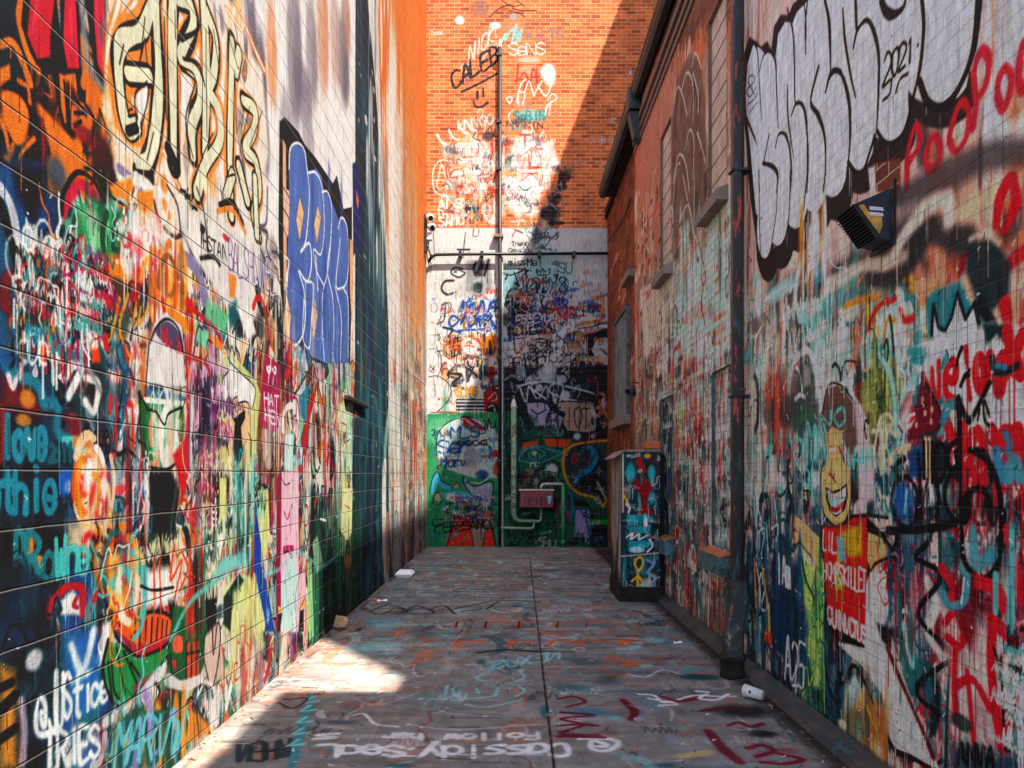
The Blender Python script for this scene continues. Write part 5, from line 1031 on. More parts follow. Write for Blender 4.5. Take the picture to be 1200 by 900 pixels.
# left lower white wall: round outlines, orange patch, dollar mark
W.S('1a1a1c', 1.8, '92,755 130,760 148,800 145,850 130,890'); W.S('1a1a1c', 1.8, '120,770 160,765 190,790'); W.S('1a1a1c', 1.6, '95,830 110,850 120,830'); W.S('1a1a1c', 1.6, '100,860 115,850')
W.FIELD(160, 680, 420, 880, 100, 'e2862a 1a1a1c e8e0d8 c8382a 8a8a8e f0a050 4a4a50', 'tsfob', .7); W.B('e07a3a', 210, 730, 50, 60, .7)
W.T('1a1416', 2.6, 'TIME', 185, 730, 240, 715, 30, gap=.1); W.S('c8382a', 2.4, '185,750 240,735'); W.S('c8382a', 2.4, '190,765 240,750'); W.T('1a1416', 2.6, 'LUV', 195, 795, 245, 780, 30, gap=.1)
W.S('f0e8e0', 6, '250,730 260,760 290,780 310,740 280,710 250,730', .02); W.S('c8382a', 3, '265,740 300,745'); W.Fl('e2862a', '330,700 410,690 410,790 345,790', .02); W.S('4a4a50', 5, '350,690 352,780', .02); W.S('f0e8e0', 3, '300,650 340,680 360,650', .02); W.S('3a3638', 6, '375,720 380,780', .02)
W.S('3a3a3e', 6, '200,850 180,880 230,900 200,930 250,900', .03); W.S('3a3a3e', 5, '260,840 320,890', .02); W.S('3a3a3e', 5, '300,840 270,910', .02); W.S('2f6a74', 6, '340,840 350,900', .03)
W.S('b88a8a', 2.4, '95,690 130,690 150,680', .03); W.S('b84a3a', 2, '130,640 150,600', .02); W.S('c88a80', 2, '100,630 130,640', .03)
W.UVFIELD(bX(505), bZ(480), bX(585), bZ(340), 130, '1a1a1c 3a3a3e 1f4f9a e2862a e8e0d8 c8382a 7a8a8e d0c8c0', 'stood', .8, .8)
W.UVFIELD(bX(590), bZ(480), bX(705), bZ(320), 260, '101418 1a1a1c 1f4f9a 2a3a5a e8e0d8 c8382a 2f6a80 d98a50 0c1014 b8b0c8', 'sttod', .75, .85)
# --- lower wall: green coat
W.tile(480, 430, 4)
W.S('3a3a3e', 5, '185,30 240,40 200,80 250,100', .03); W.S('3a3a3e', 5, '280,10 340,60', .02); W.S('1a1a1c', 1.8, '92,45 140,45 190,90 185,150 130,210 100,212'); W.B('1a1a1c', 138, 152, 6, 6)
W.T('e8a040', 4, 'GUNG', 215, 135, 320, 130, 40, gap=.05); W.S('c8502a', 4, '130,212 220,214', .02)
W.Fl('1a1a1e', '218,150 362,150 362,212 218,212', .01)
for y in (160, 177, 194, 207): W.S('e8e8ea', 2.6, f'222,{y} 358,{y}', .01, sm=False)
W.Fl('3f9a6c', '60,222 200,216 440,214 800,200 960,200 960,860 60,860', .012)
W.FIELD(60, 230, 940, 850, 120, '3a9466 2f8a5c 4aa678 55ac80', 'bvh', 1.6, .6)
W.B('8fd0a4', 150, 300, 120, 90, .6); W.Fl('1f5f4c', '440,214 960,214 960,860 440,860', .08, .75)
W.Fl('a8161c', '365,0 400,0 395,60 370,100 360,40', .02); W.Fl('a8161c', '345,100 420,80 415,200 350,210', .02); W.S('e8b0a0', 2.4, '370,150 400,120 410,150 385,160'); W.Fl('12303a', '365,170 420,175 420,215 360,212', .02); W.S('e8e0d8', 2, '370,190 390,180 400,205')
W.FIELD(320, 0, 430, 100, 30, '2f6a74 3a3a3e e8e0d8 12303a', 'bsf', .7)
# dark mixed zone upper right
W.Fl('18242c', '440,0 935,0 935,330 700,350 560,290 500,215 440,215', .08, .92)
W.FIELD(440, 0, 850, 150, 110, '14303a e8e4e8 2f4a6a 1a2a34 8fb0b8 7a2a3a 0c1418 c8c0d0', 'sstobb', .7)
W.B('d8dce0', 640, 30, 60, 40, .8); W.B('d8dce0', 660, 10, 40, 30, .8); W.B('c8d0d4', 690, 60, 60, 30, .6)
for d in ('515,90 545,165 560,90 600,150 640,90 650,140', '510,90 600,70 690,75 720,100 700,190 740,200 745,170 700,140 660,120 660,90 700,70', '720,150 790,160 860,180 870,290', '730,90 850,120 880,140', '560,95 640,150'): W.S('e0e6ea', 3.4, d, .03, .9)
W.S('c8d4d8', 4, '450,60 480,40 520,60', .05, .7)
W.Fl('b8acc8', '545,170 600,160 640,170 660,200 720,240 700,295 650,290 600,285 560,250', .012); W.S('1a2038', 3.4, '545,170 560,250 610,295 640,280 660,190 620,165 560,165', .012); W.S('1a2038', 3.2, '650,220 700,215 725,250 710,290 660,290 640,250 670,200 720,190', .012); W.S('1a2038', 2.6, '570,200 600,220 640,200'); W.S('1a2038', 2.6, '590,250 600,220'); W.S('1a2038', 2.6, '660,250 690,250 700,280'); W.S('1a2038', 2.6, '690,225 680,255')
W.Fl('b89c8c', '690,165 760,165 860,170 865,300 800,308 740,300 720,260 730,220', .012); W.S('2a2028', 2, '700,165 760,160 860,180 865,300 740,300'); W.T('2a2028', 2.2, 'IOT', 735, 285, 850, 290, 95, gap=.2); W.S('2a2028', 2, '800,165 795,300')
W.S('d98a60', 6, '880,130 910,130 905,180 880,190 920,220 930,250 910,280', .02); W.FIELD(860, 120, 940, 300, 20, '18141c d98a60 8a2a30 c8c0c8', 'sfb', .7)
W.Fl('4a1420', '840,310 935,300 935,350 760,370', .05, .9); W.B('d8d4d8', 785, 325, 24, 22, .9); W.B('c8d0d8', 860, 325, 16, 16, .7)
# head figure with red cap, blue tags, scarf, pot
W.Fl('d0e4dc', '130,330 150,280 230,235 290,240 380,270 420,330 430,420 410,520 300,520 180,480 130,420', .03, .9)
W.S('12262a', 2.2, '128,420 130,320 180,260 260,235 310,240'); W.S('12262a', 2, '400,270 425,340 420,400')
W.Fl('b83244', '250,245 268,232 352,292 330,312 250,275', .01); W.S('12141a', 2.2, '240,250 262,232 354,292 330,312 248,272'); W.S('e8a0a8', 3, '262,245 300,275'); W.S('12141a', 2, '290,290 300,305 320,300')
W.FIELD(130, 290, 420, 470, 110, '1f5f9a e8f0ee 2a4a5a 8fb0a8 3f8ac0 c8d0c0 6a5a70 a8a06a', 'stob', .7)
W.T('1f5aa0', 4, 'MLS', 195, 335, 330, 325, 50, gap=.1); W.T('1f5aa0', 4.4, 'Ser', 135, 405, 290, 400, 62, gap=.1); W.T('12303a', 3, 'oooa', 225, 370, 370, 365, 35); W.T('1f4f8a', 3.4, 'Mar', 150, 470, 240, 465, 45); W.T('2a3038', 2.6, 'vel', 240, 465, 310, 460, 40); W.T('12181c', 2.4, 'Wu', 350, 300, 410, 280, 50); W.T('12262a', 2.6, '3', 102, 322, 122, 322, 28)
W.B('9aa0a8', 290, 420, 50, 60, .8); W.B('c8b8b4', 290, 480, 60, 40, .7); W.S('12303a', 2.4, '310,370 350,360 380,380'); W.B('c81e22', 402, 405, 24, 22, .95); W.B('c04a2c', 415, 480, 32, 46, .9); W.S('e08050', 3, '395,470 430,510', .02)
W.S('d84a3a', 2.6, '120,420 140,450 135,490', .02); W.S('12303a', 2.4, '150,455 130,470 140,480')
W.Fl('4fb0d8', '95,580 110,520 130,495 150,540 190,560 200,540 190,580 150,570 130,540 115,600', .012); W.S('10303f', 2, '92,600 108,520 132,492 152,535 195,555'); W.Fl('58bcd0', '160,590 220,580 330,600 330,630 200,630 160,610', .02)
W.Fl('a8a8bc', '255,515 300,560 380,540 390,560 380,650 350,655 320,620 270,570', .01); W.S('14202a', 2.4, '255,512 300,560 382,535 392,570 380,655 345,655 260,560 255,512'); W.B('26507a', 340, 505, 40, 30, .9)
for x, y in ((305, 580), (340, 565), (365, 600), (340, 610), (370, 560), (325, 600)): W.B('e8eaf0', x, y, 6, 6)
W.S('e0e0e8', 2, '290,540 330,545 370,520'); W.B('e0a060', 218, 555, 20, 18, .9); W.S('12202a', 2, '205,560 220,540 235,560')
W.B('d8c0a0', 135, 610, 26, 26, .9); W.S('12202a', 2.2, '110,640 115,600 140,590 150,630 130,650', .01); W.Fl('e8e4dc', '180,590 230,600 220,640 170,620', .02)
W.FIELD(150, 610, 390, 730, 150, '122a5a b84050 e8e0e0 14181c 2a4a8a d8b09a 1a3a7a', 'stto', .5); W.Fl('b82028', '190,700 290,700 300,750 200,740', .03, .8); W.FIELD(200, 690, 390, 760, 50, '14181c e8a0a0 122a5a c83a30', 'sto', .5); W.B('e0582c', 365, 690, 20, 26, .9)
W.Fl('e84a1c', '190,745 385,750 405,840 170,838', .012); W.S('12181c', 2.6, '205,735 175,840'); W.S('12181c', 2.6, '385,740 405,840'); W.Fl('a88a78', '292,770 355,770 340,842 300,842', .01); W.Fl('a8988c', '285,752 365,755 360,775 290,772', .01); W.S('12181c', 2, '285,752 365,755 355,775 340,842'); W.S('12181c', 2, '290,772 300,842')
W.S('12262a', 2.8, '150,715 110,715 115,745 160,735 120,755 130,780 200,770', .012); W.T('12262a', 2.8, 'ERESAMCD', 160, 770, 410, 755, 40, gap=.05); W.T('2f8a8c', 3.4, 'OK', 100, 805, 160, 800, 26, a=.7); W.S('3f7f9a', 5, '190,800 215,780 225,765', .03)
# panel behind the red box: orange strip, flying eye, mask faces
W.FIELD(440, 260, 700, 700, 150, '123f36 1f6a54 0f2c30 2f7a62 12303a', 'bvs', 1.0, .8)
W.Fl('e05a22', '530,355 600,345 600,375 530,385', .02); W.Fl('e8622a', '630,335 760,340 740,380 640,370', .03); W.S('12181c', 2.4, '530,350 600,330 640,310'); W.B('7a9a80', 660, 310, 80, 30, .6); W.S('12181c', 2.4, '650,300 690,340 690,390')
for d in ('510,440 530,400 590,370 660,390 720,400', '510,440 600,450 680,420 720,400', '560,410 580,380 630,400 610,430 570,430 560,410'): W.S('3fa0b0', 3.4, d, .02)
W.B('c8d8a0', 585, 405, 16, 16, .9); W.S('2f7f8c', 8, '590,440 590,560', .04); W.T('c8c8a8', 3, 'rc', 565, 470, 610, 465, 30)
W.B('d8dcda', 665, 480, 40, 38, 1); W.B('1f5f3a', 645, 510, 34, 22, 1); W.Fl('0f1418', '630,520 690,510 690,560 640,555', .02); W.S('0f1418', 3, '620,480 640,450 680,445 705,480 690,520'); W.S('123f2c', 3, '615,495 650,490 690,500')
W.B('8a5a4a', 548, 535, 24, 26, .9); W.S('12181c', 2, '525,530 545,510 570,530'); W.S('c83a3a', 2.4, '535,505 560,505'); W.S('12181c', 2, '535,540 560,545'); W.FIELD(520, 480, 620, 560, 30, '12181c c8b8a0 8a3a3a 14303a', 'sb', .5)
W.FIELD(650, 540, 760, 760, 40, '7a2a3a 14303a c8607a 1f6a54 a83a4a', 'bsd', .7)
# orange hoop round the blue number
W.Fl('4a4a4e', '740,380 840,365 940,360 940,660 830,610 760,560 725,470', .03); W.S('e89a3a', 5.5, '935,345 860,350 760,370 720,430 735,530 790,590 860,610 910,650', .015); W.S('e89a3a', 5.5, '905,655 945,590', .015); W.S('e89a3a', 3, '730,380 720,400 745,390')
W.S('12181c', 11, '800,380 850,370 885,420 860,480 790,520 775,560', .012); W.S('2f8ab0', 8.5, '810,385 850,378 875,420 850,475 790,515 775,550', .014); W.FIELD(770, 380, 890, 560, 24, '5fb0d0 1f6a90', 'bv', .4, .7)
W.S('12181c', 2.6, '760,470 745,430 770,390 820,385 830,420 790,480'); W.S('c83a4a', 2.4, '770,410 760,450 785,440 770,410'); W.B('0f1418', 910, 460, 22, 26, .95); W.Fl('0f1418', '800,520 880,500 940,560 860,590 800,560', .03); W.S('c8b090', 5, '880,540 920,620', .03); W.S('12181c', 3, '850,560 910,610'); W.S('c8a070', 4, '935,480 940,560', .03)
W.Fl('0f1620', '740,600 830,630 850,660 760,650', .02); W.S('3f7fa0', 6, '755,590 765,660 755,710', .03)
W.Fl('a8a0c8', '780,670 840,670 850,800 770,800', .03); W.S('2f5f90', 4, '790,660 830,720 850,830', .03); W.T('2a1a28', 2.2, 'aPAR', 770, 830, 835, 820, 45); W.T('12181c', 3, 'OKia', 830, 710, 945, 705, 45, gap=.2); W.S('5a1a28', 3, '830,670 815,700 840,690')
W.Fl('2f9a3a', '855,715 945,715 945,750 855,740', .02); W.Fl('0a0f14', '850,760 880,735 945,745 945,790 860,800', .02); W.S('3a6aa0', 4, '855,830 880,800 945,800', .02); W.FIELD(850, 800, 945, 850, 16, '14303a 2a4a6a 0f1418', 'b', .5)
W.T('12262a', 3.2, '2/8', 465, 835, 590, 830, 55, gap=.3); W.S('12262a', 3, '570,800 610,800 640,830'); W.T('b8a0a8', 3.2, 'CMU', 595, 845, 690, 845, 32, gap=.15); W.T('14303a', 2.8, 'EM', 600, 790, 700, 800, 75, a=.8)
W.T('3fae5a', 2.2, 'TT', 700, 700, 735, 700, 60, a=.5)

W.DRIPS(500, XL, 1.95, .1, 5.8, L=(.05, .3), w=(.006, .014))
W.FLECKS(300, XL, 1.95, .1, 5)

W.UVFIELD(bX(503), .05, bX(585), 2.6, 36, '12262a 8fc8a8 2f5f90 a83a3a', 'std', .5, .7)
W.UVFIELD(bX(590), .05, bX(712), 2.6, 150, '12262a 1f4f44 2a6a54 8fc8a8 101c20 2f5f90 a83a3a d8d4cc 143a34', 'stodo', .6, .7)
W.WEAR(200, XL, 1.95, 0, 5.9, (.006, .02))
# ================================================================== ALLEY FLOOR paint (u = X, v = Y)
us = growing([(XL, 2.0, .0042)]) if False else growing([(XL, 2.0, .0052)])
vs = growing([(-2.5, 2.4, .06), (2.4, 3.2, .006), (3.2, 5.0, .0075), (5, 8, .014), (8, YB, .026)])
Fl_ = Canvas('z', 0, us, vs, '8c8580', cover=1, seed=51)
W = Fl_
W.hard = 1.25
W.UVFIELD(XL, -2.5, 2, YB, 700, '868686 686868 9c9a98 5a5c60 8e8c8a a8a6a2 767878', 'bhb', 1.3, .5)
W.UVFIELD(XL, 2.4, 2, 12, 480, '5f8f98 3f6a78 7fb0b0 b87860 8a5a48 4a4a50 c88a70 8fc0bc a06a50 d0d0cc 6a564c', 'bhbfst', 1.0, .55)
W.UVFIELD(XL, 2.4, 2, YB, 420, '4a4648 c0a898 5f8f94 8a4a4a d0c0b8 35424a 7a6a66 b8684a', 'stodh', 1.0, .5)
W.UVFIELD(XL, 5, 1.9, YB, 260, '6f9aa4 4f7a8c 8fc0bc b86a4a c8b8b0 3f5a68 a8c4c4', 'fbhs', 1.3, .55)
W.UVFIELD(XL, 2.4, 1.9, YB, 500, '6a6462 96908a 4a4a4c a8a29c 76706c 5a6e74', 'bbs', .6, .4)
W.tile(200, 600, 3)
W.B('8fc8c0', 730, 470, 110, 22, .7); W.B('7fb8b8', 760, 395, 90, 25, .7); W.B('8fc8c0', 660, 482, 60, 12, .6); W.Fl('d8ccc0', '560,490 640,500 800,590 760,640 400,640 300,760 80,900 0,900', .15, .25); W.B('6f8a9c', 720, 380, 150, 25, .5)  # pale polygon paints extra brightness into the sunlit patch of floor
W.S('3a3234', 2.2, '700,350 760,330 830,345 890,335', .01); W.S('3a3234', 2.2, '720,360 800,350 860,360'); W.S('3a3234', 2, '690,345 740,360 800,335 850,350')
W.T('4a8a90', 3.2, 'LoUNGMe', 490, 640, 420, 870, -60, soft=.02, a=.8); W.T('1f3a40', 3, 'WHEN', 420, 860, 230, 880, 60, a=.7)
for y in (650, 680, 720, 760, 800): W.S('7fc0bc', 2.6, f'{500-(y-650)//3},{y} {470-(y-650)//3},{y+20} {520-(y-650)//3},{y+15}', .02)
W.S('a39aa0', 2, '640,650 720,680 840,645 880,630', .02); W.S('a39aa0', 2, '790,640 830,660'); W.S('4a3638', 2.2, '380,670 430,690 480,655 400,660', .015)
W.S('d8ccc8', 2, '640,715 680,710 720,745 800,755', .015); W.B('4a4a60', 600, 740, 100, 12, .6)
# upside-down handle and line of writing, read from the far end
W.tile(440, 620, 3.213)
W.T('e8e2de', 3.6, '@', 955, 790, 760, 790, -56, soft=.014, gap=.05)
W.T('e8e2de', 3.6, 'Cassidy', 725, 810, 160, 820, -46, soft=.014, gap=.22); W.S('e8e2de', 4, '138,826 132,828', .014)
W.T('e8e2de', 3.6, 'SeaL', 100, 815, -230, 815, -42, soft=.014, gap=.2)
W.T('ddd4d0', 3, 'Follow', 610, 765, 250, 775, -24, soft=.014); W.T('ddd4d0', 3, 'her', 170, 770, 20, 770, -22, soft=.014); W.S('ddd4d0', 3, '-140,770 -220,775 -150,785 -230,790', .014)
W.S('b8aaa8', 1.6, '120,735 300,755 620,735', .014)
W.S('a39a9c', 1.6, '180,670 220,640 420,640 560,680 400,700 220,690', .02, .7)
for d in ('270,590 260,640', '290,600 300,630 320,610', '380,600 390,620', '460,600 440,630 320,640', '540,590 560,610 530,630', '340,660 420,670 560,640', '400,570 380,560 420,540', '540,530 560,560 500,580'): W.S('8fc0c0', 2.2, d, .02, .8)
W.T('8fc8c8', 2.6, 'NEXUS', 690, 490, 430, 530, 30, soft=.02, a=.7); W.S('6fa8b0', 2.4, '420,540 480,490', .02)
for x in (310, 420, 545, 690, 800): W.S('d8623a', 5, f'{x+70},350 {x},352 {x-5},365', .03, .85); W.S('2a2a2c', 1.6, f'{x-2},348 {x-8},372', .012)
for x in (300, 500, 650, 760, 930): W.S('d8623a', 5, f'{x+100},425 {x+30},418 {x},440', .03, .8)
W.S('d8623a', 4, '560,385 640,388', .03, .8); W.B('d8623a', 900, 490, 60, 14, .6); W.B('d86a44', 950, 510, 40, 12, .7); W.B('c87a5a', 320, 440, 60, 20, .5)
for d in ('0,300 60,285 120,310 60,320', '100,310 160,290 220,315 140,320', '210,300 260,290 300,320', '300,300 420,275 460,270', '420,300 480,270 620,275', '330,310 400,300', '520,290 600,300'): W.S('24282a', 2.6, d, .014)
W.S('1f2628', 5, '390,465 480,455 620,462', .03, .8); W.S('2a3034', 5, '640,460 740,462', .05, .6); W.B('2a3a40', 400, 500, 30, 16, .6)
W.B('2f6a80', 640, 690, 30, 40, .8); W.B('3f7f98', 800, 690, 120, 26, .7); W.B('6fb8bc', 900, 710, 40, 10, .8); W.B('2f5f74', 740, 600, 120, 25, .5); W.B('3a5f70', 800, 500, 120, 20, .5); W.B('2a4f5c', 870, 570, 90, 30, .5)
for d in ('690,640 740,630 790,650 720,670', '700,690 820,700 700,715 830,740', '690,740 790,735 700,770 840,775', '690,780 860,785'): W.S('7a2038', 3, d, .014, .9)
W.B('16606a', 90, 890, 80, 10, .7); W.B('c06a4a', 300, 420, 20, 10, .6)
W.tile(680, 600, 3)
W.FIELD(0, 360, 420, 460, 50, 'c8623a d8704a 3f7f8c 7fb8b8 6a5048', 'hbs', .7, .6)
W.B('7fc4c0', 260, 450, 60, 14, .8); W.B('d86a3a', 150, 455, 40, 14, .7); W.B('d86a3a', 190, 530, 60, 14, .7); W.B('8fc8c8', 230, 540, 40, 10, .6)
W.S('9fb8c0', 2.2, '165,570 230,580 290,555 370,575', .012); W.B('1f4a50', 420, 580, 110, 18, .8); W.B('5fa0a4', 400, 555, 60, 10, .5)
W.S('e8e0dc', 2.6, '205,640 260,645 300,670 400,645 500,650', .01); W.S('e8e0dc', 2.6, '240,655 340,675 280,680', .01); W.S('8a1f30', 4.5, '290,650 350,665 430,650', .012); W.S('e8e0dc', 2.8, '410,630 450,635 420,655 480,660 520,640', .01); W.S('e8e0dc', 2, '525,648 545,648')
W.S('7a2030', 6, '150,660 190,700 180,730', .02); W.S('9a90a4', 4, '180,680 240,700 200,730', .03, .7)
W.B('14181a', 570, 700, 150, 35, .75); W.B('14181a', 640, 780, 80, 20, .7); W.S('7a2030', 6, '450,770 500,830 560,880', .03, .8); W.S('7a2030', 4, '420,700 500,690 600,700', .03, .8); W.S('7a2030', 4, '520,750 560,740 600,755 640,745', .02, .8); W.S('8a2438', 4, '590,830 640,820 680,840 620,860', .02); W.S('8a2438', 4, '700,850 780,870 720,885 640,880', .02); W.B('b04a5a', 730, 840, 50, 14, .7); W.S('b8a47a', 3, '330,860 390,850 470,845', .02); W.B('1f5a60', 300, 890, 60, 14, .6); W.S('8f8890', 2.6, '320,790 335,830 360,840', .02)
W.T('b8a47a', 2.4, 'marnmin', 350, 865, 470, 850, 18)
# grime along both walls, paint splashes on the left edge
W.FIELD(-200, 0, 0, 0, 0, '000')
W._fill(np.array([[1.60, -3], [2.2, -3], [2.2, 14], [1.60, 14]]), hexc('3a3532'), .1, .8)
W.UVFIELD(XL, 2.5, XL+.18, 5.9, 120, 'd8b8a4 c8705a d0a890 e0d0c4 b88a78', 'bhx', .5, .7)
W.UVFIELD(XL, 6, XL+.1, YB, 80, '5a4a44 3a3634 8a6a5a', 'bv', .5, .7)
W.UVFIELD(XL, 11.5, 2, YB, 60, 'd8b8b0 b88a80 e0d0c8 8f8480', 'hhb', 1.2, .6)
W.hard = 1.3
W.DRIPS(500, XL, 1.9, 2.5, 8, L=(.03, .15), w=(.004, .012), hor=True); W.DRIPS(350, XL, 1.9, 8, YB, L=(.1, .4), w=(.012, .03), hor=True); W.FLECKS(700, XL, 1.9, 2.5, 9)
# expansion joint
W.tile(0, 0, 1)
q = W.uv(np.array([[620.5, 652], [650, 905.]])); W._stroke(np.vstack([q, [q[1]+(q[1]-q[0])*.2]]), .017, hexc('1a1716'), .012, .85)
for k in range(60):
    t = rs.rand(); p = q[0]+(q[1]-q[0])*t; W._blob(p, .02, .04, hexc('8a8078'), .6)
W._stroke(np.array([[XL, 11.95], [2, 11.9]]), .02, hexc('2a2624'), .012, .6); W._stroke(np.array([[XL, 8.1], [2, 8.1]]), .014, hexc('3a3432'), .012, .4)
# ================================================================== PIER paint
Fl_.sat = .95
Pf = Canvas('y', 7.84, growing([(1.27, 1.72, .006)]), growing([(0, 1.72, .0065)]), '2a4a50', seed=61)
W = Pf
W.FIELD(728, 530, 772, 700, 60, '1f4048 2f7f88 c8b8a8 12262c 8a2a2a', 'bsv', .6)
W.tile(700, 500, 4.09)
W.B('3fa0a4', 160, 220, 30, 60, .9); W.B('3fa0a4', 260, 220, 24, 50, .9); W.B('3f9aa0', 260, 340, 24, 40, .9)
W.Fl('8a161c', '180,230 205,280 220,240 240,270 265,290 230,370 260,400 270,420 200,415 220,350 175,280', .012); W.Fl('b01e20', '185,160 215,150 215,190 190,195', .012); W.S('7a161c', 5, '200,190 230,210', .012); W.B('e0b0a0', 205, 212, 16, 14, .9); W.B('d8341e', 195, 135, 14, 10, .95); W.B('d8a030', 240, 140, 22, 16, .9); W.B('e0d0c0', 150, 140, 14, 8, .7)
W.Fl('2a9098', '140,420 245,420 240,470 145,475', .01); W.FIELD(150, 440, 240, 500, 20, 'e8e4e0 12404a', 'vd', .3); W.Fl('2a9098', '150,480 250,480 245,510 155,515', .01); W.S('e8e4e0', 2, '140,530 170,510 160,540 200,515 200,540 240,520'); W.Fl('2a9098', '150,550 250,545 245,580 155,585', .01); W.S('e0d8d4', 2, '250,540 265,570 240,600')
W.B('d8e0e0', 190, 590, 50, 20, .8); W.S('e0a030', 3, '180,640 205,625 220,650 200,690 180,660 185,640'); W.S('e0a030', 3.4, '195,690 195,770'); W.S('e0a030', 3, '165,740 195,720 215,740'); W.S('8a9ab0', 3, '240,640 270,660 240,700 280,720 250,760', .02); W.B('16303a', 150, 700, 20, 60, .7); W.Fl('12262c', '120,775 290,775 290,850 120,850', .03); W.B('6a8a90', 200, 800, 30, 24, .6)
W.S('e0a030', 2.6, '130,330 150,380'); W.S('f0e6dc', 2, '140,370 155,390 150,410')
W.tile(0, 0, 1); W.FIELD(728, 535, 772, 690, 60, 'e0d8d0 8fc0bc 1a2a30 b84a3a 5f9aa0 c8b8a8', 'dst', .35, .8); W.S('c8a890', 1.4, '728,652 772,648', .01); W.S('c8b8a0', 1.6, '730,532 730,600', .012)
Ps = Canvas('x', 1.27, growing([(7.84, 8.60, .012)]), growing([(0, 1.72, .0075)]), '8a8078', seed=62)
W = Ps
W.UVFIELD(7.84, 0, 8.6, 1.7, 90, '8f8880 5a5652 b8aca4 3a4a4c a0968e', 'vvds', .8)
W.UVFIELD(7.84, 0, 8.6, .4, 20, '2a2826 3a3432', 'b', 1.0)
# ================================================================== materials
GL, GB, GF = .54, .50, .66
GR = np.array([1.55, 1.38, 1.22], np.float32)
M_block = masonry('painted_block', 'YZ', .4064, .2032, .0036, off=(0, -.0616+.2032*4), c1='a39c94', c2='8a847c', cm='7a746c', joint=.97, bump=.9, chip=.5, light_edge=.2, head=0, clog=.6, relief=.010)
M_brickR = masonry('painted_brick', 'YZ', .2032, .0705, .0045, c1='8a4630', c2='5f2c20', cm='b8a498', joint=.14, bump=1.0, chip=.42, light_edge=.03, relief=.013, clog=.05)
M_brickF = masonry('old_brick', 'YZ', .2032, .0705, .006, c1='9a5a3a', c2='6a3a2a', cm='4a3a34', joint=.3, bump=1.0, chip=.5, light_edge=.04, relief=.014)
M_back = masonry('back_brick', 'XZ', .2032, .0755, .0075, c1='c0602c', c2='7c3414', cm='c48a62', joint=.10, bump=.5, chip=.3, light_edge=.08)
M_base = masonry('painted_base_block', 'XZ', .61, .1365, .0035, c1='b0a8a0', c2='968e86', cm='7a746e', joint=.35, bump=.4, chip=.1, light_edge=.1, head=0)
M_floor = masonry('stained_concrete', 'XY', 50, 50, .001, c1='8a7e76', c2='7c7068', cm='777777', joint=0, bump=.5, chip=.35, light_edge=0, rough=.7)
M_pier = masonry('painted_render', 'XZ', .4, .25, .003, joint=.4, bump=.6, chip=.1, light_edge=.1)
M_pierS = masonry('painted_render_side', 'YZ', .4, .25, .003, joint=.4, bump=.6, chip=.1, light_edge=.1)
def sprayed(name, stops, scale, stretch, rough=.4):
    m, nt, b = newmat(name); L = nt.links.new
    tc = node(nt, 'ShaderNodeTexCoord'); mp = node(nt, 'ShaderNodeMapping'); mp.inputs['Scale'].default_value = stretch; L(tc.outputs['Object'], mp.inputs[0])
    n = node(nt, 'ShaderNodeTexNoise'); n.inputs['Scale'].default_value = scale; n.inputs['Detail'].default_value = 9; n.inputs['Roughness'].default_value = .68; L(mp.outputs[0], n.inputs['Vector'])
    cr = node(nt, 'ShaderNodeValToRGB'); L(n.outputs[0], cr.inputs[0]); el = cr.color_ramp.elements
    while len(el) < len(stops): el.new(.5)
    for e_, (p, c) in zip(el, stops): e_.position = p; e_.color = lin(c)
    L(cr.outputs[0], b.inputs['Base Color']); b.inputs['Roughness'].default_value = rough
    bp = node(nt, 'ShaderNodeBump'); bp.inputs['Strength'].default_value = .2; bp.inputs['Distance'].default_value = .003; L(n.outputs[0], bp.inputs['Height']); L(bp.outputs[0], b.inputs['Normal'])
    return m
M_kerb = sprayed('stained_kerb', [(.32, '1f4a50'), (.40, '2a2624'), (.52, '3c3631'), (.60, '4a4039'), (.66, '2a2624'), (.72, '8a6a5a')], 7, (1, .5, 1), .85)
M_conc = simple('concrete', '8a8078', .85, .4, 9)
M_darkconc = simple('dark_concrete', '34302c', .9, .6, 14, .6, col2='171514')
M_shell = simple('plain_masonry', 'b0a496', .85, .25, 3)
M_redbrick = simple('plain_brick', '9a5030', .85, .35, 5)
M_dark = simple('dark_metal', '1c1d1f', .5, .4, 30, .3)
M_tar = simple('weathered_gutter', '2a3338', .55, .6, 7, .2, col2='0e1418')
M_copper = simple('rusty_lip', '9a6a4a', .6, .4, 15)
M_wood = simple('weathered_wood', '7a5a4a', .8, .45, 18, stretch=(1, 1, 6))
M_white = simple('white_plastic', 'c8c4be', .5, .2, 20)
M_foam = simple('white_foam', 'f2f0ec', .8, .08, 30)
M_paper = simple('brown_paper', 'b08a66', .85, .4, 25)
M_sill = sprayed('painted_sill', [(.36, '1a2a30'), (.46, '3a5a60'), (.55, '4a7078'), (.64, '2a3a3c'), (.7, 'b0a8a0')], 9, (1, 1, 1), .8)
M_silltop = sprayed('orange_sill_top', [(.38, '3a2a24'), (.48, 'a0582c'), (.58, 'b8703c'), (.68, '6a4a3a')], 10, (1, 1, 1), .8)
M_stone = simple('grey_stone_sill', '8a7a70', .85, .4, 14)
M_redbox = simple('red_paint', '8a1a1e', .5, .4, 16, col2='4a1018')
M_greenpipe = simple('green_paint', '2f9a5c', .5, .4, 18, col2='1f5f44')
M_bluegrey = sprayed('blue_grey_boards', [(.36, '3a4448'), (.48, '6a767a'), (.58, '7a8488'), (.68, '8a5a48')], 5, (1, 1, .6), .75)
M_glass = simple('dark_grimy_pane', '1a2428', .25, .4, 8)
M_hood = simple('tarnished_hood', '22303c', .5, .5, 9, .2, col2='121a22')
M_yellow = simple('yellow_spray', 'c8902c', .6, .5, 22, col2='6a5430')
M_ground = simple('ground_concrete', '7a706a', .9, .25, 2)

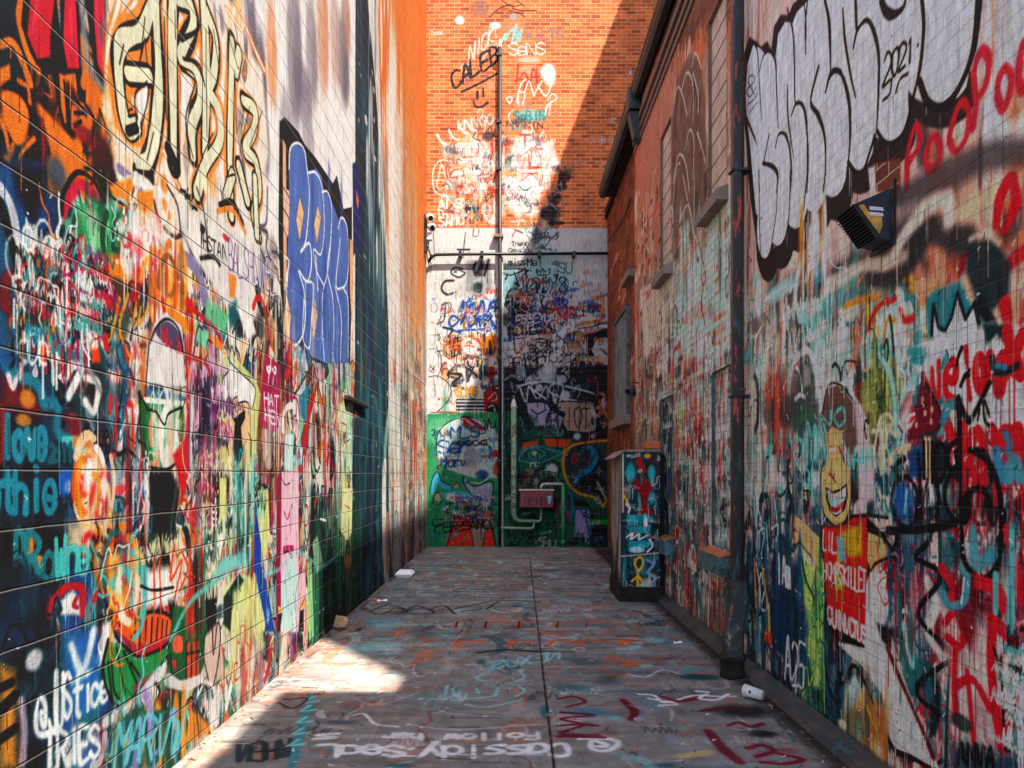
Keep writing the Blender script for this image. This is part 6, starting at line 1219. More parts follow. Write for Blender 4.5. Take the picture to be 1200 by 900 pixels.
# ================================================================== ground
bm = bmesh.new()
bmesh.ops.create_grid(bm, x_segments=1, y_segments=1, size=600)
g = done('ground', bm, M_ground); g.location.z = -.006; g['kind'] = 'structure'
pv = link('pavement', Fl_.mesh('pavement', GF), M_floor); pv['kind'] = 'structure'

# ================================================================== left building
t = thing('block_building', 'long painted concrete block building covered in graffiti along the left side of the alley', 'building', (XL, 4, 0))
link('wall', Lw.mesh('wall', GL, holes=[(-3, 7.42, 7.0, 14)]), M_block, t)
bm = bmesh.new(); box(bm, XL-5, XL-.004, -2.5, 7.405, 0, 6.99); box(bm, XL-5.003, XL-.0045, 7.407, YB-.01, 0, 13); done('rear_block', bm, M_shell, t)

# ================================================================== back building
t = thing('rear_building', 'tall orange brick building with white and green painted base closing the end of the alley', 'building', (0, YB, 0))
link('wall', Bk.mesh('wall', GB, only=(-9, 9, ZB, 20)), M_back, t)
link('painted_base', Bk.mesh('painted_base', GB*.86, only=(-9, 9, -1, ZB)), M_base, t)
bm = bmesh.new(); box(bm, -7, 6, YB+.004, YB+5, 0, 13); done('rear_block', bm, M_redbrick, t)

# ================================================================== right: near painted building
t = thing('painted_brick_building', 'painted brick building with big white bubble letters on the right of the alley', 'building', (XR, 2, 0))
link('wall', Rn.mesh('wall', GR), M_brickR, t)
bm = bmesh.new(); box(bm, XR+.004, XR+6, -4, .27, 0, 8.7); box(bm, XR+.0045, XR+6, .272, YJ-.01, 0, 6.7); done('rear_block', bm, M_shell, t)
def toe(y0, y1, X, name, parent):
    bm = bmesh.new()
    hexa(bm, [(X-.11, y0, 0), (X+.01, y0, 0), (X+.01, y1, 0), (X-.11, y1, 0), (X-.09, y0, .03), (X+.01, y0, .075), (X+.01, y1, .075), (X-.09, y1, .03)])
    return done(name, bm, M_kerb, parent)
toe(-4, YJ, XR, 'plinth', t)

# ================================================================== right: far brick building
t = thing('brick_building', 'old two storey brick building with black gutter and bricked windows beside the downpipe', 'building', (XR, 8, 0))
far = t
def yx(px, X): return F*X/(px-VX)
def zz(py, px, X): return H+(VY-py)*yx(px, X)/F
wins = [  # y0, y1, z0, z1 : bricked or boarded windows seen along the wall
    (yx(851, XR), yx(830, XR), zz(232, 840, XR), 5.55, 'board'),
    (yx(786.5, XR), yx(774, XR), zz(316, 780, XR), zz(150, 780, XR), 'board'),
    (yx(856, XR), yx(834, XR), zz(642, 844, XR), zz(432, 844, XR), 'paint'),
    (yx(787.5, XR), yx(774, XR), zz(626, 780, XR), zz(466, 780, XR), 'paint'),
]
link('wall', Rf.mesh('wall', GR, holes=[w[:4] for w in wins]), M_brickF, t)
link('wall', Rb.mesh('wall', GR*.9), M_brickF, t)
M_jamb = simple('painted_jamb', '5a6a68', .8, .5, 14, col2='2a2a2c')
M_board = simple('pale_board', 'd0b49c', .75, .3, 10, col2='a8876e', stretch=(1, 1, .4))
for (y0, y1, z0, z1, kind) in wins:
    # snap to the mesh cells so that the reveal closes the hole
    D = .03
    if kind == 'paint':
        p = link('window', Rf.mesh('window', GR*.9, only=(y0, y1, z0, z1), shift=D), M_brickF, t)
    else:
        bm = bmesh.new(); box(bm, XR+D, XR+D+.03, y0-.02, y1+.02, z0-.02, z1+.02)
        n = 4
        p = done('window', bm, M_board, t)
        bm = bmesh.new()
        for k in range(1, 9):
            z = z0+(z1-z0)*k/9
            box(bm, XR+D-.004, XR+D+.001, y0, y1, z-.004, z+.004)
        o = done('seam', bm, M_wood); o.parent = p
    bm = bmesh.new()
    a = .02
    box(bm, XR+.003, XR+D+.02, y0-a-.03, y0+.004, z0-a, z1+a); box(bm, XR+.003, XR+D+.02, y1-.004, y1+a+.03, z0-a, z1+a)
    box(bm, XR+.0035, XR+D+.02, y0+.004, y1-.004, z1-.004, z1+a+.03)
    f = done('frame', bm, M_jamb if kind == 'paint' else M_wood); f.parent = p
    bm = bmesh.new()
    dz = .20 if kind == 'paint' else .14
    hexa(bm, [(XR-.10, y0-.06, z0-dz), (XR+D, y0-.06, z0-dz), (XR+D, y1+.06, z0-dz), (XR-.10, y1+.06, z0-dz), (XR-.10, y0-.06, z0-.045), (XR+D, y0-.06, z0), (XR+D, y1+.06, z0), (XR-.10, y1+.06, z0-.045)])
    s = done('sill', bm, M_sill if kind == 'paint' else M_stone); s.parent = p
    if kind == 'paint':
        bm = bmesh.new(); hexa(bm, [(XR-.104, y0-.063, z0-.046), (XR+.003, y0-.063, z0-.018), (XR+.003, y1+.063, z0-.018), (XR-.104, y1+.063, z0-.046), (XR-.104, y0-.063, z0-.040), (XR+.003, y0-.063, z0-.008), (XR+.003, y1+.063, z0-.008), (XR-.104, y1+.063, z0-.040)])
        s2 = done('sill_top', bm, M_silltop); s2.parent = p
# glazed narrow window in the set-back bay
bm = bmesh.new(); y0, y1 = yx(738, XRB), yx(723, XRB); z0, z1 = zz(490, 730, XRB), zz(372, 730, XRB)
box(bm, XRB-.03, XRB-.003, y0, y1, z0, z1); p = done('window', bm, M_bluegrey, t)
bm = bmesh.new()
box(bm, XRB-.06, XRB-.002, y0-.06, y0-.002, z0, z1+.06); box(bm, XRB-.06, XRB-.002, y1+.002, y1+.06, z0, z1+.06); box(bm, XRB-.06, XRB-.002, y0-.002, y1+.002, z1+.002, z1+.06)
f = done('frame', bm, M_jamb); f.parent = p
bm = bmesh.new(); box(bm, XRB-.14, XRB+.02, y0-.1, y1+.1, z0-.16, z0-.002, .01); s = done('sill', bm, M_stone); s.parent = p
bm = bmesh.new(); yq = yx(740, XRB); box(bm, XRB-.12, XRB+.02, yq-.35, yq+.35, zz(322, 740, XRB)-.12, zz(322, 740, XRB), .01); s = done('sill', bm, M_stone, t)
bm = bmesh.new(); box(bm, XR+.0065, XRB-.004, 9.85, 9.9, 0, 6.72); box(bm, XR+.115, XR+6, YJ+.003, 9.84, 0, 6.6); box(bm, XRB+.004, XR+6, 9.901, YB-.01, 0, 6.6); done('rear_block', bm, M_redbrick, t)
# eave: roof slab, board courses, gutter with lip, joint block and brackets
XE, ZE = 1.655, 6.72
ye = 12.7
bm = bmesh.new(); box(bm, 1.74, XR+6, YJ, ye, 6.62, 6.78); box(bm, 1.90, XR+6, ye+.002, YB-.006, 6.62, 6.775); r = done('roof', bm, M_darkconc, t)
bm = bmesh.new()
prof = [(1.66, 6.74), (1.645, 6.70), (1.652, 6.65), (1.685, 6.60), (1.75, 6.59), (1.775, 6.62), (1.775, 6.74)]
A = [bm.verts.new((x, YJ-.3, z)) for x, z in prof]; B = [bm.verts.new((x, ye, z)) for x, z in prof]
for i in range(len(prof)-1): bm.faces.new((A[i], A[i+1], B[i+1], B[i]))
bm.faces.new(A); bm.faces.new(B[::-1]); bm.faces.new((A[-1], A[0], B[0], B[-1]))
gt = done('gutter', bm, M_tar, t)
bm = bmesh.new(); tube(bm, [(1.652, YJ-.3, 6.752), (1.652, ye, 6.752)], .016, 8); s = done('lip', bm, M_copper); s.parent = gt
bm = bmesh.new()
yj = F*1.64/(737-VX)
box(bm, 1.615, 1.79, yj-.12, yj+.12, 6.46, 6.765, .015); s = done('joint_block', bm, M_tar); s.parent = gt
bm = bmesh.new(); hexa(bm, [(1.70, yj-.08, 6.10), (1.79, yj-.08, 6.05), (1.79, yj+.08, 6.05), (1.70, yj+.08, 6.10), (1.63, yj-.08, 6.44), (1.79, yj-.08, 6.44), (1.79, yj+.08, 6.44), (1.63, yj+.08, 6.44)]); s = done('bracket', bm, M_tar); s.parent = gt
bm = bmesh.new()
for z, d in ((6.36, .05), (6.22, .035), (6.12, .02)): box(bm, XR-d, XR-.002, YJ+.05, 9.85, z-.035, z+.035, .006)
done('corbel', bm, M_wood, t)
toe(YJ+.002, 9.85, XR, 'plinth', t)
# taller storey set back behind the parapet
bm = bmesh.new(); box(bm, 3.95, 9, -1.2, 16, 6.79, 15.25); done('upper_storey', bm, M_redbrick, t)
bm = bmesh.new(); box(bm, 3.90, 9.05, -1.25, 16.05, 15.252, 15.35); done('parapet', bm, M_conc, t)

# ================================================================== pier at the foot of the far building
t = thing('masonry_pier', 'painted square masonry pier with sloping cap against the brick wall', 'pier', (1.5, 8.2, 0))
link('front_face', Pf.mesh('front_face', 1.0), M_pier, t)
link('side_face', Ps.mesh('side_face', 1.1), M_pierS, t)
for p in t.children[-1].data.polygons: pass
bm = bmesh.new(); box(bm, 1.275, 1.72, 7.845, 8.6, 0, 1.715); box(bm, 1.722, XR-.004, 7.95, 8.55, 0, 1.7); done('core', bm, M_darkconc, t)
bm = bmesh.new(); hexa(bm, [(1.19, 7.82, 1.645), (1.30, 7.82, 1.722), (1.30, 8.62, 1.722), (1.19, 8.62, 1.645), (1.195, 7.82, 1.66), (1.31, 7.82, 1.742), (1.31, 8.62, 1.742), (1.195, 8.62, 1.66)])
hexa(bm, [(1.312, 7.832, 1.722), (1.73, 7.832, 1.722), (1.73, 8.62, 1.722), (1.312, 8.62, 1.722), (1.312, 7.832, 1.742), (1.73, 7.832, 1.752), (1.73, 8.62, 1.752), (1.312, 8.62, 1.742)])
done('cap', bm, M_stone, t)
bm = bmesh.new(); box(bm, 1.252, 1.268, 7.83, 8.61, 0, .2); box(bm, 1.252, 1.73, 7.815, 7.835, 0, .17); done('base_course', bm, M_darkconc, t)
bm = bmesh.new(); box(bm, 1.56, 1.73, 7.86, 8.1, 1.757, 1.84, .008); o = done('loose_brick', bm, simple('orange_block', 'c8642c', .8, .4, 20)); tag(o, 'orange painted brick lying on top of the masonry pier', 'brick')

# ================================================================== downpipe
yd = 5.16
t = thing('downpipe', 'black square metal downpipe running down between the two right hand buildings', 'downpipe', (1.66, yd, 0))
bm = bmesh.new()
def sqpipe(bm, pts, a, b):
    rings = []
    for p in pts:
        x, y, z = p; c = .012
        rings.append([bm.verts.new((x+dx, y+dy, z)) for dx, dy in ((-a+c, -b), (a-c, -b), (a, -b+c), (a, b-c), (a-c, b), (-a+c, b), (-a, b-c), (-a, -b+c))])
    for A, B in zip(rings, rings[1:]):
        for k in range(8): bm.faces.new((A[k], A[(k+1) % 8], B[(k+1) % 8], B[k]))
    bm.faces.new(rings[0]); bm.faces.new(rings[-1])
sqpipe(bm, [(1.71, yd, .62), (1.71, yd, 2.4), (1.71, yd, 4.4), (1.71, yd, 6.52)], .037, .037)
M_pipe = sprayed('sprayed_black_pipe', [(.36, 'a83a34'), (.40, '1a1c1f'), (.55, '0e1012'), (.60, '2a2e32'), (.66, '24485a'), (.70, 'a8a4a0')], 5, (3, 3, .7))
M_pipe_low = sprayed('sprayed_pipe_foot', [(.34, '8a2a2a'), (.42, '1a2228'), (.52, '0f1214'), (.62, '3a3a30'), (.70, '8a8078')], 9, (1, 1, .7))
done('pipe', bm, M_pipe, t)
bm = bmesh.new(); sqpipe(bm, [(1.715, yd, .66), (1.70, yd-.05, .50), (1.62, yd-.19, .30), (1.60, yd-.24, .12)], .062, .06); done('boot', bm, M_pipe_low, t)
bm = bmesh.new(); tube(bm, [(1.6, yd-.24, 0), (1.6, yd-.24, .03), (1.6, yd-.24, .05), (1.6, yd-.24, .12), (1.6, yd-.24, .135), (1.6, yd-.24, .16)], [.085, .09, .082, .086, .098, .098], 20); done('drain_collar', bm, M_darkconc, t, True)
for z in (2.05, 3.75, 5.6):
    bm = bmesh.new(); box(bm, 1.662, XR-.003, yd-.048, yd+.048, z-.011, z+.011, .004); done('strap', bm, M_dark, t)
# flush ribs down the pipe face
bm = bmesh.new()
for dx in (-.02, .015): box(bm, 1.71+dx-.006, 1.71+dx+.006, yd-.043, yd-.0375, .7, 6.5)
done('rib', bm, M_pipe, t)
bm = bmesh.new(); tube(bm, [(1.765, yd+.11, 0.05), (1.765, yd+.11, 6.5)], .014, 8); o = done('cable', bm, M_dark); tag(o, 'thin black cable running up the wall behind the downpipe', 'cable')

# ================================================================== extract hood on the right wall
t = thing('vent_hood', 'dark slanted louvred vent hood with yellow spray paint high on the right wall', 'vent', (XR, 3.29, 2.56))
P0, P1, P2, P3 = (XR-.004, 2.81), (1.61, 2.73), (1.73, 2.58), (XR-.004, 2.557)
yn, yf = 3.215, 3.37
bm = bmesh.new()
v0 = [bm.verts.new((x, yn, z)) for x, z in (P0, P1, P2, P3)]; v1 = [bm.verts.new((x, yf, z)) for x, z in (P0, P1, P2, P3)]
bm.faces.new(v0); bm.faces.new(v1[::-1])
for k in (0, 2, 3): bm.faces.new((v0[k], v0[(k+1) % 4], v1[(k+1) % 4], v1[k]))
done('hood', bm, M_hood, t)
bm = bmesh.new()
d = Vector((P2[0]-P1[0], 0, P2[1]-P1[1])); nrm = Vector((d.z, 0, -d.x)).normalized()
if nrm.x > 0: nrm = -nrm
for k in range(12):
    c = Vector((P1[0], 0, P1[1]))+d*((k+.5)/12)
    q = [c-d/12*.36, c+d/12*.10, c+d/12*.10+nrm*.016-d*.012, c-d/12*.36+nrm*.016-d*.012]
    hexa(bm, [(p.x, yn-.002, p.z) for p in q]+[(p.x, yf+.002, p.z) for p in q])
done('louvre', bm, M_dark, t)
bm = bmesh.new()
c0, c1 = Vector((P1[0], 0, P1[1])), Vector((P2[0], 0, P2[1]))
for a in (yn-.006, yf+.001):
    bm = bmesh.new()
    hexa(bm, [(c0.x, a, c0.z), (c0.x+.02, a, c0.z+.004), (c0.x+.02, a+.005, c0.z+.004), (c0.x, a+.005, c0.z), (c1.x-.012, a, c1.z-.008), (c1.x+.012, a, c1.z), (c1.x+.012, a+.005, c1.z), (c1.x-.012, a+.005, c1.z-.008)])
    done('rim', bm, M_dark, t)
bm = bmesh.new()
pts = [(1.632, 2.722), (1.664, 2.733), (1.684, 2.70), (1.716, 2.682), (1.748, 2.672), (1.752, 2.63), (1.735, 2.592)]
f = [bm.verts.new((x, yn-.0025, z)) for x, z in pts]; bm.faces.new(f)
done('spray_patch', bm, M_yellow, t)
M_sticker = simple('worn_sticker', 'c8c4c8', .6, .3, 40)
for dz in (0, -.026):
    bm = bmesh.new(); f = [bm.verts.new(p) for p in ((1.69, yn-.004, 2.722+dz), (1.752, yn-.004, 2.716+dz), (1.757, yn-.004, 2.700+dz), (1.69, yn-.004, 2.705+dz))]; bm.faces.new(f); done('sticker', bm, M_sticker, t)
bm = bmesh.new(); box(bm, XR-.012, XR-.002, yn-.03, yf+.03, 2.54, 2.56); box(bm, XR-.012, XR-.002, yn-.034, yn-.022, 2.56, 2.84); done('flange', bm, M_dark, t)

# ================================================================== pipes and boxes on the back wall
def bx_(px): return (px-VX)*YB/F
def bz_(py): return H+(VY-py)*YB/F
t = thing('conduit', 'tall black pipe with pale tip running up the brick end wall', 'pipe', (bx_(586), YB, 0))
bm = bmesh.new(); tube(bm, [(bx_(586), YB-.07, .02), (bx_(586), YB-.07, bz_(58))], .036, 12); done('pipe', bm, M_dark, t, True)
bm = bmesh.new(); tube(bm, [(bx_(586), YB-.07, bz_(58)), (bx_(586), YB-.07, bz_(50))], [.04, .03], 12); done('cap', bm, M_white, t)
for py in (67, 145, 200, 278, 420, 540):
    bm = bmesh.new(); w = .13 if py == 278 else .07
    box(bm, bx_(586)-w, bx_(586)+w*.5, YB-.115, YB-.002, bz_(py)-.03, bz_(py)+.03, .006); done('clamp', bm, M_wood if py == 278 else M_dark, t)
bm = bmesh.new(); tube(bm, [(bx_(588.7), YB-.05, bz_(640)), (bx_(588.7), YB-.05, bz_(302))], .018, 10)
o = done('wire_conduit', bm, simple('speckled_conduit', 'c8c8c0', .5, .7, 60, col2='2a3a38')); tag(o, 'thin pale speckled conduit beside the tall black pipe', 'pipe')
t = thing('cross_conduit', 'horizontal black conduit crossing the white wall below the brick', 'pipe', (0, YB, bz_(300)))
bm = bmesh.new(); tube(bm, [(bx_(503), YB-.11, bz_(309)), (bx_(506), YB-.11, bz_(303)), (bx_(512), YB-.11, bz_(300.5)), (bx_(540), YB-.11, bz_(300)), (XRB-.01, YB-.11, bz_(299))], .03, 10); done('pipe', bm, M_dark, t, True)
for px in (540, 565, 632, 672): 
    bm = bmesh.new(); box(bm, bx_(px)-.03, bx_(px)+.03, YB-.15, YB-.002, bz_(300)-.05, bz_(300)+.06, .006); done('clamp', bm, M_dark, t)
# cream standpipe with elbow, box and feeds
t = thing('standpipe', 'cream and green upright pipe with black lettering left of the red box', 'pipe', (bx_(602), YB, 0))
M_cream = simple('worn_cream_paint', '8f9a80', .6, .4, 18, col2='2f6a50')
bm = bmesh.new(); tube(bm, [(bx_(602), YB-.1, bz_(476)), (bx_(602), YB-.1, bz_(602)), (bx_(603.5), YB-.1, bz_(607)), (bx_(608), YB-.1, bz_(610)), (bx_(632), YB-.1, bz_(610.5)), (bx_(633.5), YB-.1, bz_(609)), (bx_(634), YB-.1, bz_(594.5))], [.055, .055, .05, .035, .03, .028, .028], 12); done('pipe', bm, M_cream, t, True)
bm = bmesh.new(); tube(bm, [(bx_(602), YB-.1, bz_(478)), (bx_(602), YB-.1, bz_(473)), (bx_(602), YB-.1, bz_(468))], [.06, .05, .015], 12); done('cap', bm, M_white, t)
M_ink = simple('black_ink', '121212', .6, .1)
for i, ch in enumerate('LTIMNO8'):
    bm = bmesh.new(); z = bz_(529+i*11)
    for g in glyph(ch):
        P = [(bx_(602)-.035+.07*p[0], YB-.1-math.sqrt(max(.0004, .06**2-(-.035+.07*p[0])**2)), z+.10*p[1]) for p in g]
        tube(bm, P, .008, 5)
    done('letter', bm, M_ink, t)
for k in range(4):
    bm = bmesh.new(); z = bz_(512)+.06*k
    tube(bm, [(bx_(602)-.04, YB-.142, z), (bx_(602), YB-.158, z+.04), (bx_(602)+.04, YB-.142, z+.08)], .008, 5); done('stripe', bm, M_redbox, t)
bm = bmesh.new(); tube(bm, [(bx_(587), YB-.09, bz_(618)), (bx_(622), YB-.09, bz_(619)), (bx_(625), YB-.09, bz_(617.5)), (bx_(626), YB-.09, bz_(612))], .026, 10); o = done('feed_pipe', bm, M_cream); tag(o, 'short pale green pipe low on the green wall under the red box', 'pipe')
t = thing('meter_box', 'red metal box with shelf lid mounted on the green wall', 'box', (bx_(628), YB, bz_(594)))
bm = bmesh.new(); box(bm, bx_(609), bx_(647.5), YB-.30, YB-.003, bz_(594), bz_(575.5), .012); done('body', bm, M_redbox, t)
bm = bmesh.new(); box(bm, bx_(608), bx_(648.5), YB-.315, YB-.002, bz_(575), bz_(573), .006); done('lid', bm, simple('faded_lid', 'c8a8a0', .6, .4, 20), t)
bm = bmesh.new(); f = [bm.verts.new((bx_(x), YB-.3035, bz_(y))) for x, y in ((640.5, 581), (645.5, 580.5), (644, 588), (642, 590.5))]; bm.faces.new(f); done('sticker', bm, simple('teal_sticker', '5fb0c0', .5, .2), t)
for x0, g in ((614, '0'), (620, 'E'), (628, 'H'), (634, 'B')):
    bm = bmesh.new()
    for st in glyph(g): tube(bm, [(bx_(x0)+.08*p[0], YB-.301, bz_(591)+.15*p[1]) for p in st], .009, 5)
    done('letter', bm, simple('purple_ink', '2a1a3a', .6, .1), t)
t = thing('green_pipe', 'green gas pipe with white elbow and coupling right of the red box', 'pipe', (bx_(659), YB, 0))
bm = bmesh.new(); tube(bm, [(bx_(659.5), YB-.1, .02), (bx_(659.5), YB-.1, bz_(600)), (bx_(659.5), YB-.1, bz_(570))], .034, 12); done('pipe', bm, M_greenpipe, t, True)
bm = bmesh.new(); tube(bm, [(bx_(634), YB-.16, bz_(572.5)), (bx_(634), YB-.16, bz_(569)), (bx_(635.5), YB-.16, bz_(567.5)), (bx_(639), YB-.15, bz_(567)), (bx_(657), YB-.1, bz_(567)), (bx_(659), YB-.1, bz_(568)), (bx_(659.5), YB-.1, bz_(571))], .028, 10); done('elbow', bm, simple('pale_pipe', 'c8d4cc', .5, .6, 30, col2='1f2a2c'), t, True)
for py, r in ((594, .065), (597, .055), (616, .05), (634, .05)):
    bm = bmesh.new(); tube(bm, [(bx_(659.5), YB-.1, bz_(py)-.03), (bx_(659.5), YB-.1, bz_(py)+.03)], r, 8); done('coupling', bm, M_greenpipe, t)

# twin white security lights at the left rear corner
t = thing('security_light', 'white twin security light with cable high in the rear left corner', 'light fixture', (XL, 13.35, bz_(270)))
yl = 13.38
def lx(px): return (px-VX)*yl/F
def lz(py): return H+(VY-py)*yl/F
bm = bmesh.new(); box(bm, XL+.003, XL+.05, yl-.05, yl+.05, lz(296), lz(252), .006); done('back_plate', bm, M_dark, t)
for py, dx in ((256, .03), (267, .06)):
    bm = bmesh.new(); c = Vector((XL+.07+dx, yl-.05, lz(py))); ax = Vector((.5, -.75, -.45)).normalized()
    tube(bm, [c-ax*.09, c-ax*.02, c+ax*.07, c+ax*.08], [.035, .065, .08, .07], 14); h = done('lamp_head', bm, M_white, t, True)
    bm = bmesh.new(); tube(bm, [c+ax*.081, c+ax*.085], .05, 14); l = done('lens', bm, M_glass); l.parent = h
bm = bmesh.new(); box(bm, XL+.05, XL+.15, yl-.06, yl+.05, lz(282), lz(273), .01); done('junction_box', bm, M_white, t)
bm = bmesh.new()
tube(bm, [(XL+.09, yl, lz(283)), (XL+.06, yl, lz(292)), (XL+.16, yl+.1, lz(300)), (bx_(504), YB-.11, bz_(308))], .012, 6); tube(bm, [(XL+.05, yl, lz(283)), (XL+.05, yl+.02, lz(300)), (XL+.09, yl+.1, lz(312))], .01, 6)
tube(bm, [(XL+.14, yl+.2, lz(255)), (XL+.16, yl+.25, lz(280)), (XL+.17, yl+.25, lz(300))], .007, 6)
done('cable', bm, M_dark, t)

# wall lamp on the far brick building
yl2 = 9.55
t = thing('wall_lamp', 'small tilted metal wall lamp on the brick wall above the pier', 'lamp', (XR, yl2, 2.65))
c = Vector((XR-.07, yl2, 2.70))
bm = bmesh.new(); tube(bm, [(XR-.003, yl2, 2.74), (XR-.08, yl2, 2.75), c], .012, 8); done('arm', bm, M_dark, t)
bm = bmesh.new(); ax = Vector((-.45, -.35, -.82)).normalized(); tube(bm, [c, c+ax*.03, c+ax*.13], [.02, .035, .085], 16, False); done('lamp_shade', bm, M_tar, t, True)
bm = bmesh.new(); bmesh.ops.create_uvsphere(bm, u_segments=12, v_segments=8, radius=.032, matrix=__import__('mathutils').Matrix.Translation(c+ax*.08)); done('bulb', bm, M_copper, t, True)

# dark steel bar stub on the left wall
A = at_x(403, 461, XL); B = at_x(427, 474, XL)
bm = bmesh.new(); box(bm, XL+.003, XL+.045, A.y, B.y, A.z-.06, A.z-.015, .006)
o = done('steel_bar', bm, M_dark); tag(o, 'thin dark steel bar fixed to the left wall by the dark strip', 'bar')
# black cable hanging along the far brick wall
bm = bmesh.new(); tube(bm, [at_x(742, 232, XRB)-Vector((.04, 0, 0)), at_x(735, 252, XRB)-Vector((.035, 0, 0)), at_x(724, 270, XRB)-Vector((.035, 0, 0)), at_x(713.5, 284, XRB)-Vector((.03, 0, 0))], .014, 6)
o = done('cable', bm, M_dark); tag(o, 'black cable slanting down the orange brick at the far right corner', 'cable')

# ================================================================== litter
t = thing('paper_cup', 'white paper cup with lid lying on its side by the right wall', 'cup', (1.585, 4.42, 0))
d = Vector((.72, -.62, 0)); a0 = Vector((1.54, 4.47, .045)); q = a0+d*.12+Vector((0, 0, -.008))
bm = bmesh.new(); tube(bm, [a0, a0+d*.004, q], [.039, .041, .031], 22); done('body', bm, M_white, t, True)
bm = bmesh.new(); tube(bm, [a0+d*.004, a0-d*.004, a0-d*.010, a0-d*.016], [.0425, .043, .040, .030], 22); done('lid', bm, M_white, t, True)
bm = bmesh.new(); tube(bm, [q+d*.0005, q+d*.002], [.027, .027], 22); done('base', bm, simple('grey_card', 'b0aca8', .8, .2, 30), t)
bm = bmesh.new(); c = a0+d*.045+Vector((-.026, -.030, .012)); f = [bm.verts.new(c+Vector(p)) for p in ((-.006, -.007, .012), (.008, -.010, .002), (.004, -.003, -.014), (-.005, .002, -.006))]; bm.faces.new(f); done('mark', bm, M_dark, t)
t = thing('takeout_box', 'white foam takeout box lying closed by the left wall', 'box', (-1.50, 9.75, 0))
bm = bmesh.new()
hexa(bm, [(-1.60, 9.66, .0), (-1.41, 9.66, .0), (-1.41, 9.86, .0), (-1.60, 9.86, .0), (-1.63, 9.63, .045), (-1.38, 9.63, .045), (-1.38, 9.89, .045), (-1.63, 9.89, .045)]); done('base', bm, M_foam, t)
bm = bmesh.new()
hexa(bm, [(-1.632, 9.628, .048), (-1.378, 9.628, .048), (-1.378, 9.892, .048), (-1.632, 9.892, .048), (-1.59, 9.67, .092), (-1.42, 9.67, .092), (-1.42, 9.85, .092), (-1.59, 9.85, .092)]); done('lid', bm, M_foam, t)
rr = random.Random(5)
def crumple(name, c, r, mat, n=2):
    bm = bmesh.new(); bmesh.ops.create_icosphere(bm, subdivisions=n, radius=1)
    for v in bm.verts:
        k = rr.uniform(.55, 1.15); v.co = Vector((v.co.x*r[0]*k, v.co.y*r[1]*k, max(-r[2]*.9, v.co.z*r[2]*k)))
    zmin = min(v.co.z for v in bm.verts)
    for v in bm.verts: v.co += Vector((c[0], c[1], c[2]-zmin))
    return done(name, bm, mat)
o = crumple('paper_bag', (-1.60, 6.42, 0), (.075, .06, .075), M_paper); tag(o, 'crumpled brown paper bag against the foot of the left wall', 'paper bag')
bm = bmesh.new()
V = [bm.verts.new(p) for p in ((-1.53, 6.36, .004), (-1.44, 6.33, .006), (-1.36, 6.38, .085), (-1.40, 6.45, .10), (-1.47, 6.44, .03), (-1.52, 6.42, .025))]
bm.faces.new((V[0], V[1], V[4], V[5])); bm.faces.new((V[1], V[2], V[3], V[4]))
bmesh.ops.solidify(bm, geom=bm.faces[:], thickness=.006)
o = done('cardboard_scrap', bm, M_paper); tag(o, 'torn bent piece of brown cardboard next to the crumpled bag', 'cardboard')
for i, (x, y, s, lab, m) in enumerate(((-1.47, 7.85, .03, 'small white paper scrap on the floor between bag and foam box', M_foam), (-1.60, 7.95, .025, 'small brown leaf scrap at the foot of the left wall', M_paper), (-1.27, 4.55, .02, 'tiny brown scrap in the sunlit patch of floor', M_paper), (1.45, 5.9, .02, 'tiny pale scrap on the floor near the right wall', M_foam))):
    bm = bmesh.new(); V = [bm.verts.new((x+dx*s*2, y+dy*s*2, z*s)) for dx, dy, z in ((-1, -.5, .15), (0, -.7, .5), (1, -.3, .2), (.8, .5, .9), (-.2, .6, .3), (-.9, .4, .7))]
    bm.faces.new((V[0], V[1], V[4], V[5])); bm.faces.new((V[1], V[2], V[3], V[4]))
    o = done('paper_scrap', bm, m); tag(o, lab, 'litter')

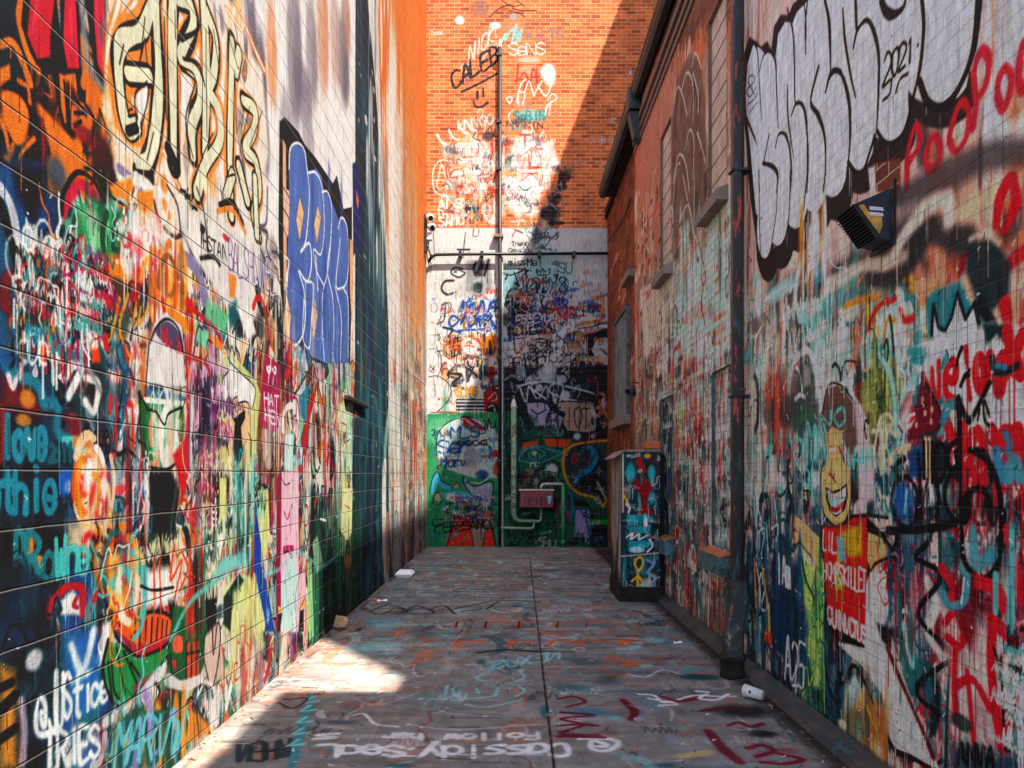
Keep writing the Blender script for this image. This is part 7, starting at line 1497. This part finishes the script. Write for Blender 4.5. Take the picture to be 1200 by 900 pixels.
bm = bmesh.new()
for k in range(420):
    if rr.random() < .6: x, y = XL+abs(rr.gauss(0, .05))+.01, rr.uniform(2.6, 13.5)
    else: x, y = 1.66-abs(rr.gauss(0, .06)), rr.uniform(2.6, 7.7)
    s_ = rr.uniform(.003, .013); a = rr.uniform(0, 6.28)
    V = [bm.verts.new((x+s_*math.cos(a+i*1.57)*rr.uniform(.6, 1.4), y+s_*math.sin(a+i*1.57)*rr.uniform(.6, 1.4), rr.uniform(.001, .008))) for i in range(4)]
    bm.faces.new(V)
o = done('grit', bm, simple('leaf_crumbs', '9a8468', .9, .7, 3, col2='3a2e24')); tag(o, 'fine grit and leaf crumbs along the foot of both walls', 'grit'); o['kind'] = 'stuff'

# ================================================================== light, sky, camera
SUN = Vector((-.61, .79, -1.59)).normalized()
ld = bpy.data.lights.new('sun', 'SUN'); ld.energy = 3.5; ld.angle = math.radians(.5); ld.color = (1, .93, .82)
so = bpy.data.objects.new('sun', ld); COL.objects.link(so); so.rotation_euler = SUN.to_track_quat('-Z', 'Y').to_euler(); so.location = (6, -8, 20)
w = bpy.data.worlds.new('World'); scene.world = w; w.use_nodes = True
nt = w.node_tree; bg = nt.nodes['Background']
sky = nt.nodes.new('ShaderNodeTexSky'); sky.sky_type = 'NISHITA'; sky.sun_disc = False
sky.sun_elevation = math.asin(-SUN.z); sky.sun_rotation = math.atan2(-SUN.x, -SUN.y)
nt.links.new(sky.outputs[0], bg.inputs[0]); bg.inputs[1].default_value = .15
cd = bpy.data.cameras.new('camera'); cd.lens = 24; cd.sensor_width = 36; cd.sensor_fit = 'HORIZONTAL'
cd.shift_x = 2/1200; cd.shift_y = 106/1200; cd.clip_end = 2000; cd.clip_start = .05
co = bpy.data.objects.new('camera', cd); COL.objects.link(co); co.location = (0, 0, H); co.rotation_euler = (math.radians(90), 0, 0)
scene.camera = co
scene.view_settings.view_transform = 'Standard'; scene.view_settings.look = 'None'; scene.view_settings.exposure = 0
scene.cycles.film_exposure = 4.9
scene.cycles.max_bounces = 8; scene.cycles.diffuse_bounces = 5
scene.cycles.use_denoising = True
